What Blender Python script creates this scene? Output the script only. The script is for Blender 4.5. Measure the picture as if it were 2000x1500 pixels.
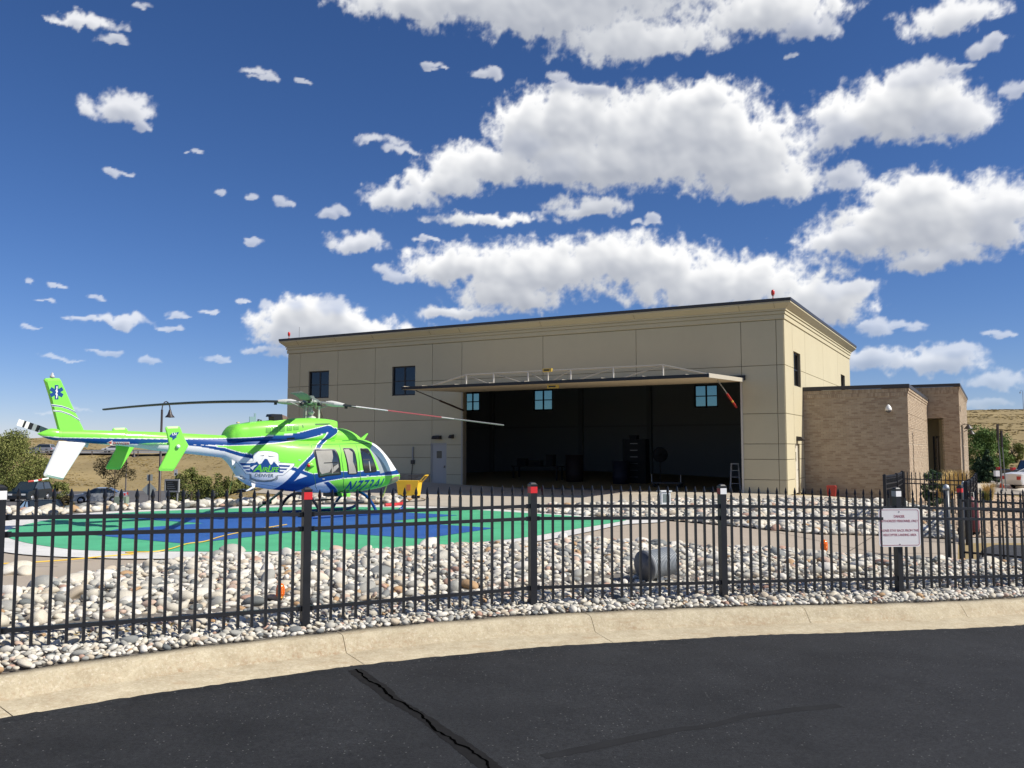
import bpy, bmesh, math, random
import numpy as np
from mathutils import Vector, Matrix, Quaternion
from mathutils.bvhtree import BVHTree
for _o in list(bpy.data.objects): bpy.data.objects.remove(_o)
SC = bpy.context.scene
COL = SC.collection
PI = math.pi

# ------------------------------------------------------------------ camera
F_PX, HOR, CH = 1700.0, 878.0, 1.75
TILT = math.atan((HOR - 750.0) / F_PX)
cd = bpy.data.cameras.new('camera'); cam = bpy.data.objects.new('camera', cd); COL.objects.link(cam)
cam.location = (0, 0, CH); cam.rotation_euler = (PI / 2 + TILT, 0, 0)
cd.sensor_width = 36.0; cd.lens = 36.0 * F_PX / 2000.0; cd.clip_start = 0.05; cd.clip_end = 9000
SC.camera = cam

# ------------------------------------------------------------------ sun and sky
SUN_AZ, SUN_EL = math.radians(108), math.radians(43)
SUN = Vector((math.sin(SUN_AZ) * math.cos(SUN_EL), math.cos(SUN_AZ) * math.cos(SUN_EL), math.sin(SUN_EL)))
ld = bpy.data.lights.new('sun', 'SUN'); ld.energy = 5.0; ld.angle = math.radians(0.53); ld.color = (1.0, 0.94, 0.84)
so = bpy.data.objects.new('sun', ld); COL.objects.link(so); so.location = (60, -20, 60)
so.rotation_euler = (-SUN).to_track_quat('-Z', 'Y').to_euler()
SC.view_settings.view_transform = 'Standard'
SC.view_settings.look = 'None'
SC.view_settings.exposure = 0.22
SC.view_settings.gamma = 1.0
SC.view_settings.use_curve_mapping = False

W = bpy.data.worlds.new('World'); SC.world = W; W.use_nodes = True
nt = W.node_tree; nt.nodes.clear()
def N(tree, typ, **kw):
    n = tree.nodes.new(typ)
    for k, v in kw.items():
        setattr(n, k, v)
    return n
def ray_px(x, y):
    a = (x - 1000.0) / F_PX; b = -(y - 750.0) / F_PX
    ct, st = math.cos(TILT), math.sin(TILT)
    return Vector((a, ct - b * st, st + b * ct))
# cumulus clouds: (x, y, rx, ry) of each heap
CL = [(1130, -30, 470, 125), (850, 5, 210, 60), (1250, 85, 200, 50), (1500, 20, 190, 62), (1575, 60, 65, 36), (1060, 40, 150, 50),
 (1860, 35, 120, 46), (1935, 85, 60, 18),
 (1080, 235, 145, 68), (1290, 255, 235, 90), (1440, 325, 170, 80), (1200, 325, 210, 62), (1500, 365, 130, 45), (1360, 195, 120, 40), (1430, 270, 130, 60), (1120, 330, 90, 50),
 (940, 325, 130, 45), (785, 388, 85, 34), (870, 360, 100, 30), (1150, 405, 90, 26), (1030, 290, 80, 50),
 (1745, 215, 185, 75), (1850, 235, 115, 58), (1650, 255, 90, 48), (1800, 160, 95, 42), (1990, 175, 40, 22), (1640, 350, 70, 30),
 (1800, 440, 260, 78), (1950, 425, 130, 78), (1830, 505, 120, 34), (1780, 385, 130, 48), (1650, 470, 110, 36),
 (890, 520, 110, 46), (1060, 530, 190, 56), (1230, 515, 210, 62), (1400, 560, 260, 56), (1600, 600, 140, 48), (1000, 580, 130, 40), (1640, 570, 90, 30),
 (600, 640, 125, 55), (545, 610, 60, 40), (690, 650, 150, 36), (800, 680, 180, 26), (885, 615, 85, 16), (520, 680, 60, 16), (640, 600, 60, 30),
 (235, 212, 82, 38), (292, 250, 28, 15), (165, 40, 92, 18), (217, 74, 42, 14), (222, 335, 42, 12), (505, 150, 52, 12), (592, 152, 18, 8),
 (557, 395, 28, 15), (500, 385, 24, 9), (440, 375, 22, 8), (483, 466, 32, 11), (657, 413, 32, 14), (760, 285, 62, 22), (695, 475, 72, 26),
 (770, 530, 46, 24), (955, 430, 132, 17), (948, 140, 40, 20), (1080, 158, 50, 24), (1170, 175, 60, 20), (240, 628, 66, 14), (160, 620, 44, 8), (200, 685, 44, 8), (300, 707, 34, 9),
 (350, 615, 40, 9), (410, 610, 24, 7), (65, 549, 16, 6), (182, 580, 22, 8), (120, 800, 60, 6), (130, 700, 50, 7), (60, 640, 26, 6), (420, 700, 30, 8), (380, 300, 22, 7), (110, 555, 30, 5), (330, 640, 30, 7), (90, 585, 26, 6), (470, 590, 22, 7), (850, 130, 30, 9), (1260, 430, 30, 12), (830, 465, 26, 10), (1545, 110, 24, 10), (1890, 130, 60, 14), (1940, 650, 40, 8), (270, 10, 30, 10),
 (1700, 705, 90, 28), (1810, 712, 130, 28), (1865, 685, 65, 24), (1955, 745, 90, 22), (1780, 640, 36, 14), (1690, 640, 60, 22), (1920, 790, 60, 12), (1450, 680, 60, 20)]
def azel(x, y):
    d = ray_px(x, y).normalized()
    return math.atan2(d.x, d.y), math.asin(d.z)
def build_world():
    L = nt.links
    sky = N(nt, 'ShaderNodeTexSky'); sky.sky_type = 'NISHITA'; sky.sun_disc = False
    sky.sun_elevation = SUN_EL; sky.sun_rotation = SUN_AZ; sky.altitude = 1800; sky.air_density = 1.0; sky.dust_density = 0.05; sky.ozone_density = 7.0
    hs = N(nt, 'ShaderNodeHueSaturation'); hs.inputs['Saturation'].default_value = 1.12; hs.inputs['Value'].default_value = 1.0
    L.new(sky.outputs[0], hs.inputs['Color'])
    tn = N(nt, 'ShaderNodeVectorMath', operation='MULTIPLY'); tn.inputs[1].default_value = (1.17, 0.99, 1.08); L.new(hs.outputs[0], tn.inputs[0])
    bg = N(nt, 'ShaderNodeBackground'); bg.inputs['Strength'].default_value = 0.078; L.new(tn.outputs[0], bg.inputs['Color'])
    out = N(nt, 'ShaderNodeOutputWorld'); L.new(bg.outputs[0], out.inputs[0])
build_world()

# ------------------------------------------------------------------ helpers
rng = np.random.default_rng(7); random.seed(7)
def at_z(x, y, z):
    d = ray_px(x, y); k = (z - CH) / d.z
    return Vector((d.x * k, d.y * k, z))
def on_plane(x, y, P0, n):
    d = ray_px(x, y); C = Vector((0, 0, CH))
    return C + d * ((Vector(P0) - C).dot(Vector(n)) / d.dot(Vector(n)))
MATS = {}
def mat(name, col, rough=0.7, noise=0.0, scale=3.0, bump=0.0, bscale=40.0, metal=0.0, col2=None, spec=0.5, coat=0.0, detail=6.0, coord='Object', rnd=0.0, emit=None, trans=0.0, stain=None):
    if name in MATS: return MATS[name]
    m = bpy.data.materials.new(name); m.use_nodes = True; t = m.node_tree; L = t.links
    b = t.nodes['Principled BSDF']
    b.inputs['Base Color'].default_value = (*col, 1); b.inputs['Roughness'].default_value = rough; b.inputs['Metallic'].default_value = metal
    b.inputs['Specular IOR Level'].default_value = spec; b.inputs['Coat Weight'].default_value = coat; b.inputs['Coat Roughness'].default_value = 0.06
    b.inputs['Transmission Weight'].default_value = trans
    tc = N(t, 'ShaderNodeTexCoord')
    src = None
    if noise or col2:
        n = N(t, 'ShaderNodeTexNoise'); n.inputs['Scale'].default_value = scale; n.inputs['Detail'].default_value = detail; n.inputs['Roughness'].default_value = 0.62
        L.new(tc.outputs[coord], n.inputs['Vector'])
        mr = N(t, 'ShaderNodeMapRange'); mr.inputs[1].default_value = 0.3; mr.inputs[2].default_value = 0.7; L.new(n.outputs[0], mr.inputs[0])
        mx = N(t, 'ShaderNodeMix', data_type='RGBA'); L.new(mr.outputs[0], mx.inputs[0])
        c2 = col2 or tuple(c * (1 + noise) for c in col); c1 = col if col2 else tuple(c * (1 - noise) for c in col)
        mx.inputs[6].default_value = (*c1, 1); mx.inputs[7].default_value = (*c2, 1); src = mx.outputs[2]
    if rnd:
        oi = N(t, 'ShaderNodeObjectInfo'); mr = N(t, 'ShaderNodeMapRange'); mr.inputs[3].default_value = 1 - rnd; mr.inputs[4].default_value = 1 + rnd; L.new(oi.outputs['Random'], mr.inputs[0])
        sc = N(t, 'ShaderNodeVectorMath', operation='SCALE'); 
        if src: L.new(src, sc.inputs[0])
        else: sc.inputs[0].default_value = col
        L.new(mr.outputs[0], sc.inputs['Scale']); src = sc.outputs[0]
    if stain:
        sc_, amt, colr = stain
        n = N(t, 'ShaderNodeTexNoise'); n.inputs['Scale'].default_value = sc_; n.inputs['Detail'].default_value = 9; n.inputs['Roughness'].default_value = 0.7
        L.new(tc.outputs[coord], n.inputs['Vector'])
        mr = N(t, 'ShaderNodeMapRange'); mr.inputs[1].default_value = 0.52; mr.inputs[2].default_value = 0.72; mr.inputs[4].default_value = amt; L.new(n.outputs[0], mr.inputs[0])
        mx = N(t, 'ShaderNodeMix', data_type='RGBA'); L.new(mr.outputs[0], mx.inputs[0])
        if src: L.new(src, mx.inputs[6])
        else: mx.inputs[6].default_value = (*col, 1)
        mx.inputs[7].default_value = (*colr, 1); src = mx.outputs[2]
    if src: L.new(src, b.inputs['Base Color'])
    if bump:
        n = N(t, 'ShaderNodeTexNoise'); n.inputs['Scale'].default_value = bscale; n.inputs['Detail'].default_value = 5; L.new(tc.outputs[coord], n.inputs['Vector'])
        bp = N(t, 'ShaderNodeBump'); bp.inputs['Strength'].default_value = bump; bp.inputs['Distance'].default_value = 0.01; L.new(n.outputs[0], bp.inputs['Height']); L.new(bp.outputs[0], b.inputs['Normal'])
    if emit:
        b.inputs['Emission Color'].default_value = (*emit[:3], 1); b.inputs['Emission Strength'].default_value = emit[3]
    MATS[name] = m; return m

def link(o, parent=None):
    COL.objects.link(o)
    if parent is not None: o.parent = parent
    return o
def tag(o, label=None, cat=None, group=None, kind=None):
    if label: o['label'] = label
    if cat: o['category'] = cat
    if group: o['group'] = group
    if kind: o['kind'] = kind
    return o
def empty(name, loc=(0, 0, 0), rz=0.0, label=None, cat=None, group=None):
    o = bpy.data.objects.new(name, None); COL.objects.link(o); o.location = loc; o.rotation_euler = (0, 0, rz); o.empty_display_size = 0.2
    return tag(o, label, cat, group)
def mesh_np(name, V, Fq, m, parent=None, smooth=False, attrs=None):
    """V (n,3); Fq (k,3) or (k,4) index array"""
    V = np.asarray(V, dtype=np.float32); Fq = np.asarray(Fq, dtype=np.int32)
    me = bpy.data.meshes.new(name)
    me.vertices.add(len(V)); me.vertices.foreach_set('co', V.ravel())
    k, w = Fq.shape
    me.loops.add(k * w); me.loops.foreach_set('vertex_index', Fq.ravel())
    me.polygons.add(k); me.polygons.foreach_set('loop_start', np.arange(0, k * w, w, dtype=np.int32))
    try: me.polygons.foreach_set('loop_total', np.full(k, w, dtype=np.int32))
    except Exception: pass
    me.update(calc_edges=True); me.validate()
    if smooth: me.polygons.foreach_set('use_smooth', np.ones(len(me.polygons), dtype=bool))
    if attrs:
        for an, (typ, arr) in attrs.items():
            a = me.attributes.new(an, typ, 'POINT')
            a.data.foreach_set('color' if 'COLOR' in typ else 'value', np.asarray(arr, dtype=np.float32).ravel())
    if m is not None: me.materials.append(m)
    o = bpy.data.objects.new(name, me); link(o, parent); return o
def mesh_py(name, V, Fs, m, parent=None, smooth=False):
    me = bpy.data.meshes.new(name); me.from_pydata([tuple(v) for v in V], [], [tuple(f) for f in Fs]); me.update()
    if smooth:
        for p in me.polygons: p.use_smooth = True
    if m is not None: me.materials.append(m)
    o = bpy.data.objects.new(name, me); return link(o, parent)
class MB:
    def __init__(s): s.V = []; s.F = []; s.S = []
    def add(s, V, F, sm=False):
        k = len(s.V); s.V += [tuple(v) for v in V]; s.F += [tuple(i + k for i in f) for f in F]; s.S += [sm] * len(F)
    def box(s, x0, x1, y0, y1, z0, z1, M=None):
        P = [Vector((x, y, z)) for z in (z0, z1) for y in (y0, y1) for x in (x0, x1)]
        if M is not None: P = [M @ p for p in P]
        s.add(P, [(0, 2, 3, 1), (4, 5, 7, 6), (0, 1, 5, 4), (2, 6, 7, 3), (0, 4, 6, 2), (1, 3, 7, 5)]); return s
    def bar(s, a, b, w, h=None, up=(0, 0, 1)):
        a = Vector(a); b = Vector(b); h = h or w; d = (b - a); ln = d.length; d.normalize(); u = Vector(up)
        if abs(d.dot(u)) > 0.98: u = Vector((1, 0, 0))
        r = d.cross(u).normalized(); u = r.cross(d).normalized(); P = []
        for e in (a, b):
            for sy in (-1, 1):
                for sx in (-1, 1): P.append(e + r * (sx * w / 2) + u * (sy * h / 2))
        s.add(P, [(0, 1, 3, 2), (4, 6, 7, 5), (0, 4, 5, 1), (2, 3, 7, 6), (0, 2, 6, 4), (1, 5, 7, 3)]); return s
    def tube(s, pts, r, n=10, caps=True, sm=True):
        pts = [Vector(p) for p in pts]; R = r if isinstance(r, (list, tuple)) else [r] * len(pts); V = []; F = []
        prev = None
        for i, p in enumerate(pts):
            d = (pts[min(i + 1, len(pts) - 1)] - pts[max(i - 1, 0)]).normalized()
            if prev is None:
                u = d.orthogonal().normalized()
            else:
                u = (prev - d * prev.dot(d)).normalized()
            prev = u; w = d.cross(u)
            for k in range(n):
                t = 2 * PI * k / n; V.append(p + (u * math.cos(t) + w * math.sin(t)) * R[i])
        for i in range(len(pts) - 1):
            for k in range(n):
                F.append((i * n + k, i * n + (k + 1) % n, (i + 1) * n + (k + 1) % n, (i + 1) * n + k))
        s.add(V, F, sm)
        if caps:
            s.add([V[k] for k in range(n)], [tuple(range(n - 1, -1, -1))]); s.add([V[-n + k] for k in range(n)], [tuple(range(n))])
        return s
    def lathe(s, prof, c=(0, 0, 0), n=20, M=None, sm=True):
        V = []; F = []
        for (r, z) in prof:
            for k in range(n):
                t = 2 * PI * k / n; V.append(Vector((r * math.cos(t), r * math.sin(t), z)))
        V = [(M @ v if M is not None else v) + Vector(c) for v in V]
        for i in range(len(prof) - 1):
            for k in range(n): F.append((i * n + k, i * n + (k + 1) % n, (i + 1) * n + (k + 1) % n, (i + 1) * n + k))
        F.append(tuple(range(n - 1, -1, -1))); F.append(tuple((len(prof) - 1) * n + k for k in range(n)))
        s.add(V, F, sm); return s
    def prism(s, poly, axis, a, b, M=None):
        """poly of 2-D points; axis 'y' -> (x,z) outline extruded y a..b; 'x' -> (y,z); 'z' -> (x,y)"""
        n = len(poly); V = []
        for t in (a, b):
            for (p, q) in poly:
                v = {'y': (p, t, q), 'x': (t, p, q), 'z': (p, q, t)}[axis]; V.append(Vector(v))
        if M is not None: V = [M @ v for v in V]
        F = [tuple(range(n)), tuple(range(2 * n - 1, n - 1, -1))] + [(i, i + n, (i + 1) % n + n, (i + 1) % n) for i in range(n)]
        s.add(V, F); return s
    def build(s, name, m, parent=None, fix=True, bevel=0.0):
        me = bpy.data.meshes.new(name); me.from_pydata(s.V, [], s.F); me.update()
        for p, q in zip(me.polygons, s.S): p.use_smooth = q
        if fix:
            bm = bmesh.new(); bm.from_mesh(me); bmesh.ops.recalc_face_normals(bm, faces=bm.faces)
            if bevel: bmesh.ops.bevel(bm, geom=bm.edges[:], offset=bevel, segments=1, affect='EDGES', clamp_overlap=True)
            bm.to_mesh(me); bm.free()
        if m is not None: me.materials.append(m)
        o = bpy.data.objects.new(name, me); return link(o, parent)
def copy_tree(o, parent=None):
    c = o.copy(); COL.objects.link(c)
    if parent is not None: c.parent = parent
    for ch in list(o.children): copy_tree(ch, c)
    return c
def text_mesh(s, size, name='lettering', m=None, parent=None, extr=0.002, align='CENTER', shear=0.0, spacing=1.0, bold=0.0):
    cu = bpy.data.curves.new(name, 'FONT'); cu.body = s; cu.size = size; cu.extrude = extr; cu.align_x = align; cu.shear = shear; cu.space_character = spacing; cu.offset = bold
    cu.resolution_u = 3
    o = bpy.data.objects.new(name, cu); COL.objects.link(o)
    bpy.context.view_layer.update()
    me = bpy.data.meshes.new_from_object(o.evaluated_get(bpy.context.evaluated_depsgraph_get()))
    me.name = name; bpy.data.objects.remove(o); bpy.data.curves.remove(cu)
    me.materials.clear()
    if m is not None: me.materials.append(m)
    r = bpy.data.objects.new(name, me); return link(r, parent)
def inpoly(X, Y, poly):
    P = np.asarray(poly, float); c = np.zeros(X.shape, bool); j = len(P) - 1
    for i in range(len(P)):
        xi, yi = P[i]; xj, yj = P[j]
        if yi != yj:
            t = ((yi > Y) != (yj > Y)) & (X < (xj - xi) * (Y - yi) / (yj - yi) + xi); c ^= t
        j = i
    return c

# ------------------------------------------------------------------ clouds: one shell of cumulus, far outside everything
def _grad(shape_u, shape_v, seed):
    r = np.random.default_rng(seed); a = r.uniform(0, 2 * PI, (shape_v + 2, shape_u + 2)); return np.cos(a), np.sin(a)
def pnoise(U, V, seed):
    """2-D gradient noise, about -0.7..0.7"""
    u0 = U.min(); v0 = V.min(); U = U - u0; V = V - v0; iu = U.astype(int); iv = V.astype(int); fu = U - iu; fv = V - iv
    gx, gy = _grad(int(iu.max()) + 2, int(iv.max()) + 2, seed)
    s = fu * fu * fu * (fu * (fu * 6 - 15) + 10); t = fv * fv * fv * (fv * (fv * 6 - 15) + 10)
    def d(i, j): return gx[iv + j, iu + i] * (fu - i) + gy[iv + j, iu + i] * (fv - j)
    a = d(0, 0) + s * (d(1, 0) - d(0, 0)); b = d(0, 1) + s * (d(1, 1) - d(0, 1)); return a + t * (b - a)
def fbm(U, V, sc, octv, seed, rough=.5, billow=False):
    o = 0; a = 1; n = 0
    for k in range(octv):
        p = pnoise(U * sc * 2 ** k + 31.7 * k, V * sc * 2 ** k + 11.3 * k, seed + k)
        o = o + a * (1 - 3.0 * np.abs(p) if billow else p * 1.4); n += a; a *= rough
    return o / n
def cloud_fields(A, E, blobs):
    """A, E: azimuth and elevation in degrees; blobs (az, el, ra, re, strength)"""
    wx = fbm(A, E, .35, 4, 3) * 1.0 + fbm(A, E, 1.5, 4, 13) * .42; wy = fbm(A, E, .40, 4, 23) * .7 + fbm(A, E, 1.7, 4, 33) * .34
    acc = np.zeros_like(A); op = np.ones_like(A)
    for (a, e, ra, re, st) in blobs:
        k = min(1.0, .35 + ra / 3.0)
        dx = (A + wx * k - a) / ra; dy = (E + wy * k - e); dy = np.where(dy < 0, dy / (re * .80), dy / (re * 1.12))
        r2 = dx * dx + dy * dy; w = r2 < 6
        q = st * np.exp(-1.25 * r2[w]); op[w] = np.where(q > acc[w], min(1.0, .42 + ra * .16), op[w]); acc[w] = np.maximum(acc[w], q) + .22 * np.minimum(acc[w], q)
    m = np.minimum(acc, 1.1)
    bl = fbm(A, E, .50, 6, 51, .60, True); bl = bl - bl.mean(); fn = fbm(A, E, .9, 6, 71, .62)
    d = (m - .40) * 1.15 + .40 * bl + .50 * fn
    d = np.where(m < .12, -1, d + np.minimum(0, (m - .30)) * 1.2)
    return d, bl, op
def ss(x, a, b): t = np.clip((x - a) / (b - a), 0, 1); return t * t * (3 - 2 * t)
def blur(M, sx, sy):
    def g1d(M, s, ax):
        if s < .5: return M
        r = int(s * 2.5); k = np.exp(-.5 * (np.arange(-r, r + 1) / s) ** 2); k /= k.sum()
        P = np.pad(M, [(r, r) if i == ax else (0, 0) for i in range(2)], mode='edge'); o = 0
        for i, w in enumerate(k): o = o + w * (P[i:i + M.shape[0]] if ax == 0 else P[:, i:i + M.shape[1]])
        return o
    return g1d(g1d(M, sx, 1), sy, 0)
def cloud_shade(d, step):
    """alpha and brightness of the clouds on a regular grid (rows: elevation rising); step in degrees"""
    al = ss(d, -.20, .36) ** 1.15; th = np.clip(d, 0, 1.2)
    # cloud between the point and the light above (slightly to the right)
    od = np.zeros_like(th); n = 26; L = 3.0 / step
    for i in range(1, n + 1):
        dy = int(L * (i / n) ** 1.4); dx = int(dy * .25); S = np.zeros_like(th)
        if dy < th.shape[0]:
            S[:th.shape[0] - dy, :th.shape[1] - dx] = th[dy:, dx:]
        od += S / n
    od = blur(od, .12 / step, .12 / step)
    lit = np.exp(-3.3 * np.maximum(od - .06, 0))
    h = .45 * blur(th, .13 / step, .13 / step) + .9 * blur(th, .42 / step, .42 / step); gy = np.zeros_like(h); gx = np.zeros_like(h); gy[1:-1] = (h[2:] - h[:-2]) / (2 * step); gx[:, 1:-1] = (h[:, 2:] - h[:, :-2]) / (2 * step)
    em = np.tanh((-gy * .9 - gx * .35) * .9)
    b = np.clip(.16 + .78 * lit + .30 * em, 0, 1)
    b = b * (1 - .10 * (1 - al))
    return al, b

def build_clouds():
    r = np.random.default_rng(21); B = []
    for (x, y, rx, ry) in CL:
        a, e = map(math.degrees, azel(x, y)); ra = abs(math.degrees(azel(x + rx, y)[0]) - a); re = abs(math.degrees(azel(x, y - ry)[1]) - e)
        if rx > 62: B.append((a, e, ra, re, 1.0))
        else:   # small clouds are torn into a few shreds
            for _ in range(4): k = r.uniform(.38, .75); B.append((a + r.uniform(-.62, .62) * ra, e + r.uniform(-.55, .45) * re, ra * k, re * k * r.uniform(.8, 1.3), r.uniform(.62, .98)))
    def grid(az, el, step, name, blobs):
        A, E = np.meshgrid(az, el); d, _, op = cloud_fields(A, E, blobs); al, b = cloud_shade(d, step); al = al * blur(op, .15 / step, .15 / step)
        al = al * (.35 + .65 * ss(E, 1.0, 9.0)); Rr = 6000.0; a, e = np.radians(A), np.radians(E)
        V = np.stack([Rr * np.sin(a) * np.cos(e), Rr * np.cos(a) * np.cos(e), Rr * np.sin(e)], -1).reshape(-1, 3)
        i = np.arange(A.size).reshape(A.shape); Q = np.stack([i[:-1, :-1], i[:-1, 1:], i[1:, 1:], i[1:, :-1]], -1).reshape(-1, 4)
        keep = al.ravel()[Q].max(1) > .004; Q = Q[keep]; u, inv = np.unique(Q, return_inverse=True)
        return V[u], inv.reshape(Q.shape), al.ravel()[u], b.ravel()[u]
    # the part of the sky in view, in fine steps
    parts = [grid(np.arange(-35, 35.01, .075), np.arange(0, 33, .075), .075, 'a', B)]
    # the same kind of heaps all round, in coarse steps
    O = []
    while len(O) < 45:
        a = r.uniform(-178, 178); e = r.uniform(4, 70); 
        if abs(a) < 42 and e < 36: continue
        if abs(a - 108) < 22 and abs(e - 43) < 16: continue
        s = r.uniform(3, 9); O.append((a, e, s / max(.35, math.cos(math.radians(e))), s * .38, 1.0))
    for az in (np.arange(35, 325.1, .5),):
        parts.append(grid(np.where(az > 180, az - 360, az), np.arange(0, 80, .5), .5, 'b', O))
    parts.append(grid(np.arange(-35, 35.01, .5), np.arange(33, 80, .5), .5, 'c', O))
    V = []; Q = []; A = []; Bb = []; k = 0
    for v, q, a, b in parts: V.append(v); Q.append(q + k); A.append(a); Bb.append(b); k += len(v)
    m = bpy.data.materials.new('cloud'); m.use_nodes = True; t = m.node_tree; t.nodes.clear(); L = t.links
    a1 = N(t, 'ShaderNodeAttribute', attribute_name='cover'); a2 = N(t, 'ShaderNodeAttribute', attribute_name='light')
    cr = N(t, 'ShaderNodeValToRGB'); e = cr.color_ramp.elements; e[0].color = (.40, .43, .50, 1); e[0].position = 0; e[1].color = (1.0, 1.0, 1.0, 1); e[1].position = .92
    mm = cr.color_ramp.elements.new(.45); mm.color = (.66, .68, .72, 1)
    L.new(a2.outputs['Fac'], cr.inputs[0]); em = N(t, 'ShaderNodeEmission'); L.new(cr.outputs[0], em.inputs[0]); em.inputs[1].default_value = .88
    tr = N(t, 'ShaderNodeBsdfTransparent'); mx = N(t, 'ShaderNodeMixShader'); L.new(a1.outputs['Fac'], mx.inputs[0]); L.new(tr.outputs[0], mx.inputs[1]); L.new(em.outputs[0], mx.inputs[2])
    o = N(t, 'ShaderNodeOutputMaterial'); L.new(mx.outputs[0], o.inputs[0])
    m.cycles.emission_sampling = 'NONE'
    ob = mesh_np('sky', np.concatenate(V), np.concatenate(Q), m, None, True, {'cover': ('FLOAT', np.concatenate(A)), 'light': ('FLOAT', np.concatenate(Bb))})
    ob['kind'] = 'structure'; return ob
clouds = build_clouds()

# ------------------------------------------------------------------ terrain heights
CP = [(-8, 4.8, .14), (-4.26, 7.3, .08), (-2.07, 8.86, -.01), (.24, 10.17, .0), (2.62, 10.95, -.055), (5.18, 11.8, -.13), (7.3, 12.5, -.21), (12, 14, -.33), (20, 15, -.5),
 (-14, 9, .05), (-14, 16, -.05), (-14, 24, -.1), (-10, 17, -.1), (-4.6, 15, -.1), (1.5, 16, -.1), (-4.6, 22, -.1), (2.5, 22, -.1), (-10, 27, -.1), (-4, 29, -.1), (2, 28, -.1), (6, 20, -.14),
 (8.2, 16, -.28), (10.4, 20, -.32), (11.5, 26, -.33), (15, 28.4, -.38), (8, 30, -.12), (11.1, 35.3, -.1), (0, 41, -.1), (-12.4, 48.3, -.1), (-4, 64, -.15), (20, 51, -.3), (16.6, 36.4, -.43), (-13, 31, -.15), (-18, 32, -.5),
 (-17, 38, -1.2), (-22, 46, -2.2), (-20, 60, -2.9), (-34, 60, -2.7), (-41, 75, -3.0), (-28, 80, -3.4), (-42, 95, -3.9), (-20, 100, -4.2), (-35, 118, -4.2), (-75, 118, -3.5), (-60, 150, -1.8), (-100, 190, .7), (-60, 190, .8), (-20, 190, .9),
 (-110, 205, 1.4), (-150, 330, 6.3), (-60, 330, 6.3), (0, 330, 7), (25, 30, -.55), (28, 50, -.6), (32, 66, -.95), (44, 66, -.95), (40, 84, -.4), (60, 110, 2), (40, 110, 1.6), (75, 150, 6), (100, 200, 9.8), (140, 255, 12.7), (175, 300, 12.6), (250, 330, 13), (0, 100, -1), (10, 200, 3),
 (-300, 800, 8), (300, 800, 11), (0, 1500, 4), (1500, 1500, 4), (-1500, 1500, 4), (-1500, 0, 0), (1500, 0, 0), (0, -1500, 0), (60, -30, -1.2), (-60, -30, 0.5), (0, -30, -.4), (-40, 20, -.2), (60, 30, -1.2), (-300, 100, -2), (300, 100, 3)]
_C = np.array(CP, float)
def _phi(r2): return 0.5 * r2 * np.log(r2 + 1e-9)
def _tps_fit():
    P = _C[:, :2] / 50.0; n = len(P); K = _phi(((P[:, None] - P[None]) ** 2).sum(2)); Q = np.c_[np.ones(n), P]
    A = np.zeros((n + 3, n + 3)); A[:n, :n] = K + 1e-7 * np.eye(n); A[:n, n:] = Q; A[n:, :n] = Q.T
    return np.linalg.solve(A, np.r_[_C[:, 2], 0, 0, 0])
_W = _tps_fit()
def G(X, Y):
    X = np.atleast_1d(np.asarray(X, float)); Y = np.atleast_1d(np.asarray(Y, float)); sh = X.shape
    P = np.c_[X.ravel(), Y.ravel()] / 50.0; Q = _C[:, :2] / 50.0; out = np.zeros(len(P))
    for s in range(0, len(P), 20000):
        p = P[s:s + 20000]; out[s:s + 20000] = _phi(((p[:, None] - Q[None]) ** 2).sum(2)) @ _W[:len(Q)] + _W[len(Q)] + p @ _W[len(Q) + 1:]
    return out.reshape(sh)
def g1(x, y): return float(G([x], [y])[0])
def gpx(x, y, dz=0.0):
    z = -.1
    for _ in range(6):
        p = at_z(x, y, z + dz); z = g1(p.x, p.y)
    return Vector((p.x, p.y, z))
# kerb line (back edge of the kerb top)
KT = ([-9, -4, -2, 0, 3, 5, 7, 14], [.13, .05, -.02, -.045, -.10, -.16, -.22, -.38])
def ktop(x): return float(np.interp(x, *KT))
_kp = []
for (x, y) in [(0, 1312), (175, 1292), (350, 1270), (490, 1251), (665, 1231), (800, 1219), (1000, 1203), (1140, 1196), (1300, 1190), (1500, 1184.5), (1700, 1178.5), (1900, 1171), (2000, 1166.5)]:
    z = -.05
    for _ in range(8):
        p = at_z(x, y, z); z = ktop(p.x)
    _kp.append((p.x, p.y))
_kp = np.array(_kp)
_kc = np.polyfit(_kp[:, 0], _kp[:, 1], 3)
def ky(x):
    x = np.asarray(x, float); xc = np.clip(x, -4.2, 7.2)
    d = np.polyder(_kc); return np.polyval(_kc, xc) + (x - xc) * np.polyval(d, xc)
def road_z(x, y):
    d = np.maximum(ky(x) - .86 - y, 0); return np.interp(x, *KT) - .175 - 0.008 * np.minimum(d, 6)
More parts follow.
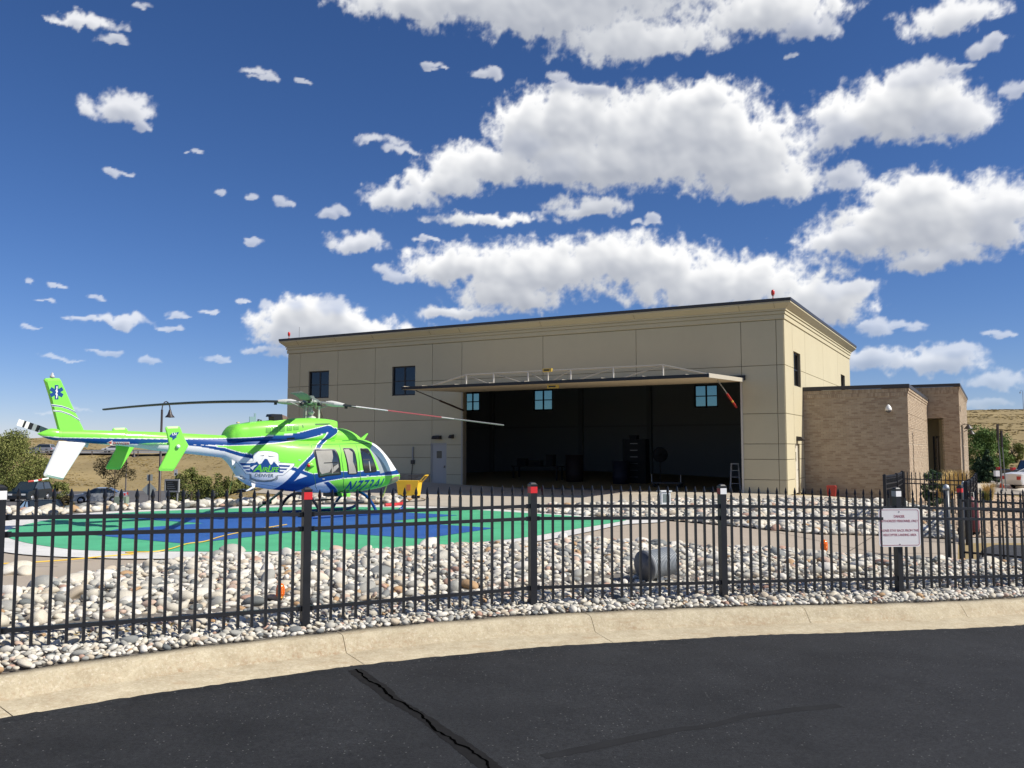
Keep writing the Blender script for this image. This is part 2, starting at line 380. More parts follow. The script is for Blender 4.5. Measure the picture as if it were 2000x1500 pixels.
# ------------------------------------------------------------------ ground sheet
def conc_mat(name, c1, c2, sc=0.8, bump=0.25, stain=None, rough=0.85):
    return mat(name, c1, rough, col2=c2, scale=sc, bump=bump, bscale=60, detail=9, stain=stain)
M_GRASS = mat('dry_grass', (.23, .17, .07), 0.95, col2=(.345, .26, .115), scale=0.06, detail=14, bump=0.9, bscale=1.5, stain=(0.035, 0.6, (.15, .13, .055)))
def build_ground():
    xs = np.unique(np.concatenate([np.linspace(-2500, -300, 12), np.linspace(-300, -60, 49), np.linspace(-60, -16, 45), np.arange(-16, 22.01, .5), np.linspace(22, 70, 49), np.linspace(70, 300, 47), np.linspace(300, 2500, 12)]))
    ys = np.unique(np.concatenate([np.linspace(-2000, -30, 8), np.linspace(-30, 5, 15), np.arange(5, 50.01, .5), np.linspace(50, 120, 71), np.linspace(120, 360, 81), np.linspace(360, 3000, 16)]))
    X, Y = np.meshgrid(xs, ys); Z = G(X, Y)
    far = np.hypot(X, Y)
    Z = Z + np.where(far > 130, 0.35 * np.sin(X * .13) * np.sin(Y * .09 + 1) + 0.25 * np.sin(X * .31 + Y * .22), 0)
    r = road_z(X, Y) - .12
    Z = np.where(Y < ky(X) + 1.2, np.minimum(np.where(Y < ky(X) + .3, r - .05, Z - .3), Z - .3 * (Y > ky(X))), Z)
    # the parking lots are cut a little below their paving
    V = np.c_[X.ravel(), Y.ravel(), Z.ravel()]; nx = len(xs); i = np.arange(len(V)).reshape(X.shape)
    Fq = np.stack([i[:-1, :-1], i[:-1, 1:], i[1:, 1:], i[1:, :-1]], -1).reshape(-1, 4)
    o = mesh_np('ground', V, Fq, M_GRASS, smooth=True); o['kind'] = 'structure'; return o
ground = build_ground()

def sheet(name, poly, m, dz, res=0.5, zf=None, parent=None, kind='structure', skirt=0.0):
    bm = bmesh.new(); vs = [bm.verts.new((p[0], p[1], 0)) for p in poly]; bm.faces.new(vs)
    bmesh.ops.recalc_face_normals(bm, faces=bm.faces)
    xs = [p[0] for p in poly]; ys = [p[1] for p in poly]
    for ax, lo, hi in ((0, min(xs), max(xs)), (1, min(ys), max(ys))):
        v = math.floor(lo / res) * res + res
        while v < hi:
            co = [0, 0, 0]; co[ax] = v; no = [0, 0, 0]; no[ax] = 1
            bmesh.ops.bisect_plane(bm, geom=bm.verts[:] + bm.edges[:] + bm.faces[:], dist=1e-5, plane_co=co, plane_no=no); v += res
    bmesh.ops.triangulate(bm, faces=[f for f in bm.faces if len(f.verts) > 4])
    P = np.array([v.co[:2] for v in bm.verts]); Z = (G(P[:, 0], P[:, 1]) if zf is None else zf(P[:, 0], P[:, 1])) + dz
    for v, z in zip(bm.verts, Z): v.co.z = z
    for f in bm.faces:
        f.normal_update()
        if f.normal.z < 0: f.normal_flip()
        f.smooth = True
    me = bpy.data.meshes.new(name); bm.to_mesh(me); bm.free(); me.materials.append(m)
    o = link(bpy.data.objects.new(name, me), parent)
    if kind: o['kind'] = kind
    return o
def pxpoly(L): return [tuple(gpx(x, y))[:2] for x, y in L]
def smooth_closed(P, n=8):
    P = [Vector(p) for p in P]; out = []; k = len(P)
    for i in range(k):
        a, b, c, d = P[i - 1], P[i], P[(i + 1) % k], P[(i + 2) % k]
        for j in range(n):
            t = j / n; out.append(tuple(0.5 * ((2 * b) + (c - a) * t + (2 * a - 5 * b + 4 * c - d) * t * t + (3 * b - a - 3 * c + d) * t ** 3)))
    return out

def kerb_mat():
    m = bpy.data.materials.new('kerb_concrete'); m.use_nodes = True; t = m.node_tree; L = t.links; b = t.nodes['Principled BSDF']; tc = N(t, 'ShaderNodeTexCoord')
    def nz(sc, det, ro, vec=None):
        n = N(t, 'ShaderNodeTexNoise'); n.inputs['Scale'].default_value = sc; n.inputs['Detail'].default_value = det; n.inputs['Roughness'].default_value = ro; L.new(vec or tc.outputs['Object'], n.inputs['Vector']); return n.outputs[0]
    def rng_(s_, a, b_, c, d): r = N(t, 'ShaderNodeMapRange'); r.inputs[1].default_value = a; r.inputs[2].default_value = b_; r.inputs[3].default_value = c; r.inputs[4].default_value = d; L.new(s_, r.inputs[0]); return r.outputs[0]
    def mix(f, a, c): x = N(t, 'ShaderNodeMix', data_type='RGBA'); L.new(f, x.inputs[0]); (L.new(a, x.inputs[6]) if not isinstance(a, tuple) else setattr(x.inputs[6], 'default_value', (*a, 1))); x.inputs[7].default_value = (*c, 1); return x.outputs[2]
    c = mix(rng_(nz(5.0, 12, .8), .38, .62, 0, 1), (.37, .315, .215), (.51, .45, .32))
    c = mix(rng_(nz(42, 6, .9), .50, .62, 0, .55), c, (.28, .23, .155)); c = mix(rng_(nz(34, 5, .9), .53, .64, 0, .6), c, (.66, .60, .48))
    mp = N(t, 'ShaderNodeMapping'); mp.inputs['Scale'].default_value = (.9, 2.2, 16); L.new(tc.outputs['Object'], mp.inputs[0])
    c = mix(rng_(nz(2.4, 9, .8, mp.outputs[0]), .54, .70, 0, .6), c, (.30, .195, .105))
    da = N(t, 'ShaderNodeAttribute', attribute_name='dirt'); q = N(t, 'ShaderNodeMath', operation='MULTIPLY'); L.new(da.outputs['Fac'], q.inputs[0]); L.new(rng_(nz(22, 8, .85), .46, .60, 0, .75), q.inputs[1])
    q2 = N(t, 'ShaderNodeMath', operation='MULTIPLY'); L.new(q.outputs[0], q2.inputs[0]); L.new(rng_(nz(1.3, 5, .6), .38, .62, .1, 1), q2.inputs[1]); c = mix(q2.outputs[0], c, (.27, .155, .08))
    L.new(c, b.inputs['Base Color']); b.inputs['Roughness'].default_value = .9; b.inputs['Specular IOR Level'].default_value = .2
    bp = N(t, 'ShaderNodeBump'); bp.inputs['Strength'].default_value = .6; bp.inputs['Distance'].default_value = .008; L.new(nz(50, 7, .7), bp.inputs['Height']); L.new(bp.outputs[0], b.inputs['Normal']); return m
M_CONC = conc_mat('path_concrete', (0.372, 0.3116, 0.2418), (0.4278, 0.3627, 0.2837), 0.6, 0.2, stain=(1.4, 0.3, (.33, .27, .21)))
M_APRON = conc_mat('apron_concrete', (0.4278, 0.3813, 0.3069), (0.4836, 0.4278, 0.3441), 0.4, 0.15)
M_KERB = kerb_mat()
# road
def asphalt_mat():
    m = bpy.data.materials.new('sealed_asphalt'); m.use_nodes = True; t = m.node_tree; L = t.links; b = t.nodes['Principled BSDF']
    tc = N(t, 'ShaderNodeTexCoord')
    n1 = N(t, 'ShaderNodeTexNoise'); n1.inputs['Scale'].default_value = 1.3; n1.inputs['Detail'].default_value = 12; n1.inputs['Roughness'].default_value = .72; L.new(tc.outputs['Object'], n1.inputs['Vector'])
    r1 = N(t, 'ShaderNodeValToRGB'); r1.color_ramp.elements[0].position = .3; r1.color_ramp.elements[0].color = (.0095, .0102, .0112, 1); r1.color_ramp.elements[1].position = .7; r1.color_ramp.elements[1].color = (.023, .0245, .0265, 1)
    L.new(n1.outputs[0], r1.inputs[0])
    n2 = N(t, 'ShaderNodeTexNoise'); n2.inputs['Scale'].default_value = 34; n2.inputs['Detail'].default_value = 10; n2.inputs['Roughness'].default_value = .95; L.new(tc.outputs['Object'], n2.inputs['Vector'])
    m2 = N(t, 'ShaderNodeMix', data_type='RGBA', blend_type='MULTIPLY'); m2.inputs[0].default_value = .75; L.new(r1.outputs[0], m2.inputs[6])
    r2 = N(t, 'ShaderNodeMapRange'); r2.inputs[1].default_value = .44; r2.inputs[2].default_value = .56; r2.inputs[3].default_value = .25; r2.inputs[4].default_value = 1.75; L.new(n2.outputs[0], r2.inputs[0])
    cc = N(t, 'ShaderNodeCombineColor'); [L.new(r2.outputs[0], cc.inputs[i]) for i in range(3)]; L.new(cc.outputs[0], m2.inputs[7])
    # worn flecks of pale aggregate
    v = N(t, 'ShaderNodeTexVoronoi'); v.inputs['Scale'].default_value = 30; L.new(tc.outputs['Object'], v.inputs['Vector'])
    lt = N(t, 'ShaderNodeMath', operation='LESS_THAN'); lt.inputs[1].default_value = .17; L.new(v.outputs['Distance'], lt.inputs[0])
    n3 = N(t, 'ShaderNodeTexNoise'); n3.inputs['Scale'].default_value = 1.6; n3.inputs['Detail'].default_value = 6; L.new(tc.outputs['Object'], n3.inputs['Vector'])
    sc = N(t, 'ShaderNodeSeparateColor'); L.new(v.outputs['Color'], sc.inputs[0])
    r3 = N(t, 'ShaderNodeMapRange'); r3.inputs[1].default_value = .35; r3.inputs[2].default_value = .75; r3.inputs[3].default_value = .0; r3.inputs[4].default_value = .55; L.new(n3.outputs[0], r3.inputs[0])
    g = N(t, 'ShaderNodeMath', operation='LESS_THAN'); L.new(sc.outputs[0], g.inputs[0]); L.new(r3.outputs[0], g.inputs[1])
    mu = N(t, 'ShaderNodeMath', operation='MULTIPLY'); L.new(lt.outputs[0], mu.inputs[0]); L.new(g.outputs[0], mu.inputs[1])
    mu2 = N(t, 'ShaderNodeMath', operation='MULTIPLY'); mu2.inputs[1].default_value = .8; L.new(mu.outputs[0], mu2.inputs[0])
    m3 = N(t, 'ShaderNodeMix', data_type='RGBA'); L.new(mu2.outputs[0], m3.inputs[0]); L.new(m2.outputs[2], m3.inputs[6]); m3.inputs[7].default_value = (.15, .15, .145, 1)
    L.new(m3.outputs[2], b.inputs['Base Color'])
    b.inputs['Roughness'].default_value = .78; b.inputs['Specular IOR Level'].default_value = .35
    bp = N(t, 'ShaderNodeBump'); bp.inputs['Strength'].default_value = .7; bp.inputs['Distance'].default_value = .006; L.new(n2.outputs[0], bp.inputs['Height']); L.new(bp.outputs[0], b.inputs['Normal'])
    return m
M_ASPH = asphalt_mat()
def gut(x): return float(np.interp(x, [-4, -1, 1, 7], [.62, .76, .80, .76]))
def build_road():
    xs = np.unique(np.concatenate([np.arange(-40, -6, .25), np.arange(-6, 10, .06), np.arange(10, 40.01, .25)])); K = ky(xs)
    rows = np.r_[0, .05, .1, .2, .4, .8, 1.5, 3, 5, 8, 14, 30, 60]
    rag = np.random.default_rng(2).uniform(-.014, .020, len(xs)) + 0.010 * np.sin(xs * 3.1)
    X = np.repeat(xs[None], len(rows), 0); sl = np.gradient(K, xs); Y = (K - (np.array([gut(x) for x in xs]) - .008) * np.sqrt(1 + sl ** 2))[None] - rows[:, None]; Y[0] += rag
    Z = road_z(X, Y) + .012 * (rows[:, None] < .06)
    V = np.c_[X.ravel(), Y.ravel(), Z.ravel()]; i = np.arange(len(V)).reshape(X.shape)
    Fq = np.stack([i[1:, :-1], i[1:, 1:], i[:-1, 1:], i[:-1, :-1]], -1).reshape(-1, 4)
    o = mesh_np('road', V, Fq, M_ASPH, smooth=True); o['kind'] = 'structure'
    # open crack and sealed seams
    def ribbon(name, px, wid, m, dz, seed, wig=.012):
        r = random.Random(seed); P = []
        for (x, y) in px:
            z = -.25
            for _ in range(6):
                p = at_z(x, y, z); z = float(road_z(p.x, p.y))
            P.append(Vector((p.x, p.y)))
        Q = []
        for a, b in zip(P, P[1:]):
            n = max(2, int((b - a).length / .035))
            for j in range(n): Q.append(a.lerp(b, j / n))
        Q.append(P[-1]); V = []; F = []
        off = 0
        for i, q in enumerate(Q):
            d = (Q[min(i + 1, len(Q) - 1)] - Q[max(i - 1, 0)]).normalized(); nn = Vector((-d.y, d.x)); off = off * .75 + r.uniform(-wig, wig)
            w = wid * (r.uniform(.55, 1.35) if wid < .06 else r.uniform(.92, 1.08) * (1 + .18 * math.sin(i * .11)))
            for s in (-1, 1):
                v = q + nn * (off + s * w / 2); V.append((v.x, v.y, float(road_z(v.x, v.y)) + dz))
            if i: k = 2 * i; F.append((k - 2, k - 1, k + 1, k))
        return mesh_py(name, V, F, m, o)
    mseal = mat('crack_sealer', (.0105, .0102, .010), .85, spec=.2, noise=.3, scale=9); mcr = mat('open_crack', (.002, .002, .002), 1.0, spec=0.0)
    c1 = [(684, 1301), (705, 1318), (735, 1338), (765, 1365), (800, 1385), (840, 1412), (880, 1440), (930, 1475), (985, 1520), (1050, 1580)]
    ribbon('crack_sealer', c1, .125, mseal, .0015, 1, .006); ribbon('crack', c1, .021, mcr, .004, 2, .014)
    c2 = [(1060, 1478), (1150, 1462), (1250, 1440), (1330, 1425), (1390, 1418), (1450, 1400), (1560, 1385), (1640, 1378)]
    ribbon('crack_sealer', c2, .09, mat('old_sealer', (.0135, .0140, .0147), .85, spec=.3, noise=.2, scale=5), .0015, 3, .006)
    return o
road = build_road()
def gut(x): return float(np.interp(x, [-4, -1, 1, 7], [.62, .76, .80, .76]))
def build_kerb():
    root = empty('kerb', (0, 0, 0)); root['kind'] = 'structure'
    prof = [(0.04, -.25), (0, -.02), (0.0, 0), (.14, -.003), (.175, -.009), (.20, -.026), (.245, -.078), (.29, -.140), (.305, -.151), (.33, -.156), (.86, -.180), (.86, -.30)]
    jx = []
    for (x, y) in [(57, 1312 - 6), (665, 1231), (1142, 1196), (1575, 1182), (1905, 1171)]:
        p = at_z(x, y, -.05); jx.append(p.x)
    jx = [jx[0] - 9, jx[0] - 6, jx[0] - 3] + jx + [jx[-1] + 1.9, jx[-1] + 4.2, jx[-1] + 7, jx[-1] + 11, jx[-1] + 16]
    r = random.Random(3)
    for a, b in zip(jx, jx[1:]):
        a += .003; b -= .003; n = max(4, int((b - a) / .12)); V = []; F = []
        for i in range(n + 1):
            x = a + (b - a) * i / n; z0 = ktop(x); y0 = float(ky(x)); dy = float(ky(x + .01) - ky(x - .01)) / .02; nrm = Vector((dy, -1)).normalized()
            for k, (o_, h) in enumerate(prof):
                o_ = o_ * gut(x) / .86
                j = .0035 * math.sin(x * 9 + k) + r.uniform(-.0015, .0015)
                endd = .0015 if (i in (0, n) and 0 < k < 11) else 0
                V.append((x + nrm.x * o_, y0 + nrm.y * o_, z0 + h + j - endd))
            if i:
                m = len(prof)
                for k in range(m - 1): F.append(((i - 1) * m + k, (i - 1) * m + k + 1, i * m + k + 1, i * m + k))
        m = len(prof); b0 = len(V); V += V[:m] + V[n * m:n * m + m]; F.append(tuple(b0 + k for k in range(m))); F.append(tuple(b0 + m + k for k in range(m - 1, -1, -1)))
        o = mesh_py('kerb_segment', V, F, M_KERB, root, True)
        at = o.data.attributes.new('dirt', 'FLOAT', 'POINT'); dv = [0, 0, .12, .0, .05, .15, .5, 1.0, 1.0, .45, .35, .3]; at.data.foreach_set('value', np.array([dv[i % m] for i in range(len(V))], dtype=np.float32))
    return root
kerb = build_kerb()

# ------------------------------------------------------------------ concrete, landing pad
near_edge = [(-420, 1200), (-150, 1185), (0, 1171), (68, 1160), (105, 1137), (175, 1127), (225, 1114), (287, 1099), (350, 1094), (425, 1084), (500, 1087), (582, 1084), (687, 1082), (817, 1072), (930, 1064), (1062, 1064), (1140, 1050), (1192, 1058), (1312, 1062), (1400, 1072), (1500, 1073), (1575, 1081), (1640, 1088), (1700, 1092), (1775, 1097), (1850, 1099), (2000, 1102), (2250, 1110)]
near_edge = [(x, y + (13 if x < 420 else 7)) for x, y in near_edge]
NE = pxpoly(near_edge)
R1 = pxpoly([(1870, 1096)])[0]; R2 = pxpoly([(1872, 1056)])[0]
conc_poly = [(-15, 9.8)] + [(x, y - .25) for x, y in NE[:24]] + [R1, R2, (11.6, 24), (13.0, 30), (16.2, 34.9), (12.8, 36.9), (11.3, 35.2), (11.0, 35.6), (-12.5, 48.2), (-13, 44), (-4, 30), (-8, 30), (-14, 25), (-15.5, 17)]
pave = sheet('concrete_path', conc_poly, M_CONC, .02)
ap = pxpoly([(770, 988), (900, 991), (1010, 997), (1045, 992), (1250, 982), (1330, 981), (1420, 984), (1600, 983), (1725, 984)])
apron_poly = ap + [(16.2, 34.9), (12.8, 36.6), (11.25, 35.1), (-12.5, 48.15), (-13, 44), (-6, 33)]
apron = sheet('hangar_apron', apron_poly, M_APRON, .03)
def paint(name, c, v=.14): return mat(name, c, .62, noise=v, scale=1.1, bump=.35, bscale=70, detail=12, stain=(1.9, .34, tuple(min(1, k * 1.0 + .05) for k in c)), spec=.35)
white_out = smooth_closed(pxpoly([(-75, 1046), (-50, 1070), (25, 1085), (100, 1091), (175, 1094), (250, 1096), (375, 1096), (500, 1096), (660, 1093), (817, 1085), (1000, 1067), (1080, 1056), (1160, 1040), (1217, 1028), (1290, 1023), (1290, 1018), (1180, 1013), (1050, 1003), (930, 995), (760, 989.5), (600, 988.5), (475, 991.5), (330, 997), (250, 1000), (150, 1006), (60, 1014), (-20, 1026)]), 4)
green_p = smooth_closed(pxpoly([(8, 1049), (40, 1062), (95, 1072), (160, 1079), (260, 1081.5), (375, 1082), (500, 1082.5), (660, 1079), (817, 1072), (1000, 1057), (1100, 1041), (1217, 1021), (1205, 1018), (1130, 1012), (1050, 1006.5), (930, 999), (800, 994.5), (613, 992.5), (450, 996), (350, 999.5), (250, 1004), (140, 1012), (68, 1024), (25, 1036)]), 4)
blue_p = pxpoly([(175, 1049), (350, 1066), (385, 1065), (595, 1041), (825, 1057), (967, 1036), (760, 1022), (895, 1010), (780, 1004), (640, 1006), (500, 1003.5), (330, 1007), (240, 1016), (400, 1026), (230, 1038)])
pad = sheet('landing_pad', white_out, paint('pad_white', (.68, .665, .63)), .042)
sheet('green_paint', green_p, paint('pad_green', (.085, .43, .215)), .048, parent=pad, kind=None)
sheet('blue_paint', blue_p, paint('pad_blue', (.026, .105, .36)), .054, parent=pad, kind=None)
# expansion joints in the concrete path
def strip_mb(mb, a, b, w, dz, step=.5):
    a = Vector(a); b = Vector(b); n = max(1, int((b - a).length / step)); d = (b - a).normalized(); nn = Vector((-d.y, d.x)) * w / 2; V = []; F = []
    for i in range(n + 1):
        p = a.lerp(b, i / n)
        for s in (-1, 1):
            q = p + nn * s; V.append((q.x, q.y, g1(q.x, q.y) + dz))
        if i: k = 2 * i; F.append((k - 2, k, k + 1, k - 1))
    mb.add(V, F)
mb = MB()
for a, b in [((5.2, 14.6), (8.8, 21)), ((7.6, 14.5), (5.2, 22.5)), ((3.0, 15.5), (9.6, 17.4)), ((-13, 13.8), (-7, 13.6))]: strip_mb(mb, a, b, .02, .026)
mb.build('expansion_joint', mat('joint_filler', (.12, .10, .08), .9), pave)
mb = MB()
D0 = Vector((11.1, 35.28)); A0 = Vector((-.8746, .4848)); B0 = Vector((.4848, .8746))
for k in range(0, 27, 4):
    p = D0 + A0 * k; strip_mb(mb, p - B0 * 5.5, p - B0 * .05, .02, .036)
strip_mb(mb, D0 - B0 * 3.2 + A0 * -1, D0 - B0 * 3.2 + A0 * 24, .02, .036)
mb.build('expansion_joint', MATS['joint_filler'], apron)
# gravel landscaping and kerb on the right, parking lots
gb = pxpoly([(1872, 1052), (2000, 1050), (2300, 1055)]) + [(26, 30), (24, 44), (19, 42)] + [(16.4, 35.5), (13.1, 30), (11.7, 24)]
M_TANG = mat('tan_gravel_soil', (.36, .26, .17), .9, col2=(.50, .39, .27), scale=14, bump=.9, bscale=30)
gravel_bed = sheet('gravel_bed', gb, M_TANG, .035)
mb = MB(); pts = [gpx(x, 1060) for x in range(1872, 2400, 40)]
for a, b in zip(pts, pts[1:]): mb.bar(a + Vector((0, 0, .03)), b + Vector((0, 0, .03)), .16, .14)
o = mb.build('kerb', conc_mat('grey_kerb', (.40, .37, .33), (.47, .44, .39))); o['kind'] = 'structure'
dark_patch = sheet('dark_ground_patch', pxpoly([(1912, 1098), (1922, 1075), (1945, 1068), (2300, 1072), (2300, 1104), (2000, 1102)]), mat('dark_patch_grey', (.035, .036, .038), .8, noise=.25, scale=2, bump=.5, bscale=80), .045)  # dark grey sheet with a rounded corner lying on the ground
M_LOT = mat('lot_paving', (.30, .27, .23), .85, noise=.1, scale=.5, bump=.3, bscale=20)
lotr = sheet('parking_lot', [(19, 44), (27, 44), (60, 58), (60, 80), (34, 72), (22, 60)], M_LOT, .06, 2)
lotl = sheet('parking_lot', [(-62, 44), (-19, 42), (-12, 66), (-14, 112), (-30, 122), (-80, 116)], mat('lot_asphalt', (.10, .095, .09), .85, noise=.15, scale=.4), .10, 2)
def hill_road():
    P = [(-140, 196), (-90, 191), (-60, 190), (-30, 190), (0, 192)]
    poly = [(x, y - 3.5) for x, y in P] + [(x, y + 3.5) for x, y in reversed(P)]
    return sheet('hill_road', poly, mat('hill_road_asphalt', (.22, .21, .20), .85), .35, 4)
hroad = hill_road()

# ------------------------------------------------------------------ cobbles
def stone_ramp(name, mode):
    m = bpy.data.materials.new(name); m.use_nodes = True; t = m.node_tree; L = t.links; b = t.nodes['Principled BSDF']
    if mode == 'attr':
        a = N(t, 'ShaderNodeAttribute', attribute_name='tone'); src = a.outputs['Fac']
    else:
        a = N(t, 'ShaderNodeObjectInfo'); src = a.outputs['Random']
    r = N(t, 'ShaderNodeValToRGB'); r.color_ramp.interpolation = 'CONSTANT'
    cols = [(0, (0.54, 0.504, 0.4212)), (0.14, (0.63, 0.5994, 0.5265)), (0.3, (0.432, 0.4167, 0.3645)), (0.4, (0.594, 0.5472, 0.4455)), (0.52, (0.495, 0.4257, 0.324)), (0.58, (0.333, 0.3303, 0.2997)), (0.66, (0.648, 0.6165, 0.5508)), (0.79, (0.522, 0.3906, 0.3078)), (0.82, (0.225, 0.2349, 0.2268)), (0.88, (0.414, 0.2691, 0.1458)), (0.9, (0.54, 0.486, 0.3807)), (0.945, (0.144, 0.1566, 0.1539)), (0.975, (0.432, 0.2781, 0.2106))]
    while len(r.color_ramp.elements) < len(cols): r.color_ramp.elements.new(.5)
    for e, (p, c) in zip(r.color_ramp.elements, cols): e.position = p; e.color = (*c, 1)
    L.new(src, r.inputs[0])
    tc = N(t, 'ShaderNodeTexCoord')
    n = N(t, 'ShaderNodeTexNoise'); n.inputs['Scale'].default_value = 16; n.inputs['Detail'].default_value = 7; n.inputs['Roughness'].default_value = .7
    L.new(tc.outputs['Object'], n.inputs['Vector'])
    mr = N(t, 'ShaderNodeMapRange'); mr.inputs[1].default_value = .3; mr.inputs[2].default_value = .7; mr.inputs[3].default_value = .80; mr.inputs[4].default_value = 1.22; L.new(n.outputs[0], mr.inputs[0])
    s = N(t, 'ShaderNodeVectorMath', operation='SCALE'); L.new(r.outputs[0], s.inputs[0]); L.new(mr.outputs[0], s.inputs['Scale'])
    L.new(s.outputs[0], b.inputs['Base Color']); b.inputs['Roughness'].default_value = .72; b.inputs['Specular IOR Level'].default_value = .35
    n2 = N(t, 'ShaderNodeTexNoise'); n2.inputs['Scale'].default_value = 70; n2.inputs['Detail'].default_value = 4; L.new(tc.outputs['Object'], n2.inputs['Vector'])
    bp = N(t, 'ShaderNodeBump'); bp.inputs['Strength'].default_value = .35; bp.inputs['Distance'].default_value = .006; L.new(n2.outputs[0], bp.inputs['Height']); L.new(bp.outputs[0], b.inputs['Normal'])
    return m
M_STA = stone_ramp('river_stone', 'attr'); M_STO = stone_ramp('river_stone_single', 'obj')
def stone_templates(sub, k, seed):
    r = np.random.default_rng(seed); T = []
    for i in range(k):
        bm = bmesh.new(); bmesh.ops.create_icosphere(bm, subdivisions=sub, radius=1)
        V = np.array([v.co[:] for v in bm.verts]); Fc = np.array([[v.index for v in f.verts] for f in bm.faces]); bm.free()
        d = np.ones(len(V))
        for _ in range(5):
            w = r.normal(size=3); w /= np.linalg.norm(w); h = r.uniform(.55, 1.0); p = V @ w
            d *= np.where(p > h, h / np.maximum(p, 1e-3), 1) * .5 + .5        # worn flats
        for _ in range(4):
            w = r.normal(size=3) * 1.3; d += .05 * np.sin(V @ w + r.uniform(0, 6))
        V = V * d[:, None]; V *= np.array([1.08, r.uniform(.55, .88), r.uniform(.42, .66)]); T.append((V, Fc))
    return T
T2 = stone_templates(2, 12, 5); T3 = stone_templates(3, 12, 6); T1 = stone_templates(1, 6, 8)
def scatter(poly, layers, seed, mound=None, zoff=0.0):
    """layers: list of (radius lo, radius hi, spacing factor, fill probability); returns x,y,z,r arrays"""
    r = np.random.default_rng(seed); P = np.array(poly); x0, y0 = P.min(0); x1, y1 = P.max(0); X = np.zeros(0); Y = np.zeros(0); R = np.zeros(0); Lz = np.zeros(0)
    cell = .25; gridd = {}
    def near_free(x, y, rad, f):
        cx, cy = int(x / cell), int(y / cell)
        for i in range(cx - 2, cx + 3):
            for j in range(cy - 2, cy + 3):
                for (a, b, c) in gridd.get((i, j), ()):
                    if (a - x) ** 2 + (b - y) ** 2 < (f * (c + rad)) ** 2: return False
        return True
    out = []
    for (lo, hi, f, n, lift) in layers:
        area = (x1 - x0) * (y1 - y0); k = int(n * area)
        px = r.uniform(x0, x1, k); py = r.uniform(y0, y1, k); rr = lo + (hi - lo) * r.uniform(0, 1, k) ** 1.8
        ok = inpoly(px, py, poly)
        for x, y, q in zip(px[ok], py[ok], rr[ok]):
            if near_free(x, y, q, f):
                gridd.setdefault((int(x / cell), int(y / cell)), []).append((x, y, q)); out.append((x, y, q, lift))
    O = np.array(out); z = (bedz if mound is not None else G)(O[:, 0], O[:, 1]) + zoff + O[:, 3]
    if mound is not None: z = z + mound(O[:, 0], O[:, 1])
    return np.c_[O[:, 0], O[:, 1], z, O[:, 2]]
def bake(name, S, T, m, seed, parent=None, kind='stuff', dark=None):
    r = np.random.default_rng(seed); Vs = []; Fs = []; At = []; k = 0
    tone = r.uniform(0, 1, len(S)); idx = r.integers(0, len(T), len(S)); a = r.uniform(0, 2 * PI, len(S)); tx = r.normal(0, .28, len(S)); ty = r.normal(0, .28, len(S))
    for i, (x, y, z, q) in enumerate(S):
        V, Fc = T[idx[i]]; ca, sa = math.cos(a[i]), math.sin(a[i]); cx, sx = math.cos(tx[i]), math.sin(tx[i]); cy, sy = math.cos(ty[i]), math.sin(ty[i])
        Rm = np.array([[ca, -sa, 0], [sa, ca, 0], [0, 0, 1]]) @ np.array([[1, 0, 0], [0, cx, -sx], [0, sx, cx]]) @ np.array([[cy, 0, sy], [0, 1, 0], [-sy, 0, cy]])
        Vs.append(V @ Rm.T * q * 1.12 + (x, y, z + q * .28)); Fs.append(Fc + k); k += len(V); At.append(np.full(len(V), tone[i]))
    o = mesh_np(name, np.concatenate(Vs), np.concatenate(Fs), m, parent, True, {'tone': ('FLOAT', np.concatenate(At))})
    if kind: o['kind'] = kind
    return o
xs_ = np.linspace(-6.5, 12.5, 40)
kb = [(float(x), float(ky(x)) + .035) for x in xs_]
kb0 = [(float(x), float(ky(x)) - .02) for x in xs_]
NEx = np.array([p[0] for p in NE]); NEy = np.array([p[1] for p in NE])
top_line = [p for p in reversed(NE) if -7.5 < p[0] < 13]
bed_poly = kb0 + top_line
M_SOIL = mat('bed_soil', (.16, .145, .125), .95, noise=.3, scale=12, bump=.6, bscale=30)
def mound(x, y):
    k = ky(x); e = np.interp(x, NEx, NEy); t = np.clip((y - k) / np.maximum(e - k, .5), 0, 1)
    return .13 * np.sin(PI * np.clip((t - .25) / .85, 0, 1)) * np.clip((e - k - 1) / 2, 0, 1)
def bedz(x, y):
    w = np.clip((y - ky(x)) / 1.0, 0, 1); return G(x, y) * w + (np.interp(x, *KT) + .015) * (1 - w)
bed = sheet('cobble_bed', bed_poly, M_SOIL, .0, .4, zf=lambda x, y: bedz(x, y) + np.minimum(mound(x, y), .12) - .03 + .05 * np.clip((y - ky(x) - 1.2) / .8, 0, 1))
def split_line(x): return ky(x) + 2.0 + .35 * np.sin(x * 1.1)
lower = kb + [(float(x), float(split_line(x))) for x in xs_[::-1]]
upper = [(float(x), float(split_line(x))) for x in xs_] + top_line
S_low = scatter(lower, [(.042, .068, .80, 26, .008), (.026, .042, .80, 600, .0), (.018, .028, .78, 700, .0), (.026, .042, .74, 380, .028)], 1, mound, -.01)
S_up = scatter(upper, [(.085, .14, .80, 5, .01), (.050, .085, .80, 130, .01), (.030, .05, .80, 420, .01), (.038, .065, .74, 190, .055)], 2, mound, .0)
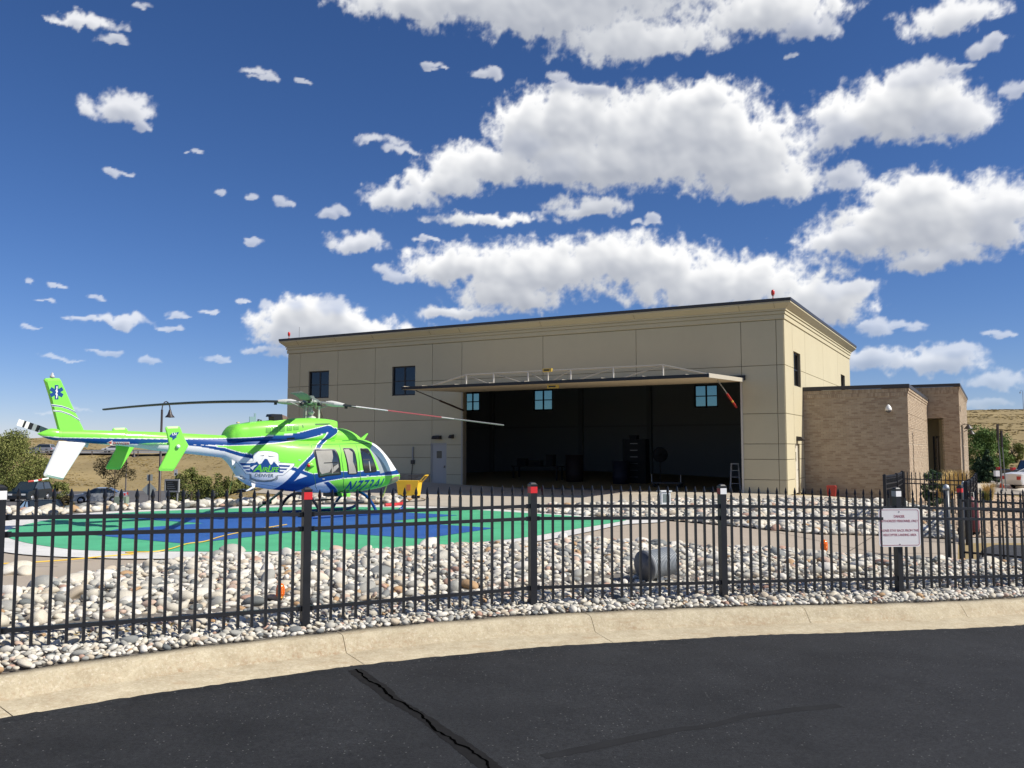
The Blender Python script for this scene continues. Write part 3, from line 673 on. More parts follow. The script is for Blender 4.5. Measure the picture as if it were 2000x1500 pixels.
# two boulders by the path on the left
BO = [(gpx(88, 1166), .24), (gpx(134, 1162), .26), (gpx(28, 1122), .20), (gpx(12, 1125), .14), (gpx(50, 1124), .15), (gpx(455, 1082), .2), (gpx(1100, 1056), .16), (gpx(835, 1078), .22), (gpx(900, 1076), .18), (gpx(665, 1086), .19)]
S_b = np.array([(p.x, p.y, p.z + .02, q) for p, q in BO])
S_all = np.concatenate([S_low, S_up, S_b]); S_all = S_all[(S_all[:, 1] > 0)]
ang = S_all[:, 3] / np.hypot(S_all[:, 0], S_all[:, 1]); vis = np.abs(S_all[:, 0] / S_all[:, 1]) < .60
order = np.argsort(-(ang * vis)); big, rest = S_all[order[:300]], S_all[order[300:]]
near_m = rest[:, 3] / rest[:, 1] > .0
bake('loose_stones', rest, T2, M_STA, 11, bed)
SM = []
for V, Fc in T3:
    me = bpy.data.meshes.new('stone'); me.from_pydata(V.tolist(), [], Fc.tolist()); me.update()
    for p in me.polygons: p.use_smooth = True
    me.materials.append(M_STO); SM.append(me)
rs = random.Random(5)
for (x, y, z, q) in big:
    o = bpy.data.objects.new('stone', rs.choice(SM)); link(o, bed); o.location = (x, y, z + q * .28); o.scale = (q * 1.12,) * 3; o.rotation_euler = (rs.gauss(0, .25), rs.gauss(0, .25), rs.uniform(0, 6.28))
# far beds: behind the pad, in front of the apron
back_poly = pxpoly([(-120, 1022), (-20, 1021), (60, 1012), (150, 1005), (250, 999.5), (475, 990.5), (600, 986.5), (700, 985.5), (775, 986), (800, 982), (770, 977), (640, 977.5), (470, 983), (400, 987), (290, 991), (170, 996), (100, 1000), (-120, 1009)])
bb = sheet('cobble_bed', back_poly, M_SOIL, .046, .6)
S = scatter(back_poly, [(.13, .22, .8, 14, .03), (.08, .13, .82, 45, .02), (.11, .16, .75, 14, .10)], 3, None, .03)
bake('loose_stones', S, T2, M_STA, 12, bb)
fp = pxpoly([(1042, 1004), (1180, 1012), (1320, 1020), (1420, 1029), (1500, 1037), (1600, 1046), (1710, 1048), (1870, 1056), (1835, 1000), (1760, 986), (1725, 982), (1600, 979), (1500, 979), (1400, 980), (1320, 980), (1245, 985), (1150, 989), (1048, 991)])
fb_ = sheet('cobble_bed', fp, M_SOIL, .05, .6)
S = scatter(fp, [(.10, .17, .82, 8, .02), (.07, .10, .82, 60, .02), (.045, .07, .82, 170, .02), (.07, .11, .75, 18, .08)], 4, None, .03)
bake('loose_stones', S, T2, M_STA, 13, fb_)
S = scatter(gb, [(.05, .09, .9, 25, .0)], 5, None, .0); S = S[(S[:, 0] / S[:, 1] < .62)]
gs_ = bake('loose_gravel', S, T1, mat('tan_gravel', (.36, .26, .18), .9, col2=(.62, .50, .38), scale=5), 14, gravel_bed)
# ------------------------------------------------------------------ steel picket fence
M_BLK = mat('black_powder_coat', (.012, .013, .016), .38, noise=.2, scale=8, spec=.5)
M_RED = mat('red_tape', (.62, .02, .025), .45); M_WHT = mat('white_tape', (.80, .80, .80), .4); M_GRY = mat('grey_tape', (.30, .32, .33), .4); M_RED_SHADED = mat('shaded_red_tape', (.30, .02, .02), .5)  # darker red is the same tape with left-face shade painted in
def picket_mesh():
    mb = MB(); w = .0125
    mb.box(-w, w, -w, w, 0, 1.20); 
    mb.lathe([(.013, 1.198), (.017, 1.205), (.012, 1.222), (.020, 1.252), (.013, 1.285), (.003, 1.315)], n=4, sm=False)
    o = mb.build('picket', M_BLK); me = o.data; bpy.data.objects.remove(o); return me
PK = picket_mesh()
def fence(name, posts, label, npk, parts_zoff=.03, tall=1.345, post_w=.08, bands=None, rails=(1.10, .957, .171), rail_w=.036, caps=True, scale=1.0, lastpost=True, gatelabel=None):
    P = [Vector(p) for p in posts]; root = empty(name, P[0], 0, label, 'fence'); org = P[0]
    for i, p in enumerate(P):
        if i == len(P) - 1 and not lastpost: break
        q = p - org; a = P[max(i - 1, 0)]; b = P[min(i + 1, len(P) - 1)]; ang = math.atan2((b - a).y, (b - a).x); Mr = Matrix.Translation(q) @ Matrix.Rotation(ang, 4, 'Z'); w = post_w / 2
        mb = MB(); mb.box(-w, w, -w, w, -.25, tall, Mr); o = mb.build('post', M_BLK, root)
        if caps:
            mb = MB(); w2 = w + .004; mb.box(-w2, w2, -w2, w2, tall - .012, tall + .006, Mr); mb.lathe([(w2 * 1.2, tall + .006), (w2 * .8, tall + .022), (.004, tall + .03)], n=4, M=Mr @ Matrix.Rotation(PI / 4, 4, 'Z'), sm=False); mb.build('post_cap', M_BLK, o)
        if bands and bands[i]:
            f, l, r = bands[i]; w3 = w + .003; z0, z1 = tall - .095, tall - .022
            for mm, bx in ((f, (-w3, w3, -w3, -w3 + .002)), (l, (-w3, -w3 + .002, -w3 + .002, w3)), (r, (w3 - .002, w3, -w3 + .002, w3))):
                if mm is None: continue
                mb = MB(); mb.box(bx[0], bx[1], bx[2], bx[3], z0, z1, Mr); mb.build('reflective_band', mm, o)
    for i, (a, b) in enumerate(zip(P, P[1:])):
        a = a - org; b = b - org; d = (b - a); L = Vector((d.x, d.y)).length; u = Vector((d.x / L, d.y / L, 0)); s = d.z / L
        for h in rails:
            h *= scale; mb = MB(); mb.bar(a + Vector((0, 0, h)) + u * (post_w / 2), b + Vector((0, 0, h)) - u * (post_w / 2), rail_w, rail_w); o = mb.build('rail', M_BLK, root)
            if npk == 19:
                for e in (a + u * (post_w / 2 + .022), b - u * (post_w / 2 + .022)):
                    m2 = MB(); m2.bar(e + Vector((0, 0, h - .024)), e + Vector((0, 0, h + .024)), .05, .045); m2.build('rail_bracket', M_BLK, o)
        n = npk; ang = math.atan2(u.y, u.x)
        for k in range(1, n + 1):
            t = k / (n + 1); o = bpy.data.objects.new('picket', PK); link(o, root); p = a.lerp(b, t); o.location = (p.x, p.y, p.z + parts_zoff); o.rotation_euler = (0, 0, ang); o.scale = (1, 1, scale)
    return root
def fz(x, y): return (x, y, g1(x, y))
FP = [(-6.3, 5.6, .12), (-4.262, 7.30, .085), (-2.066, 8.83, .0), (.237, 10.12, .0), (2.60, 10.86, -.05), (5.14, 11.72, -.125), (7.72, 12.6, -.21), (10.3, 13.5, -.30)]
front_fence = fence('picket_fence', FP, 'long black steel picket fence standing in the cobbles behind the kerb', 19,
    bands=[None, (M_WHT, None, M_WHT), (M_RED, M_RED_SHADED, M_RED), (M_RED, M_RED, M_RED), (M_WHT, M_RED_SHADED, M_WHT), (M_WHT, M_GRY, M_RED), (M_RED, M_RED, M_RED), None])
# the walkway enclosure behind on the right
Cc = Vector((8.18, 16.0)); U29 = Vector((.4848, .8746))
right_run = fence('picket_fence', [fz(8.18, 16.0), fz(9.9, 14.35), fz(11.6, 12.8)], 'short black picket fence running right from the gate post to the frame edge', 13, bands=[(M_RED, M_GRY, M_RED), None, None])
pB = [Cc + U29 * t for t in (.9, 4.7, 8.6, 12.6)] 
side_b = fence('picket_fence', [fz(*(Cc + U29 * t)) for t in (3.4, 6.4, 9.4, 12.4, 14.4)], 'black picket fence seen edge on, right side of the walkway by the gate post', 22)
pA = [Vector((10.3, 24.2)), Vector((11.6, 26.4)), Vector((12.75, 28.6))]
side_a = fence('picket_fence', [fz(*p) for p in pA], 'black picket fence seen edge on in front of the brick corner', 20)
far_f = fence('picket_fence', [fz(12.83, 28.7), fz(15.0, 28.6)], 'thin black picket fence crossing behind the walkway in front of the brick wing', 15, caps=False, lastpost=False)
# gate posts
def gate_post(x, y, h, w, label, m, cap):
    p = gpx(x, y); r = empty('gate_post', p, 0, label, 'post'); mb = MB(); mb.lathe([(w, -.2), (w, h)], n=16); mb.build('pole', m, r)
    mb = MB(); mb.lathe([(w * 1.12, h - .02), (w * 1.12, h + .02), (w * .85, h + .06), (.01, h + .085)], n=16); mb.build('dome_cap', cap, r)
    mb = MB(); mb.tube([(-w, 0, h * .82), (w * 2.2, 0, h * .82)], .018, 8); mb.tube([(-w, 0, h * .25), (w * 2.2, 0, h * .25)], .018, 8); mb.build('hinge', M_BLK, r); return r
M_STEEL = mat('dark_painted_steel', (.06, .07, .08), .4); M_GALV = mat('galvanised_steel', (.42, .44, .45), .42, noise=.15, scale=9, metal=.55)
gate_post(1853, 1094, 1.30, .052, 'round dark grey gate post with domed cap standing in the cobbles', M_STEEL, M_GALV)
gate_post(1885, 1052, 1.25, .035, 'slim galvanised latch pole beside the red handcart behind the fence', M_GALV, M_GALV)
# danger sign
def danger_sign():
    P = Vector(FP[5]); d = (Vector(FP[5]) - Vector(FP[4])); ang = math.radians(4)
    w, h = .57, .505; zc = .845
    r = empty('danger_sign', P + Vector((-.01, -.028, 0)), ang, 'white danger sign with red lettering hung on the fence post', 'sign')
    def rr(w, h, rad, n=6):
        o = []
        for cx, cz, a0 in ((w / 2 - rad, h / 2 - rad, 0), (-w / 2 + rad, h / 2 - rad, 90), (-w / 2 + rad, -h / 2 + rad, 180), (w / 2 - rad, -h / 2 + rad, 270)):
            for k in range(n + 1): t = math.radians(a0 + 90 * k / n); o.append((cx + rad * math.cos(t), cz + rad * math.sin(t) + zc))
        return o
    y0 = -.0475
    mb = MB(); mb.prism(rr(w, h, .04), 'y', y0 - .004, y0); mb.build('sign_plate', mat('sign_white', (.84, .82, .82), .35, coat=.2), r)
    o1 = rr(w - .035, h - .035, .03); o2 = rr(w - .047, h - .047, .026); n = len(o1)
    V = [(x, y0 - .0055, z) for x, z in o1 + o2]; F = [(i, (i + 1) % n, n + (i + 1) % n, n + i) for i in range(n)]
    mred = mat('sign_maroon', (.42, .13, .16), .5); mesh_py('border_line', V, F, mred, r)
    mt = mat('sign_red_print', (.50, .19, .22), .5)
    for s, sz, z in (('DANGER', .046, .975), ('AUTHORIZED PERSONNEL ONLY', .044, .917), ('PLEASE STAY BACK FROM THE', .043, .793), ('HELICOPTER LANDING AREA', .043, .735)):
        t = text_mesh(s, sz, 'lettering', mt, r, .0006, spacing=.93); t.rotation_euler = (PI / 2, 0, 0); t.location = (0, y0 - .0055, z)
        wd = t.dimensions.x; mx = .515
        if wd > mx: t.scale = (mx / wd, 1, 1)
        if s == 'DANGER': t.scale = (.84, 1.1, 1)
        if s.startswith('HELI'): t.scale = (min(1, .455 / wd), 1, 1)
    mb = MB()
    for z in (zc + h / 2 - .045, zc - h / 2 + .035): mb.lathe([(.008, 0), (.008, .004), (.003, .006)], n=8, M=Matrix.Translation((0, y0 - .004, z)) @ Matrix.Rotation(PI / 2, 4, 'X'))
    mb.build('bolt', mat('bolt_steel', (.25, .25, .25), .4, metal=.8), r)
danger_sign()
# amber marker lights
def amber(x, y, label, sc=1.0):
    p = gpx(x, y); r = empty('marker_light', p, 0, label, 'lamp', None); k = sc
    mb = MB(); mb.lathe([(.022 * k, -.12), (.022 * k, .08 * k), (.038 * k, .085 * k), (.038 * k, .105 * k)], n=16); mb.build('stem', mat('brass_fitting', (.50, .26, .05), .4, metal=.5), r)
    mb = MB(); mb.lathe([(.036 * k, .105 * k), (.048 * k, .115 * k), (.050 * k, .17 * k), (.046 * k, .21 * k), (.033 * k, .24 * k), (.012 * k, .252 * k)], n=20); mb.build('globe', mat('amber_glass', (1.0, .20, .01), .15, spec=.7, trans=.25), r)
    mb = MB()
    for z in (.135, .15, .165, .18, .195): mb.lathe([(.0495 * k, z * k), (.0525 * k, (z + .004) * k), (.0495 * k, (z + .008) * k)], n=20)
    mb.build('lens_rib', MATS['amber_glass'], r)
    mb = MB(); mb.lathe([(.016 * k, .11 * k), (.02 * k, .16 * k), (.012 * k, .2 * k)], n=12); mb.build('bulb', mat('amber_bulb', (1, .45, .08), .4), r)
amber(547, 1183, 'amber marker light on a short brass stem among cobbles left of the red banded post', 1.0)
amber(1610, 1090, 'amber marker light at the concrete edge behind the right part of the fence', 1.3)
# ribbed floodlight drum
def flood():
    p = gpx(1291, 1140); r = empty('floodlight', p + Vector((0, .15, .0)), 0, 'ribbed grey cylindrical floodlight lying on the cobbles behind the fence', 'floodlight'); r.scale = (.86, .86, .86)
    M = Matrix.Translation((0, 0, .30)) @ Matrix.Rotation(math.radians(32), 4, 'Z') @ Matrix.Rotation(math.radians(-6), 4, 'Y') @ Matrix.Rotation(PI / 2, 4, 'Y')
    prof = [(.20, -.27)]; z = -.24
    for k in range(17): prof += [(.222, z), (.222, z + .012), (.205, z + .016), (.205, z + .026)]; z += .028
    prof += [(.20, z), (.17, z + .03), (.06, z + .05)]
    mf = mat('cast_aluminium', (.34, .37, .40), .6, metal=.1, noise=.08, scale=20)
    mb = MB(); mb.lathe(prof, n=36, M=M, sm=False); mb.build('housing', mf, r)
    mb = MB(); mb.lathe([(.245, -.31), (.245, -.262), (.215, -.255)], n=36, M=M); b = mb.build('front_bezel', mat('bezel_grey', (.15, .16, .18), .7), r)
    mb = MB(); mb.lathe([(.21, -.318), (.21, -.311)], n=36, M=M); mb.build('lens', mat('flood_lens', (.10, .105, .12), .6), b)
    mb = MB(); mb.box(-.05, .05, -.13, .13, -.1, .10); mb.box(-.16, .16, -.03, .03, .04, .07); mb.build('mount', mf, r)
flood()
# white control box by the apron
def ctrl_box():
    p = gpx(1298, 996); r = empty('control_box', p, math.radians(20), 'small white weatherproof box on a post at the edge of the apron', 'box')
    mb = MB(); mb.box(-.16, .16, -.11, .11, .18, .56); mb.box(-.19, .19, -.14, .14, .56, .60); mb.build('housing', mat('box_white', (.74, .76, .76), .5), r)
    mb = MB(); mb.box(-.12, .12, -.116, -.111, .24, .50); mb.build('window', mat('box_window', (.20, .24, .24), .2), r)
    mb = MB(); mb.box(-.05, .05, -.05, .05, -.1, .18); mb.build('post', M_GALV, r)
ctrl_box()
# yellow cable over the ground
def cable(px, label, m, rad=.012, dz=.05, name='cable'):
    P = [gpx(x, y) + Vector((0, 0, dz)) for x, y in px]; Q = []
    for i in range(len(P) - 1):
        a, b, c, d = P[max(i - 1, 0)], P[i], P[i + 1], P[min(i + 2, len(P) - 1)]
        for j in range(6): t = j / 6; Q.append(0.5 * ((2 * b) + (c - a) * t + (2 * a - 5 * b + 4 * c - d) * t * t + (3 * b - a - 3 * c + d) * t ** 3))
    Q.append(P[-1])
    for q in Q: q.z = g1(q.x, q.y) + dz + rad
    mb = MB(); mb.tube(Q, rad, 6); return tag(mb.build(name, m), label, 'cable')
cable([(-60, 1116), (0, 1110), (60, 1107), (140, 1101), (190, 1096), (245, 1091), (262, 1089), (245, 1087), (262, 1086), (300, 1085), (330, 1080), (355, 1072), (370, 1068), (400, 1064), (440, 1052), (500, 1040), (560, 1030)], 'yellow cable snaking over the pad towards the helicopter', mat('yellow_cable', (.72, .46, .05), .5), .011, .058)
# ------------------------------------------------------------------ hangar
HC = Vector((11.09, 35.28, -.1)); HAZ = math.radians(-29)
M_STUC = mat('tan_stucco', (.53, .475, .325), .9, col2=(.56, .505, .35), scale=.35, bump=.12, bscale=120, detail=8, spec=.2, stain=(1.1, .16, (.40, .35, .25)))
M_STUD = mat('dark_joint', (.24, .20, .14), .95)  # dark brown backing that shows in the joints
M_CAP = mat('dark_metal_cap', (.045, .043, .045), .45)
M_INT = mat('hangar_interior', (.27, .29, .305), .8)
M_FRAME = mat('window_frame_black', (.012, .014, .018), .4)
def glass(name, tint, rough=.03, tr=.75):
    if name in MATS: return MATS[name]
    m = bpy.data.materials.new(name); m.use_nodes = True; t = m.node_tree; t.nodes.clear(); L = t.links
    g = N(t, 'ShaderNodeBsdfGlossy'); g.inputs['Roughness'].default_value = rough; g.inputs['Color'].default_value = (.9, .95, 1, 1)
    tr_ = N(t, 'ShaderNodeBsdfTransparent'); tr_.inputs[0].default_value = (*tint, 1)
    fr = N(t, 'ShaderNodeFresnel'); fr.inputs[0].default_value = 1.6; mx = N(t, 'ShaderNodeMixShader')
    L.new(fr.outputs[0], mx.inputs[0]); L.new(tr_.outputs[0], mx.inputs[1]); L.new(g.outputs[0], mx.inputs[2]); o = N(t, 'ShaderNodeOutputMaterial'); L.new(mx.outputs[0], o.inputs[0])
    MATS[name] = m; return m
M_GTEAL = glass('teal_glass', (.50, .63, .60)); M_GDARK = glass('dark_glass', (.10, .15, .17))
HX0, HX1, HY0, HY1, HT = -26.96, 0.0, 0.0, 18.3, 7.85
VJ = [-26.96, -26.06, -23.37, -20.86, -17.25, -15.5, -11.01, -6.38, -1.74, -0.3, 0.0]
HJ = [0.0, .62, 1.45, 2.08, 3.32, 5.30, 7.16]
hangar = empty('hangar', HC, HAZ, 'large tan stucco hangar with its wide door raised open behind the helicopter', 'hangar')
def rects_minus(r, holes):
    """split rect (x0,x1,z0,z1) by holes"""
    out = [r]
    for h in holes:
        nw = []
        for (a, b, c, d) in out:
            if h[0] >= b - 1e-6 or h[1] <= a + 1e-6 or h[2] >= d - 1e-6 or h[3] <= c + 1e-6: nw.append((a, b, c, d)); continue
            x0, x1 = max(a, h[0]), min(b, h[1])
            if x0 > a: nw.append((a, x0, c, d))
            if x1 < b: nw.append((x1, b, c, d))
            if h[2] > c: nw.append((x0, x1, c, h[2]))
            if h[3] < d: nw.append((x0, x1, h[3], d))
        out = nw
    return out
def wall_panels(parent, xs, zs, holes, face, plane, m, gap=.012, th=.05, sign=-1):
    """face 'y': panels in the x-z plane standing proud of y=plane; 'x': in the y-z plane"""
    for i in range(len(xs) - 1):
        for j in range(len(zs) - 1):
            R = rects_minus((xs[i] + gap, xs[i + 1] - gap, zs[j] + gap, zs[j + 1] - gap), holes)
            R = [q for q in R if q[1] - q[0] > .02 and q[3] - q[2] > .02]
            if not R: continue
            mb = MB()
            for (a, b, c, d) in R:
                p0, p1 = sorted((plane, plane + sign * th))
                if face == 'y': mb.box(a, b, p0, p1, c, d)
                else: mb.box(p0, p1, a, b, c, d)
            mb.build('wall_panel', m, parent)
OPEN = (-15.42, -1.80, -.2, 4.72)
PD = (-17.33, -16.38, -.2, 2.18)
W1 = (-25.43, -23.98, 4.63, 6.12); W2 = (-19.76, -18.30, 4.61, 6.12)
fh = [OPEN, PD, W1, W2]
def core_wall(face, plane0, plane1, span, zt, holes, m, name='wall', parent=hangar):
    mb = MB()
    for (a, b, c, d) in rects_minus((span[0], span[1], -.6, zt), holes):
        if face == 'y': mb.box(a, b, plane0, plane1, c, d)
        else: mb.box(plane0, plane1, a, b, c, d)
    return mb.build(name, m, parent)
core_wall('y', .02, .30, (HX0 + .02, HX1 - .02), HT, fh, M_STUD, 'front_wall')
wall_panels(hangar, VJ, HJ + [7.3], fh, 'y', .03, M_STUC, th=.05)
SW = [(1.78, 3.28, 4.56, 6.04), (14.75, 16.25, 4.56, 6.04)]; SD = (1.72, 2.66, -.2, 2.10)
core_wall('x', HX1 - .30, HX1 - .02, (.30, HY1), HT, SW + [SD], M_STUD, 'side_wall')
wall_panels(hangar, [0.0, 1.6, 4.4, 9.1, 13.7, HY1], HJ + [7.3], SW + [SD], 'x', HX1 - .03, M_STUC, th=.05, sign=1)
core_wall('x', HX0 + .0, HX0 + .3, (.30, HY1), HT, [], M_STUC, 'side_wall')
BW = [(-24.8, -23.4, 4.52, 5.98), (-20.96, -19.45, 4.58, 6.04), (-9.35, -7.82, 4.52, 5.97)]
BW[0] = (-26.62, -25.39, 4.66, 6.02)
core_wall('y', HY1 - .3, HY1, (HX0 + .3, HX1 - .3), HT, BW, M_INT, 'back_wall')
for x in (-24.2, -17.2, -12.3, -5.4, -2.0):
    mb = MB(); mb.box(x - .15, x + .15, HY1 - .62, HY1 - .31, 0, 7.0); mb.build('column', mat('interior_steel', (.20, .215, .225), .7), hangar)
mb = MB(); mb.box(HX0 + .3, HX1 - .3, HY1 - .40, HY1 - .31, 3.35, 3.45); mb.build('girt', MATS['interior_steel'], hangar)
mb = MB(); mb.box(HX0 + .31, HX1 - .31, .31, HY1 - .31, -.10, .035); mb.build('hangar_floor', mat('sealed_floor', (.10, .10, .10), .5, noise=.1, scale=.6), hangar)
mb = MB(); mb.box(HX0 + .02, HX1 - .02, .02, HY1 - .02, 7.35, 7.5); mb.build('roof', mat('roof_membrane', (.25, .25, .25), .8), hangar)
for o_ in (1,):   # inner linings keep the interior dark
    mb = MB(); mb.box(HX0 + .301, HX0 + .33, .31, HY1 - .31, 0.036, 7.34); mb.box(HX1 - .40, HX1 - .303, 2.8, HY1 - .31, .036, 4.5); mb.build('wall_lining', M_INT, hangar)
# stepped cornice and metal cap, swept round the building
def cornice(parent, x0, x1, y0, y1, prof, m, name, closed=True):
    V = []; F = []
    for (o, z) in prof:
        V += [(x0 - o, y0 - o, z), (x1 + o, y0 - o, z), (x1 + o, y1 + o, z), (x0 - o, y1 + o, z)]
    for i in range(len(prof) - 1):
        for k in range(4): F.append((i * 4 + k, i * 4 + (k + 1) % 4, (i + 1) * 4 + (k + 1) % 4, (i + 1) * 4 + k))
    return mesh_py(name, V, F, m, parent)
cornice(hangar, HX0, HX1, HY0, HY1, [(.02, 7.18), (.055, 7.19), (.055, 7.36), (.03, 7.365), (.03, 7.385), (.09, 7.39), (.09, 7.50), (.065, 7.505), (.065, 7.525), (.13, 7.53), (.13, 7.60), (.16, 7.61), (.36, 7.80), (.36, 7.862), (.0, 7.862)], M_STUC, 'cornice')
cornice(hangar, HX0, HX1, HY0, HY1, [(.30, 7.865), (.385, 7.865), (.385, 7.99), (.25, 8.0), (-.3, 7.98)], M_CAP, 'roof_cap')
for x in VJ[1:-1]:
    mb = MB(); mb.bar((x, -.365, 7.80), (x, -.165, 7.61), .02, .006, (1, 0, 0)); mb.build('joint', M_STUD, hangar)
def window(parent, face, plane, r, depth, gm, nx=2, nz=2, out=-1, fr=.07, name='window'):
    a, b, c, d = r; y0, y1 = sorted((plane + out * 0.0, plane - out * depth)); mb = MB()
    def bx(a, b, c, d, p, q):
        p, q = sorted((p, q))
        if face == 'y': mb.box(a, b, p, q, c, d)
        else: mb.box(p, q, a, b, c, d)
    p = plane - out * depth; q = p - out * .05
    bx(a, a + fr, c, d, p, q); bx(b - fr, b, c, d, p, q); bx(a + fr, b - fr, c, c + fr, p, q); bx(a + fr, b - fr, d - fr, d, p, q)
    w = mb.build(name, M_FRAME, parent)
    for i in range(1, nx):
        mb = MB(); x = a + (b - a) * i / nx; bx(x - fr * .6, x + fr * .6, c + fr, d - fr, p + out * .004, q); mb.build('mullion', M_FRAME, w)
    for j in range(1, nz):
        for i in range(nx):
            mb = MB(); z = c + (d - c) * (.5 if nz == 2 else j / nz); x0 = a + (b - a) * i / nx + fr * (1 if i == 0 else .6); x1 = a + (b - a) * (i + 1) / nx - fr * (1 if i == nx - 1 else .6)
            bx(x0, x1, z - fr * .35, z + fr * .35, p + out * .002, q); mb.build('glazing_bar', M_FRAME, w)
    for i in range(nx):
        for j in range(nz):
            x0 = a + (b - a) * i / nx + fr * (1 if i == 0 else .6); x1 = a + (b - a) * (i + 1) / nx - fr * (1 if i == nx - 1 else .6)
            z0 = c + (d - c) * j / nz + fr * (1 if j == 0 else .35); z1 = c + (d - c) * (j + 1) / nz - fr * (1 if j == nz - 1 else .35)
            mb = MB(); bx(x0, x1, z0, z1, p - out * .02, p - out * .026); mb.build('pane', gm, w)
    return w
window(hangar, 'y', 0, W1, .10, M_GDARK); window(hangar, 'y', 0, W2, .10, M_GDARK)
for r in SW: window(hangar, 'x', 0, r, .10, M_GDARK, out=1)
for r in BW: window(hangar, 'y', HY1 - .3, r, .10, M_GTEAL, fr=.09)
# person doors
M_DOOR = mat('door_grey', (.42, .41, .385), .55); M_DWH = mat('door_cream', (.66, .62, .52), .5)
mb = MB(); mb.box(PD[0], PD[0] + .05, .0, .12, 0, 2.18); mb.box(PD[1] - .05, PD[1], .0, .12, 0, 2.18); mb.box(PD[0] + .05, PD[1] - .05, .0, .12, 2.13, 2.18); dfr = mb.build('door_frame', M_DOOR, hangar)
mb = MB(); mb.box(PD[0] + .055, PD[1] - .055, .05, .10, .01, 2.125); dr = mb.build('door', M_DOOR, hangar)
mb = MB(); mb.box(PD[0] + .33, PD[0] + .63, .043, .049, 1.42, 1.78); mb.build('vision_panel', mat('door_glass', (.05, .06, .06), .15), dr)
mb = MB(); mb.box(PD[1] - .16, PD[1] - .11, .0, .049, .95, 1.06); mb.tube([(PD[1] - .2, -.01, .98), (PD[1] - .1, -.01, .98)], .012, 6); mb.build('handle', mat('lever_steel', (.15, .15, .15), .3, metal=.7), dr)
mb = MB(); mb.box(-.12, -.07, SD[0] + .01, SD[1] - .01, .01, 2.09); dr2 = mb.build('door', M_DWH, hangar)
mb = MB(); mb.box(-.069, -.062, SD[0] + .35, SD[0] + .55, 1.35, 1.75); mb.build('vision_panel', MATS['door_glass'], dr2)
mb = MB(); mb.tube([(-.05, SD[1] - .15, 1.0), (-.03, SD[1] - .25, 1.0)], .015, 6); mb.build('handle', MATS['lever_steel'], dr2)
# wall lamps
def wall_lamp(M, w=.42, name='wall_lamp'):
    mb = MB(); mb.prism([(0, 0), (-.24, 0), (-.30, .05), (-.18, .17), (0, .19)], 'x', -w / 2, w / 2, M); o = mb.build(name, mat('bronze_lamp', (.035, .03, .028), .45), hangar)
    mb = MB(); mb.box(-w / 2 + .04, w / 2 - .04, -.22, -.04, -.012, -.001, M); mb.build('lens', mat('lamp_lens', (.5, .5, .48), .3), o)
wall_lamp(Matrix.Translation((-16.88, -.02, 2.36)))
wall_lamp(Matrix.Translation((-16.02, -.02, 2.40)), .16)
wall_lamp(Matrix.Translation((.02, 2.15, 2.22)) @ Matrix.Rotation(PI / 2, 4, 'Z'), .42)
# conduit with a receptacle near the yellow cart
mb = MB(); mb.tube([(-18.38, -.06, 1.98), (-18.38, -.06, 1.30)], .045, 8); c = mb.build('fuel_vent_pipe', mat('grey_conduit', (.30, .30, .29), .5), hangar)
mb = MB(); mb.tube([(-18.38, -.07, 1.3), (-18.40, -.08, .9), (-18.44, -.08, .5), (-18.40, -.09, .1)], .018, 6); mb.build('hose', M_BLK, c)
mb = MB(); mb.box(-18.47, -18.29, -.12, -.02, 1.12, 1.32); mb.build('receptacle', MATS['bronze_lamp'], c)
# brick plinth left of the door
def bricks(parent, face, plane, a0, a1, z0, z1, m, out=-1, bw=.235, bh=.075, holes=(), seed=1, name='brickwork', th=.022, gap=.011, corr=()):
    r = random.Random(seed); mb = MB(); k = 0; z = z0
    while z < z1 - .02:
        zt = min(z + bh - gap, z1); x = a0 - (bw / 2 if k % 2 else 0)
        while x < a1:
            b = min(x + bw - gap, a1); a = max(x, a0)
            if b - a > .03 and not any(h[0] < (a + b) / 2 < h[1] and h[2] < (z + zt) / 2 < h[3] for h in holes):
                p = plane + out * (th + r.uniform(-.003, .004) + (.03 if any(c[0] <= z < c[1] for c in corr) else 0)); p0, p1 = sorted((plane, p))
                if face == 'y': mb.box(a, b, p0, p1, z, zt)
                else: mb.box(p0, p1, a, b, z, zt)
            x += bw
        z += bh; k += 1
    o = mb.build(name, m, parent, fix=False)
    n = len(mb.V) // 8; at = o.data.attributes.new('tone', 'FLOAT', 'POINT'); v = np.repeat(np.random.default_rng(seed).uniform(0, 1, n), 8).astype(np.float32); at.data.foreach_set('value', v)
    bm = bmesh.new(); bm.from_mesh(o.data); bmesh.ops.recalc_face_normals(bm, faces=bm.faces); bm.to_mesh(o.data); bm.free()
    o['kind'] = 'stuff'; return o
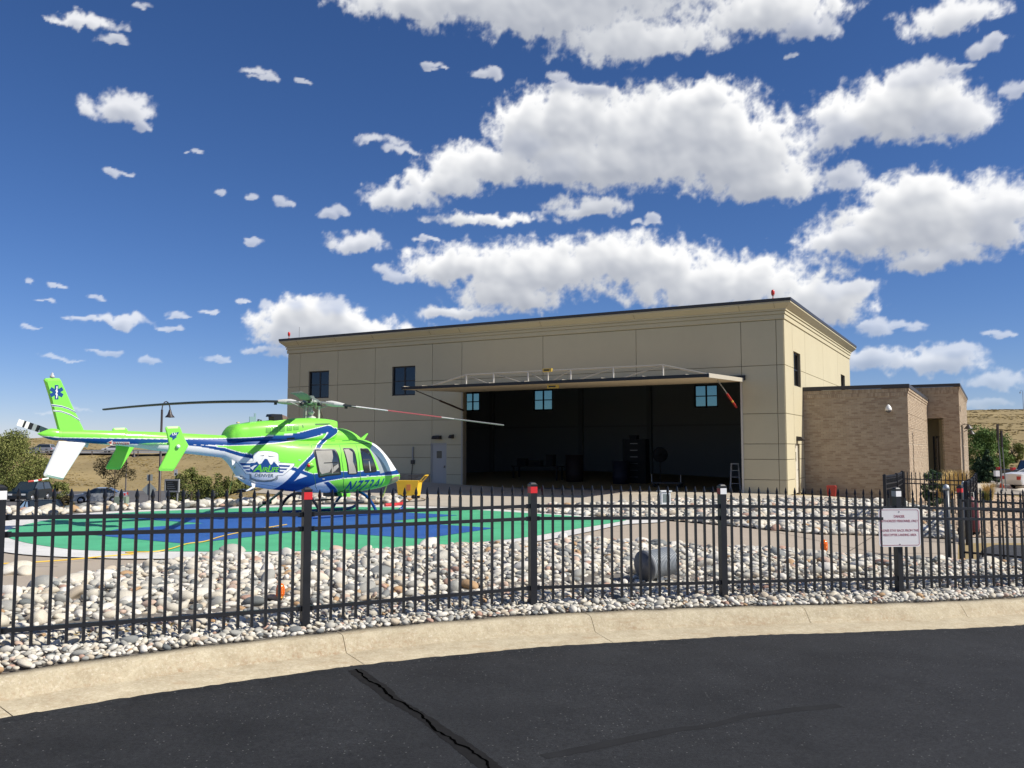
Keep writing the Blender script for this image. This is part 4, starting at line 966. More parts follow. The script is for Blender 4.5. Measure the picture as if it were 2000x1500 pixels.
def brick_mat(name, cols):
    m = bpy.data.materials.new(name); m.use_nodes = True; t = m.node_tree; b = t.nodes['Principled BSDF']; L = t.links
    a = N(t, 'ShaderNodeAttribute', attribute_name='tone'); r = N(t, 'ShaderNodeValToRGB'); r.color_ramp.interpolation = 'CONSTANT'
    while len(r.color_ramp.elements) < len(cols): r.color_ramp.elements.new(.5)
    for i, (e, c) in enumerate(zip(r.color_ramp.elements, cols)): e.position = i / len(cols); e.color = (*c, 1)
    L.new(a.outputs['Fac'], r.inputs[0])
    tc = N(t, 'ShaderNodeTexCoord'); n = N(t, 'ShaderNodeTexNoise'); n.inputs['Scale'].default_value = 9; n.inputs['Detail'].default_value = 6; L.new(tc.outputs['Object'], n.inputs['Vector'])
    mr = N(t, 'ShaderNodeMapRange'); mr.inputs[3].default_value = .85; mr.inputs[4].default_value = 1.12; L.new(n.outputs[0], mr.inputs[0])
    s = N(t, 'ShaderNodeVectorMath', operation='SCALE'); L.new(r.outputs[0], s.inputs[0]); L.new(mr.outputs[0], s.inputs['Scale']); L.new(s.outputs[0], b.inputs['Base Color']); b.inputs['Roughness'].default_value = .9; return m
M_BR = brick_mat('buff_brick', [(.45, .36, .255), (.42, .33, .235), (.48, .39, .28), (.38, .295, .205), (.44, .35, .25), (.46, .37, .265), (.35, .265, .185), (.43, .34, .24)])
M_MORT = mat('mortar', (.46, .40, .31), .95, noise=.1, scale=4)
# raised door: framed leaf swung out level, truss above, struts at the ends
canopy = empty('hangar_door', (0, 0, 0)); canopy.parent = hangar
zi, zo, ye = 4.66, 4.48, -5.15; cx0, cx1 = -15.25, -1.72
M_TUBE = mat('door_tube', (.40, .38, .33), .5, metal=.3); M_LEAF = mat('door_leaf', (.58, .48, .33), .75); M_SEAL = mat('rubber_seal', (.015, .017, .022), .6)
def lz(y): return zi + (zo - zi) * (y / ye)
n = 9
for i in range(n):
    a = cx0 + (cx1 - cx0) * i / n + .01; b = cx0 + (cx1 - cx0) * (i + 1) / n - .01
    mb = MB(); mb.add([(a, -.02, lz(0)), (b, -.02, lz(0)), (b, ye, zo), (a, ye, zo), (a, -.02, lz(0) + .05), (b, -.02, lz(0) + .05), (b, ye, zo + .05), (a, ye, zo + .05)], [(0, 1, 2, 3), (7, 6, 5, 4), (0, 4, 5, 1), (1, 5, 6, 2), (2, 6, 7, 3), (3, 7, 4, 0)]); mb.build('door_sheet', M_LEAF, canopy)
mb = MB(); mb.bar((cx0 - .1, ye - .03, zo + .06), (cx1 + .1, ye - .03, zo + .06), .06, .12); mb.build('bottom_seal', M_SEAL, canopy)
for x in (cx0 - .05, cx1 + .05):
    mb = MB(); mb.bar((x, -.05, zi + .07), (x, ye, zo + .07), .07, .16, (0, 0, 1)); mb.build('end_rail', mat('rail_light', (.50, .46, .37), .5), canopy)
yt = -3.6; zt_ = lz(yt) + .62
tx = [cx0 + (cx1 - cx0) * k for k in (.105, .225, .345, .405, .475, .60, .735, .84)]
tx = [-13.0, -11.6, -9.9, -8.95, -7.9, -6.0, -3.9]
mb = MB(); mb.tube([(cx0, yt - .2, lz(yt) + .05), (tx[0], yt, zt_)], .03, 6); mb.tube([(tx[0], yt, zt_), (tx[-1], yt, zt_)], .03, 6); mb.tube([(tx[-1], yt, zt_), (cx1, yt - .4, lz(yt) + .08)], .03, 6); mb.build('truss_chord', M_TUBE, canopy)
for i, x in enumerate(tx):
    mb = MB(); mb.tube([(x, yt, lz(yt) + .05), (x, yt, zt_)], .032, 6); mb.build('truss_post', mat('post_light', (.62, .60, .54), .45), canopy)
    if i < len(tx) - 1:
        x2 = tx[i + 1]; up = i < 3
        mb = MB(); mb.tube([(x, yt, zt_) if up else (x, yt, lz(yt) + .08), (x2, yt, lz(yt) + .08) if up else (x2, yt, zt_)], .02, 6); mb.build('truss_brace', M_TUBE, canopy)
for i in range(8):
    x = cx0 + (cx1 - cx0) * (i + .5) / 8
    mb = MB(); mb.bar((x, -.1, lz(-.1) + .11), (x, ye + .1, lz(ye) + .11), .06, .10); mb.build('purlin', M_TUBE, canopy)
def strut(x, label, m1, m2, y0, z0, y1, z1):
    a = Vector((x, y0, z0)); b = Vector((x, y1, z1)); mid = a.lerp(b, .52)
    mb = MB(); mb.tube([a, mid], .046, 10); o = mb.build('hydraulic_cylinder', m1, canopy); mb = MB(); mb.tube([mid, b], .024, 8); mb.build('piston_rod', m2, o)
    mb = MB(); mb.tube([a.lerp(mid, .42), a.lerp(mid, .52)], .049, 10); mb.build('yellow_band', mat('band_yellow', (.70, .45, .06), .5) if label else m1, o)
    o['label'] = 'red hydraulic cylinder with yellow band' if label else 'dark brown hydraulic cylinder with shade painted into its colour'
M_REDC = mat('red_cylinder', (.42, .035, .03), .4); M_BRC_SHADED = mat('shaded_brown_cylinder', (.08, .045, .03), .5)  # brown copy carries the left strut's shade in its colour
strut(-1.95, True, M_REDC, mat('rod_chrome', (.55, .55, .53), .25, metal=.8), -.15, 3.60, -2.9, lz(-2.9) - .02)
strut(-15.30, False, M_BRC_SHADED, mat('rod_shaded', (.10, .08, .07), .4), -.15, 3.75, -4.2, lz(-4.2) - .02)  # rod colour darkened too, shade painted in
for x, y, z, w in ((-8.95, yt - .05, zt_ + .02, .42), (-8.1, ye + .3, zo - .10, .48)):
    mb = MB(); mb.box(x - w / 2, x + w / 2, y - .05, y + .05, z - .07, z + .07); q = mb.build('warning_light_box', mat('box_yellow', (.55, .38, .06), .5), canopy)
    mb = MB(); mb.box(x - w / 2 + .06, x + w / 2 - .1, y - .056, y - .051, z - .03, z + .03); mb.build('dark_panel', M_BLK, q)
# door header and jamb trims
mb = MB(); mb.box(-15.6, -1.58, -.14, -.03, 4.72, 4.92); mb.build('door_header', M_SEAL, hangar)
mb = MB(); mb.box(-1.80, -1.72, -.06, -.03, 0, 4.70); mb.build('jamb_trim', mat('jamb_light', (.55, .52, .46), .5), hangar)
mb = MB(); mb.box(-15.5, -15.42, -.06, -.03, 0, 4.70); mb.build('jamb_trim', mat('jamb_dull', (.38, .36, .31), .5), hangar)
# brick plinth course
mb = MB(); mb.box(-21.2, -17.36, -.07, -.022, -.3, .62); mb.build('plinth_mortar', M_MORT, hangar)
bricks(hangar, 'y', -.07, -21.2, -17.36, -.1, .60, M_BR, seed=4, name='plinth_bricks')
# red obstruction lights on the cap
def roof_light(x, y, label):
    p = hangar.matrix_basis if False else (Matrix.Translation(HC) @ Matrix.Rotation(HAZ, 4, 'Z'))
    q = p @ Vector((x, y, 7.99)); r = empty('obstruction_light', q, 0, label, 'lamp')
    mb = MB(); mb.lathe([(.05, 0), (.05, .03), (.02, .04), (.02, .14), (.055, .15), (.055, .18)], n=12); mb.build('stem', mat('beacon_base', (.35, .06, .05), .5), r)
    mb = MB(); mb.lathe([(.055, .182), (.07, .20), (.075, .30), (.055, .37), (.02, .39)], n=14); mb.build('globe', mat('red_glass', (.62, .03, .02), .2, spec=.7), r)
roof_light(-.35, -.2, 'red obstruction light above the right front corner of the hangar')
roof_light(-26.75, -.2, 'red obstruction light above the far left corner of the hangar')
mb = MB(); mb.tube([(-26.0, -.2, 7.99), (-26.0, -.2, 8.6)], .008, 5); mb.build('lightning_rod', M_CAP, hangar)

# ------------------------------------------------------------------ brick wings
def wing(name, label, x0, x1, y0, y1, zt, zb=-.7, front_holes=(), side_holes=(), bands=()):
    r = empty(name, HC, HAZ, label, 'building')
    def wall_box(face, p0, p1, a, b, holes, nm):
        mb = MB()
        for (q0, q1, c, d) in rects_minus((a, b, zb, zt - .17), holes):
            if face == 'y': mb.box(q0, q1, p0, p1, c, d)
            else: mb.box(p0, p1, q0, q1, c, d)
        mb.build(nm, M_MORT, r)
    wall_box('y', y0, y0 + .25, x0, x1 - .0, front_holes, 'front_wall'); wall_box('x', x1 - .25, x1, y0 + .25, y1, side_holes, 'side_wall')
    sc = ((zt - .52, zt - .17),)
    bricks(r, 'y', y0, x0, x1, -.6, zt - .50, M_BR, holes=front_holes, seed=int(abs(x1) * 10)); 
    bricks(r, 'y', y0, x0, x1, zt - .50, zt - .18, M_BR, bw=.080, bh=.165, seed=5, name='soldier_course', th=.045, gap=.010)
    # side wall in lifts with shadow grooves between
    zz = [-.6] + [z for z in bands] + [zt - .50]
    for a, b in zip(zz, zz[1:]):
        bricks(r, 'x', x1, y0 - .02, y1, a + .03, b, M_BR, out=1, holes=side_holes, seed=int(b * 100) + 3)
    for o, (a, b) in ((.03, (zt - .50, zt - .39)), (.055, (zt - .38, zt - .28)), (.085, (zt - .27, zt - .175))):
        bricks(r, 'x', x1, y0 - .02, y1, a, b, M_BR, out=1, bw=.235, bh=.12, seed=9, name='corbel_course', th=o)
    mb = MB(); mb.box(x0, x1 - .0, y0, y1, zt - .19, zt - .17); mb.build('roof', MATS['roof_membrane'], r)
    cornice(r, x0 + .10, x1, y0, y1, [(.0, zt - .165), (.11, zt - .16), (.11, zt - .01), (.09, zt), (-.3, zt - .02)], M_CAP, 'roof_cap')
    return r
sh1 = [(5.55, 5.95, .35, 2.65)]
w1 = wing('brick_wing', 'low buff brick wing joined to the right side of the hangar', .03, 4.22, 3.7, 15.55, 4.60, side_holes=sh1, bands=(.62, 1.45, 2.08, 2.75, 3.35))
mb = MB(); mb.box(4.10, 4.14, 5.56, 5.94, .36, 2.64); o = mb.build('window', M_FRAME, w1)
mb = MB(); mb.box(4.145, 4.15, 5.60, 5.90, .42, 2.58); mb.build('pane', mat('wing_glass', (.03, .035, .04), .1, coat=.5), o)
fh2 = [(4.2, 5.02, -.8, 3.55)]
w2 = wing('brick_wing', 'taller buff brick entrance wing behind the low wing, at its right', 2.0, 5.76, 15.62, 30.0, 5.36, front_holes=fh2, side_holes=[(17.5, 21.0, -.8, 3.2)], bands=(.62, 1.45, 2.08, 2.75, 3.35))
# porch recess
mb = MB(); mb.box(2.0, 5.5, 18.6, 18.75, -.7, 3.55); mb.build('porch_wall', M_STUC, w2)
mb = MB(); mb.box(2.0, 5.5, 15.9, 18.6, 3.55, 3.6); mb.build('porch_ceiling', M_STUC, w2)
mb = MB(); mb.box(4.72, 4.95, 17.0, 17.3, -.7, 3.54); mb.build('porch_pillar', M_STUC, w2)
for x in (4.30, 4.47, 4.60):
    mb = MB(); mb.box(x, x + .10, 18.54, 18.595, -.5, 2.6); o = mb.build('window', M_FRAME, w2); mb = MB(); mb.box(x + .02, x + .08, 18.53, 18.538, -.4, 2.5); mb.build('pane', MATS['wing_glass'], o)
mb = MB(); mb.box(5.0, 5.45, 17.6, 20.9, -.7, 3.2); mb.build('entrance_glazing', MATS['wing_glass'], w2)
def wing_lamp(parent, M):
    mb = MB(); mb.tube([M @ Vector(p) for p in ((0, 0, 0), (.18, 0, .12), (.36, 0, .10))], .02, 6); o = mb.build('lamp_arm', MATS['bronze_lamp'], parent); mb = MB(); mb.lathe([(.03, .10), (.07, .06), (.21, -.12), (.22, -.15)], c=M @ Vector((.38, 0, 0)), n=14); mb.build('lamp_shade', MATS['bronze_lamp'], o)
wing_lamp(w2, Matrix.Translation((5.78, 16.6, 3.1))); wing_lamp(w2, Matrix.Translation((5.78, 22.3, 2.9)))
mb = MB(); mb.box(5.79, 5.81, 16.5, 16.7, 3.9, 4.2); mb.build('wall_vent', M_FRAME, w2)
# dome camera on the low wing
mb = MB(); q = 3.65
cam_p = empty('dome_camera', (Matrix.Translation(HC) @ Matrix.Rotation(HAZ, 4, 'Z')) @ Vector((3.52, 3.63, 3.52)), HAZ, 'white dome security camera mounted high on the brick wall', 'camera')
M_WP = mat('white_plastic', (.78, .78, .76), .4)
mb.tube([(0, .02, .12), (0, -.18, .16)], .03, 8); mb.build('bracket', M_WP, cam_p)
mb = MB(); mb.lathe([(.02, .22), (.06, .18), (.12, .08), (.135, 0), (.13, -.03)], c=(0, -.22, 0), n=18); mb.build('housing', M_WP, cam_p)
mb = MB(); mb.lathe([(.11, -.031), (.10, -.08), (.05, -.12), (.01, -.13)], c=(0, -.22, 0), n=18); mb.build('dome', mat('smoked_dome', (.10, .10, .11), .1, coat=.5), cam_p)
# red bin by the brick wall
p = gpx(1625, 969.5); rb = empty('waste_bin', p, HAZ, 'small red metal bin standing against the brick wall', 'bin')
M_BINR = mat('bin_red', (.42, .05, .04), .5, noise=.15, scale=4)
mb = MB(); mb.prism([(-.16, 0), (.16, 0), (.19, .40), (-.19, .40)], 'y', -.15, .15); mb.build('body', M_BINR, rb); mb = MB(); mb.prism([(-.21, .40), (.21, .40), (.17, .47), (-.17, .47)], 'y', -.18, .18); mb.build('lid', M_BINR, rb)
# ------------------------------------------------------------------ helicopter
HH = math.radians(46)
def _hub():
    d = ray_px(606, 878); return Vector((d.x / d.y * 24.0, 24.0, -.105 + .054))
HP = _hub(); FXv = Vector((math.sin(HH), math.cos(HH), 0)); FYv = Vector((-math.cos(HH), math.sin(HH), 0))
heli = empty('helicopter', HP, math.atan2(FXv.y, FXv.x), 'lime green, blue and white air ambulance helicopter parked on the painted landing pad', 'helicopter')
HM = Matrix.Translation(HP) @ Matrix.Rotation(math.atan2(FXv.y, FXv.x), 4, 'Z'); HMI = HM.inverted()
def interp_rows(rows, xs):
    R = np.array(rows, float); return [np.interp(xs, R[:, 0], R[:, k]) for k in range(1, R.shape[1])]
def catmull_rows(rows, xs):
    """smooth interpolation of table columns"""
    R = np.array(rows, float); X = R[:, 0]; out = []
    for k in range(1, R.shape[1]):
        Y = R[:, k]; m = np.gradient(Y, X); i = np.clip(np.searchsorted(X, xs) - 1, 0, len(X) - 2); h = X[i + 1] - X[i]; t = (xs - X[i]) / h
        sl = (Y[i + 1] - Y[i]) / h; m0 = m[i]; m1 = m[i + 1]
        m0 = np.where(np.sign(m0) == np.sign(sl), np.sign(m0) * np.minimum(abs(m0), 3 * abs(sl)), 0); m1 = np.where(np.sign(m1) == np.sign(sl), np.sign(m1) * np.minimum(abs(m1), 3 * abs(sl)), 0)
        out.append((2 * t ** 3 - 3 * t ** 2 + 1) * Y[i] + (t ** 3 - 2 * t ** 2 + t) * h * m0 + (-2 * t ** 3 + 3 * t ** 2) * Y[i + 1] + (t ** 3 - t ** 2) * h * m1)
    return out
def loft(rows, n, nx, expo, xs=None, top_flat=None):
    """rows: x, zbottom, ztop, halfwidth[, z of widest]"""
    R = np.array(rows); xs = np.linspace(R[0, 0], R[-1, 0], nx) if xs is None else xs
    cols = catmull_rows(rows, xs); zb, zt, hw = cols[:3]; zm = cols[3] if len(cols) > 3 else (zb + zt) / 2
    th = np.linspace(0, 2 * PI, n, endpoint=False); c, s = np.cos(th), np.sin(th)
    e = 2.0 / expo; cy = np.sign(c) * np.abs(c) ** e; sz = np.sign(s) * np.abs(s) ** e
    X = np.repeat(xs[:, None], n, 1); Y = hw[:, None] * cy[None]; Z = zm[:, None] + np.where(sz[None] > 0, (zt - zm)[:, None], (zm - zb)[:, None]) * sz[None]
    V = np.stack([X, Y, Z], -1).reshape(-1, 3); i = np.arange(len(xs) * n).reshape(len(xs), n); j = np.roll(i, -1, 1)
    Q = np.stack([i[:-1], i[1:], j[1:], j[:-1]], -1).reshape(-1, 4)
    Q = Q[:, ::-1]
    V = np.vstack([V, [[xs[0], 0, (zb[0] + zt[0]) / 2], [xs[-1], 0, (zb[-1] + zt[-1]) / 2]]])
    a, b = len(V) - 2, len(V) - 1; T = []
    for k in range(n): T.append((a, i[0, k], j[0, k], a)); T.append((b, j[-1, k], i[-1, k], b))
    return V, Q, np.array([(t[0], t[1], t[2]) for t in T])
BODY = [(-2.56, 1.60, 2.14, .17, 1.86), (-2.40, 1.48, 2.17, .23, 1.84), (-2.24, 1.30, 2.18, .30, 1.80), (-2.08, 1.08, 2.18, .36, 1.74), (-1.84, .90, 2.18, .45, 1.62), (-1.48, .80, 2.18, .55, 1.50), (-1.07, .735, 2.17, .63, 1.42), (-.4, .66, 2.15, .71, 1.36), (.15, .62, 2.14, .74, 1.33), (.9, .60, 2.13, .745, 1.31),
 (1.4, .61, 2.12, .74, 1.30), (1.75, .635, 2.06, .70, 1.28), (2.0, .66, 1.95, .65, 1.25), (2.2, .69, 1.79, .59, 1.20), (2.40, .73, 1.60, .52, 1.14), (2.58, .78, 1.385, .45, 1.08), (2.74, .83, 1.215, .38, 1.03), (2.87, .89, 1.13, .25, 1.01), (2.94, .95, 1.07, .12, 1.01), (2.965, .99, 1.03, .02, 1.01)]
BOOM = [(-6.45, 2.02, 2.235, .09, 2.13), (-5.85, 1.955, 2.245, .115, 2.11), (-4.9, 1.87, 2.235, .135, 2.06), (-4.14, 1.765, 2.22, .155, 2.0), (-3.3, 1.68, 2.19, .175, 1.94), (-2.5, 1.585, 2.16, .20, 1.87)]
TAILC = [(-6.85, 2.145, 2.155, .008, 2.15), (-6.80, 2.11, 2.18, .04, 2.15), (-6.70, 2.06, 2.225, .075, 2.145), (-6.58, 2.02, 2.27, .10, 2.14), (-6.45, 2.0, 2.26, .105, 2.13), (-6.36, 2.01, 2.24, .10, 2.13)]
COWL = [(-2.52, 2.02, 2.12, .16, 2.05), (-2.47, 2.02, 2.22, .25, 2.1), (-2.35, 2.0, 2.385, .34, 2.14), (-2.01, 2.0, 2.48, .42, 2.16), (-1.25, 2.0, 2.58, .50, 2.15), (-.53, 2.0, 2.645, .545, 2.18), (.04, 2.0, 2.66, .53, 2.2), (.42, 2.02, 2.645, .47, 2.25), (.62, 2.10, 2.62, .38, 2.4), (.66, 2.5, 2.61, .30, 2.56)]
FAIR = [(.30, 2.02, 2.40, .40, 2.1), (.74, 2.0, 2.41, .40, 2.1), (1.0, 2.0, 2.39, .385, 2.08), (1.25, 2.0, 2.32, .34, 2.06), (1.50, 2.0, 2.18, .26, 2.04), (1.64, 2.0, 2.07, .16, 2.02), (1.72, 1.99, 2.02, .05, 2.0)]
# helper meshes for tracing
def trees():
    Vs, Ts = [], []; k = 0
    for rows, ex in ((BODY, 2.7), (BOOM, 2.1), (TAILC, 2.0), (COWL, 3.4), (FAIR, 2.3)):
        V, Q, T = loft(rows, 64, 90, ex); tri = np.vstack([Q[:, [0, 1, 2]], Q[:, [0, 2, 3]], T]) + k; Vs.append(V); Ts.append(tri); k += len(V)
    return BVHTree.FromPolygons([Vector(v) for v in np.vstack(Vs)], [tuple(int(i) for i in t) for t in np.vstack(Ts)])
HB = trees()
CAMH = HMI @ Vector((0, 0, CH))
def surf(x, y, fb=-.35):
    d = (HMI.to_3x3() @ ray_px(x, y)).normalized(); h = HB.ray_cast(CAMH, d)
    if h[0] is not None: return h[0]
    k = (fb - CAMH.y) / d.y; return CAMH + d * k
def spoly(L, fb=-.35): return [(p.x, p.z) for p in (surf(x, y, -.12 if x < 430 else fb) for x, y in L)]
def hplane(x, y, yy):
    d = (HMI.to_3x3() @ ray_px(x, y)); k = (yy - CAMH.y) / d.y; return CAMH + d * k
GREEN, BLUE, WHITE = (.235, .74, .075), (.004, .055, .235), (.86, .85, .82)
def offset_line(L, dy): return [(x, y + dy) for x, y in L]
stripeU = [(60, 851.5), (75, 851.5), (120, 855.5), (250, 857.0), (350, 858.2), (437, 857.0), (490, 855.0), (535, 851.7), (580, 846.5), (614, 837.5), (640, 831.0), (646, 832.0)]
stripeL = [(655, 838), (625, 850.0), (591, 858.0), (546, 864.0), (501, 868.0), (445, 869.8), (437, 869.4), (350, 868.3), (250, 867), (166, 866.6), (120, 865.5), (107, 865), (60, 860)]
curveU = [(366, 868.8), (400, 869.5), (440, 875.5), (470, 884.5), (494, 888.5), (530, 898), (573, 912), (600, 922.5), (618, 928)]
curveL = [(607, 933), (588, 925), (570, 918), (530, 906), (494, 896), (470, 891.5), (440, 882), (400, 874), (366, 869.6)]
diag = [(656, 836), (646, 838), (628, 860), (619, 869), (617, 876), (609, 887), (596, 901), (580, 917), (545, 950), (525, 972), (545, 972), (566, 947), (590, 921), (604, 902), (615, 892), (625, 876), (629, 868), (637, 860), (660, 841)]
sweepU = [(545, 962), (560, 948), (580, 936.5), (610, 926.5), (620, 925), (666, 921.8), (680, 921), (700, 921), (740, 919.5), (764, 918), (775, 917), (785, 917)]
sweepL = [(785, 925), (775, 926.5), (740, 929), (700, 931.5), (670, 934), (640, 939), (620, 944), (600, 952), (575, 962), (540, 975)]
diag2 = [(632, 942.5), (641, 940.5), (658, 961), (664, 975), (655, 975), (649, 964)]
patch = [(535, 980), (575, 962), (600, 952), (632, 942.5), (649, 964), (655, 985)]
whitebelly = [(40, 862)] + list(reversed(stripeL))[1:6] + [(366, 869.6)] + list(reversed(curveL))[1:] + [(600, 935), (580, 945), (545, 980), (430, 985), (400, 915), (40, 900)]
nose_w = [(726, 864), (742, 870), (758, 882), (770, 895), (774, 905), (776, 912), (772, 919), (756, 921), (743, 925), (735, 900), (722, 877)]
nose_g = [(722, 877), (727, 881), (740, 893), (750, 906), (757, 920.5), (743, 925), (735, 903)]
chin = [(757, 947), (762, 937), (771, 930.5), (780, 930), (780, 945), (765, 952)]
PAINT = []
def P(L, c, fb=-.35): PAINT.append((spoly(L, fb), c))
def grow(L, g):
    c = np.mean(np.array(L), 0); V = [Vector(p) for p in L]; out = []
    ar = sum(a.x * b.y - b.x * a.y for a, b in zip(V, V[1:] + V[:1])); sg = 1 if ar > 0 else -1
    for i, p in enumerate(V):
        a = (p - V[i - 1]); b = (V[(i + 1) % len(V)] - p)
        n = Vector((0, 0))
        for e in (a, b):
            if e.length > 1e-6: n += Vector((e.y, -e.x)).normalized() * sg
        n = n.normalized() if n.length > 1e-6 else n; out.append((p.x + n.x * g, p.y + n.y * g))
    return out
stripe = stripeU + stripeL; curve = curveU + curveL; sweep = sweepU + sweepL
P(whitebelly, WHITE); P(grow(patch, 1.0), WHITE)
for L in (stripe, diag, sweep, diag2, curve): P(grow(L, 1.3), WHITE)
for L in (curve, stripe, diag, sweep, diag2): P(L, BLUE)
P(patch, WHITE)
P(nose_w, (.82, .83, .83)); P(nose_g, (.33, .36, .38)); P(chin, (.22, .17, .14))
def paint_mat(name, sharp=True):
    m = bpy.data.materials.new(name); m.use_nodes = True; t = m.node_tree; b = t.nodes['Principled BSDF']
    a = N(t, 'ShaderNodeAttribute', attribute_name='livery'); t.links.new(a.outputs['Color'], b.inputs['Base Color'])
    b.inputs['Roughness'].default_value = .42; b.inputs['Coat Weight'].default_value = .22; b.inputs['Coat Roughness'].default_value = .08; b.inputs['Specular IOR Level'].default_value = .25
    return m
M_LIV = paint_mat('gloss_livery')
def livery(V, base=GREEN):
    C = np.tile(np.array([*base, 1.0]), (len(V), 1)); X, Z = V[:, 0], V[:, 2]
    for poly, c in PAINT: C[inpoly(X, Z, poly)] = (*c, 1)
    return C
def skin(name, rows, n, nx, ex, parent=heli, base=GREEN, post=None):
    V, Q, T = loft(rows, n, nx, ex); C = livery(V, base)
    if post: C = post(V, C)
    me = bpy.data.meshes.new(name); nq, ntr = len(Q), len(T)
    me.vertices.add(len(V)); me.vertices.foreach_set('co', V.astype(np.float32).ravel()); me.loops.add(nq * 4 + ntr * 3)
    me.loops.foreach_set('vertex_index', np.concatenate([Q.ravel(), T.ravel()]).astype(np.int32)); me.polygons.add(nq + ntr)
    me.polygons.foreach_set('loop_start', np.concatenate([np.arange(0, nq * 4, 4), nq * 4 + np.arange(0, ntr * 3, 3)]).astype(np.int32)); me.update(calc_edges=True); me.validate()
    me.polygons.foreach_set('use_smooth', np.ones(nq + ntr, bool)); a = me.attributes.new('livery', 'FLOAT_COLOR', 'POINT'); a.data.foreach_set('color', C.astype(np.float32).ravel()); me.materials.append(M_LIV)
    o = bpy.data.objects.new(name, me); return link(o, parent)
def belly(V, C):
    # the underside is white aft, green under the cabin
    return C
fus = skin('fuselage', BODY, 380, 430, 2.7)
boom = skin('tail_boom', BOOM, 130, 300, 2.1)
tcone = skin('tail_cone', TAILC, 60, 60, 2.0)
cowl = skin('engine_cowling', COWL, 280, 270, 3.4)
fair = skin('roof_fairing', FAIR, 150, 150, 2.3)
M_GRN = mat('lime_paint', GREEN, .32, coat=.5); M_BLU = mat('blue_paint_gloss', BLUE, .3, coat=.5); M_WPT = mat('white_paint_gloss', WHITE, .3, coat=.5)
M_BGL = mat('heli_black', (.012, .012, .014), .35); M_HGL = mat('heli_glass', (.02, .025, .03), .06, coat=1.0, spec=.8); M_SHADE = mat('sunshade_cloth', (.34, .32, .28), .7, noise=.15, scale=3); M_METAL = mat('rotor_metal', (.40, .41, .38), .45, metal=.4, noise=.2, scale=14); M_DKM = mat('rotor_dark', (.03, .035, .035), .5)
def side_y(x, z, eps):
    h = HB.ray_cast(Vector((x, -3, z)), Vector((0, 1, 0)))
    return (h[0].y if h[0] is not None else -.2) - eps
def decal(name, xz, m, eps, parent=heli, res=.06, thick=True):
    """thin panel lying on the right side of the body, outline in (x, z)"""
    bm = bmesh.new(); f = bm.faces.new([bm.verts.new((x, 0, z)) for x, z in xz])
    for ax in (0, 2):
        lo = min(p[ax // 2] for p in xz); hi = max(p[ax // 2] for p in xz); v = lo + res
        while v < hi:
            co = [0, 0, 0]; co[ax] = v; no = [0, 0, 0]; no[ax] = 1; bmesh.ops.bisect_plane(bm, geom=bm.verts[:] + bm.edges[:] + bm.faces[:], dist=1e-5, plane_co=co, plane_no=no); v += res
    bmesh.ops.triangulate(bm, faces=bm.faces)
    for v in bm.verts: v.co.y = side_y(v.co.x, v.co.z, eps)
    for f in bm.faces:
        f.normal_update(); f.smooth = True
        if f.normal.y > 0: f.normal_flip()
    me = bpy.data.meshes.new(name); bm.to_mesh(me); bm.free(); me.materials.append(m); return link(bpy.data.objects.new(name, me), parent)
def px_decal(name, L, m, eps, parent=heli, res=.06, smooth=0):
    xz = spoly(L)
    if smooth: xz = smooth_closed(xz, smooth)
    return decal(name, xz, m, eps, parent, res)
# cabin windows: frame, glass, sun screen behind it
def Z5(L): return [(600 + x / 10, 850 + y / 10) for x, y in L]
wA = Z5([(115, 262), (300, 258), (520, 262), (570, 300), (615, 400), (645, 560), (658, 740), (640, 775), (400, 800), (250, 830), (215, 800), (185, 640), (150, 430)])
wB = Z5([(690, 255), (760, 245), (860, 248), (920, 300), (960, 450), (985, 650), (985, 720), (960, 765), (810, 765), (790, 735), (770, 560), (735, 400)])
wC = Z5([(1025, 262), (1090, 255), (1170, 255), (1215, 300), (1280, 440), (1350, 640), (1355, 700), (1320, 722), (1150, 738), (1110, 720), (1085, 620), (1060, 450)])
gA = grow(wA, -3.2); gB = grow(wB, -2.0); gC = grow(wC, -1.6)
for w, g, shade in ((wA, gA, [Z5([(160, 300), (480, 295), (500, 420), (470, 560), (490, 600), (430, 720), (280, 760), (240, 700), (205, 520)]), Z5([(510, 620), (600, 560), (612, 620), (540, 700), (490, 730)])]), (wB, gB, [Z5([(712, 275), (800, 268), (880, 330), (890, 520), (935, 640), (955, 745), (815, 750), (800, 600), (765, 440)])]), (wC, gC, [])):
    fr = px_decal('window_frame', w, M_BGL, .004, heli, .07, 2)
    px_decal('window_glass', g, M_HGL, .009, fr, .07, 2)
    for s in shade: px_decal('sun_screen', s, M_SHADE, .013, fr, .07, 1)
px_decal('grab_strap', Z5([(320, 535), (590, 520), (590, 538), (320, 550)]), M_BGL, .017, heli, .1); px_decal('grab_strap', Z5([(462, 545), (485, 545), (498, 745), (475, 745)]), M_SHADE, .018, heli, .1)
px_decal('seat_belt', Z5([(1198, 510), (1212, 510), (1240, 700), (1222, 700)]), mat('belt_pale', (.45, .44, .42), .6), .013, heli, .1)
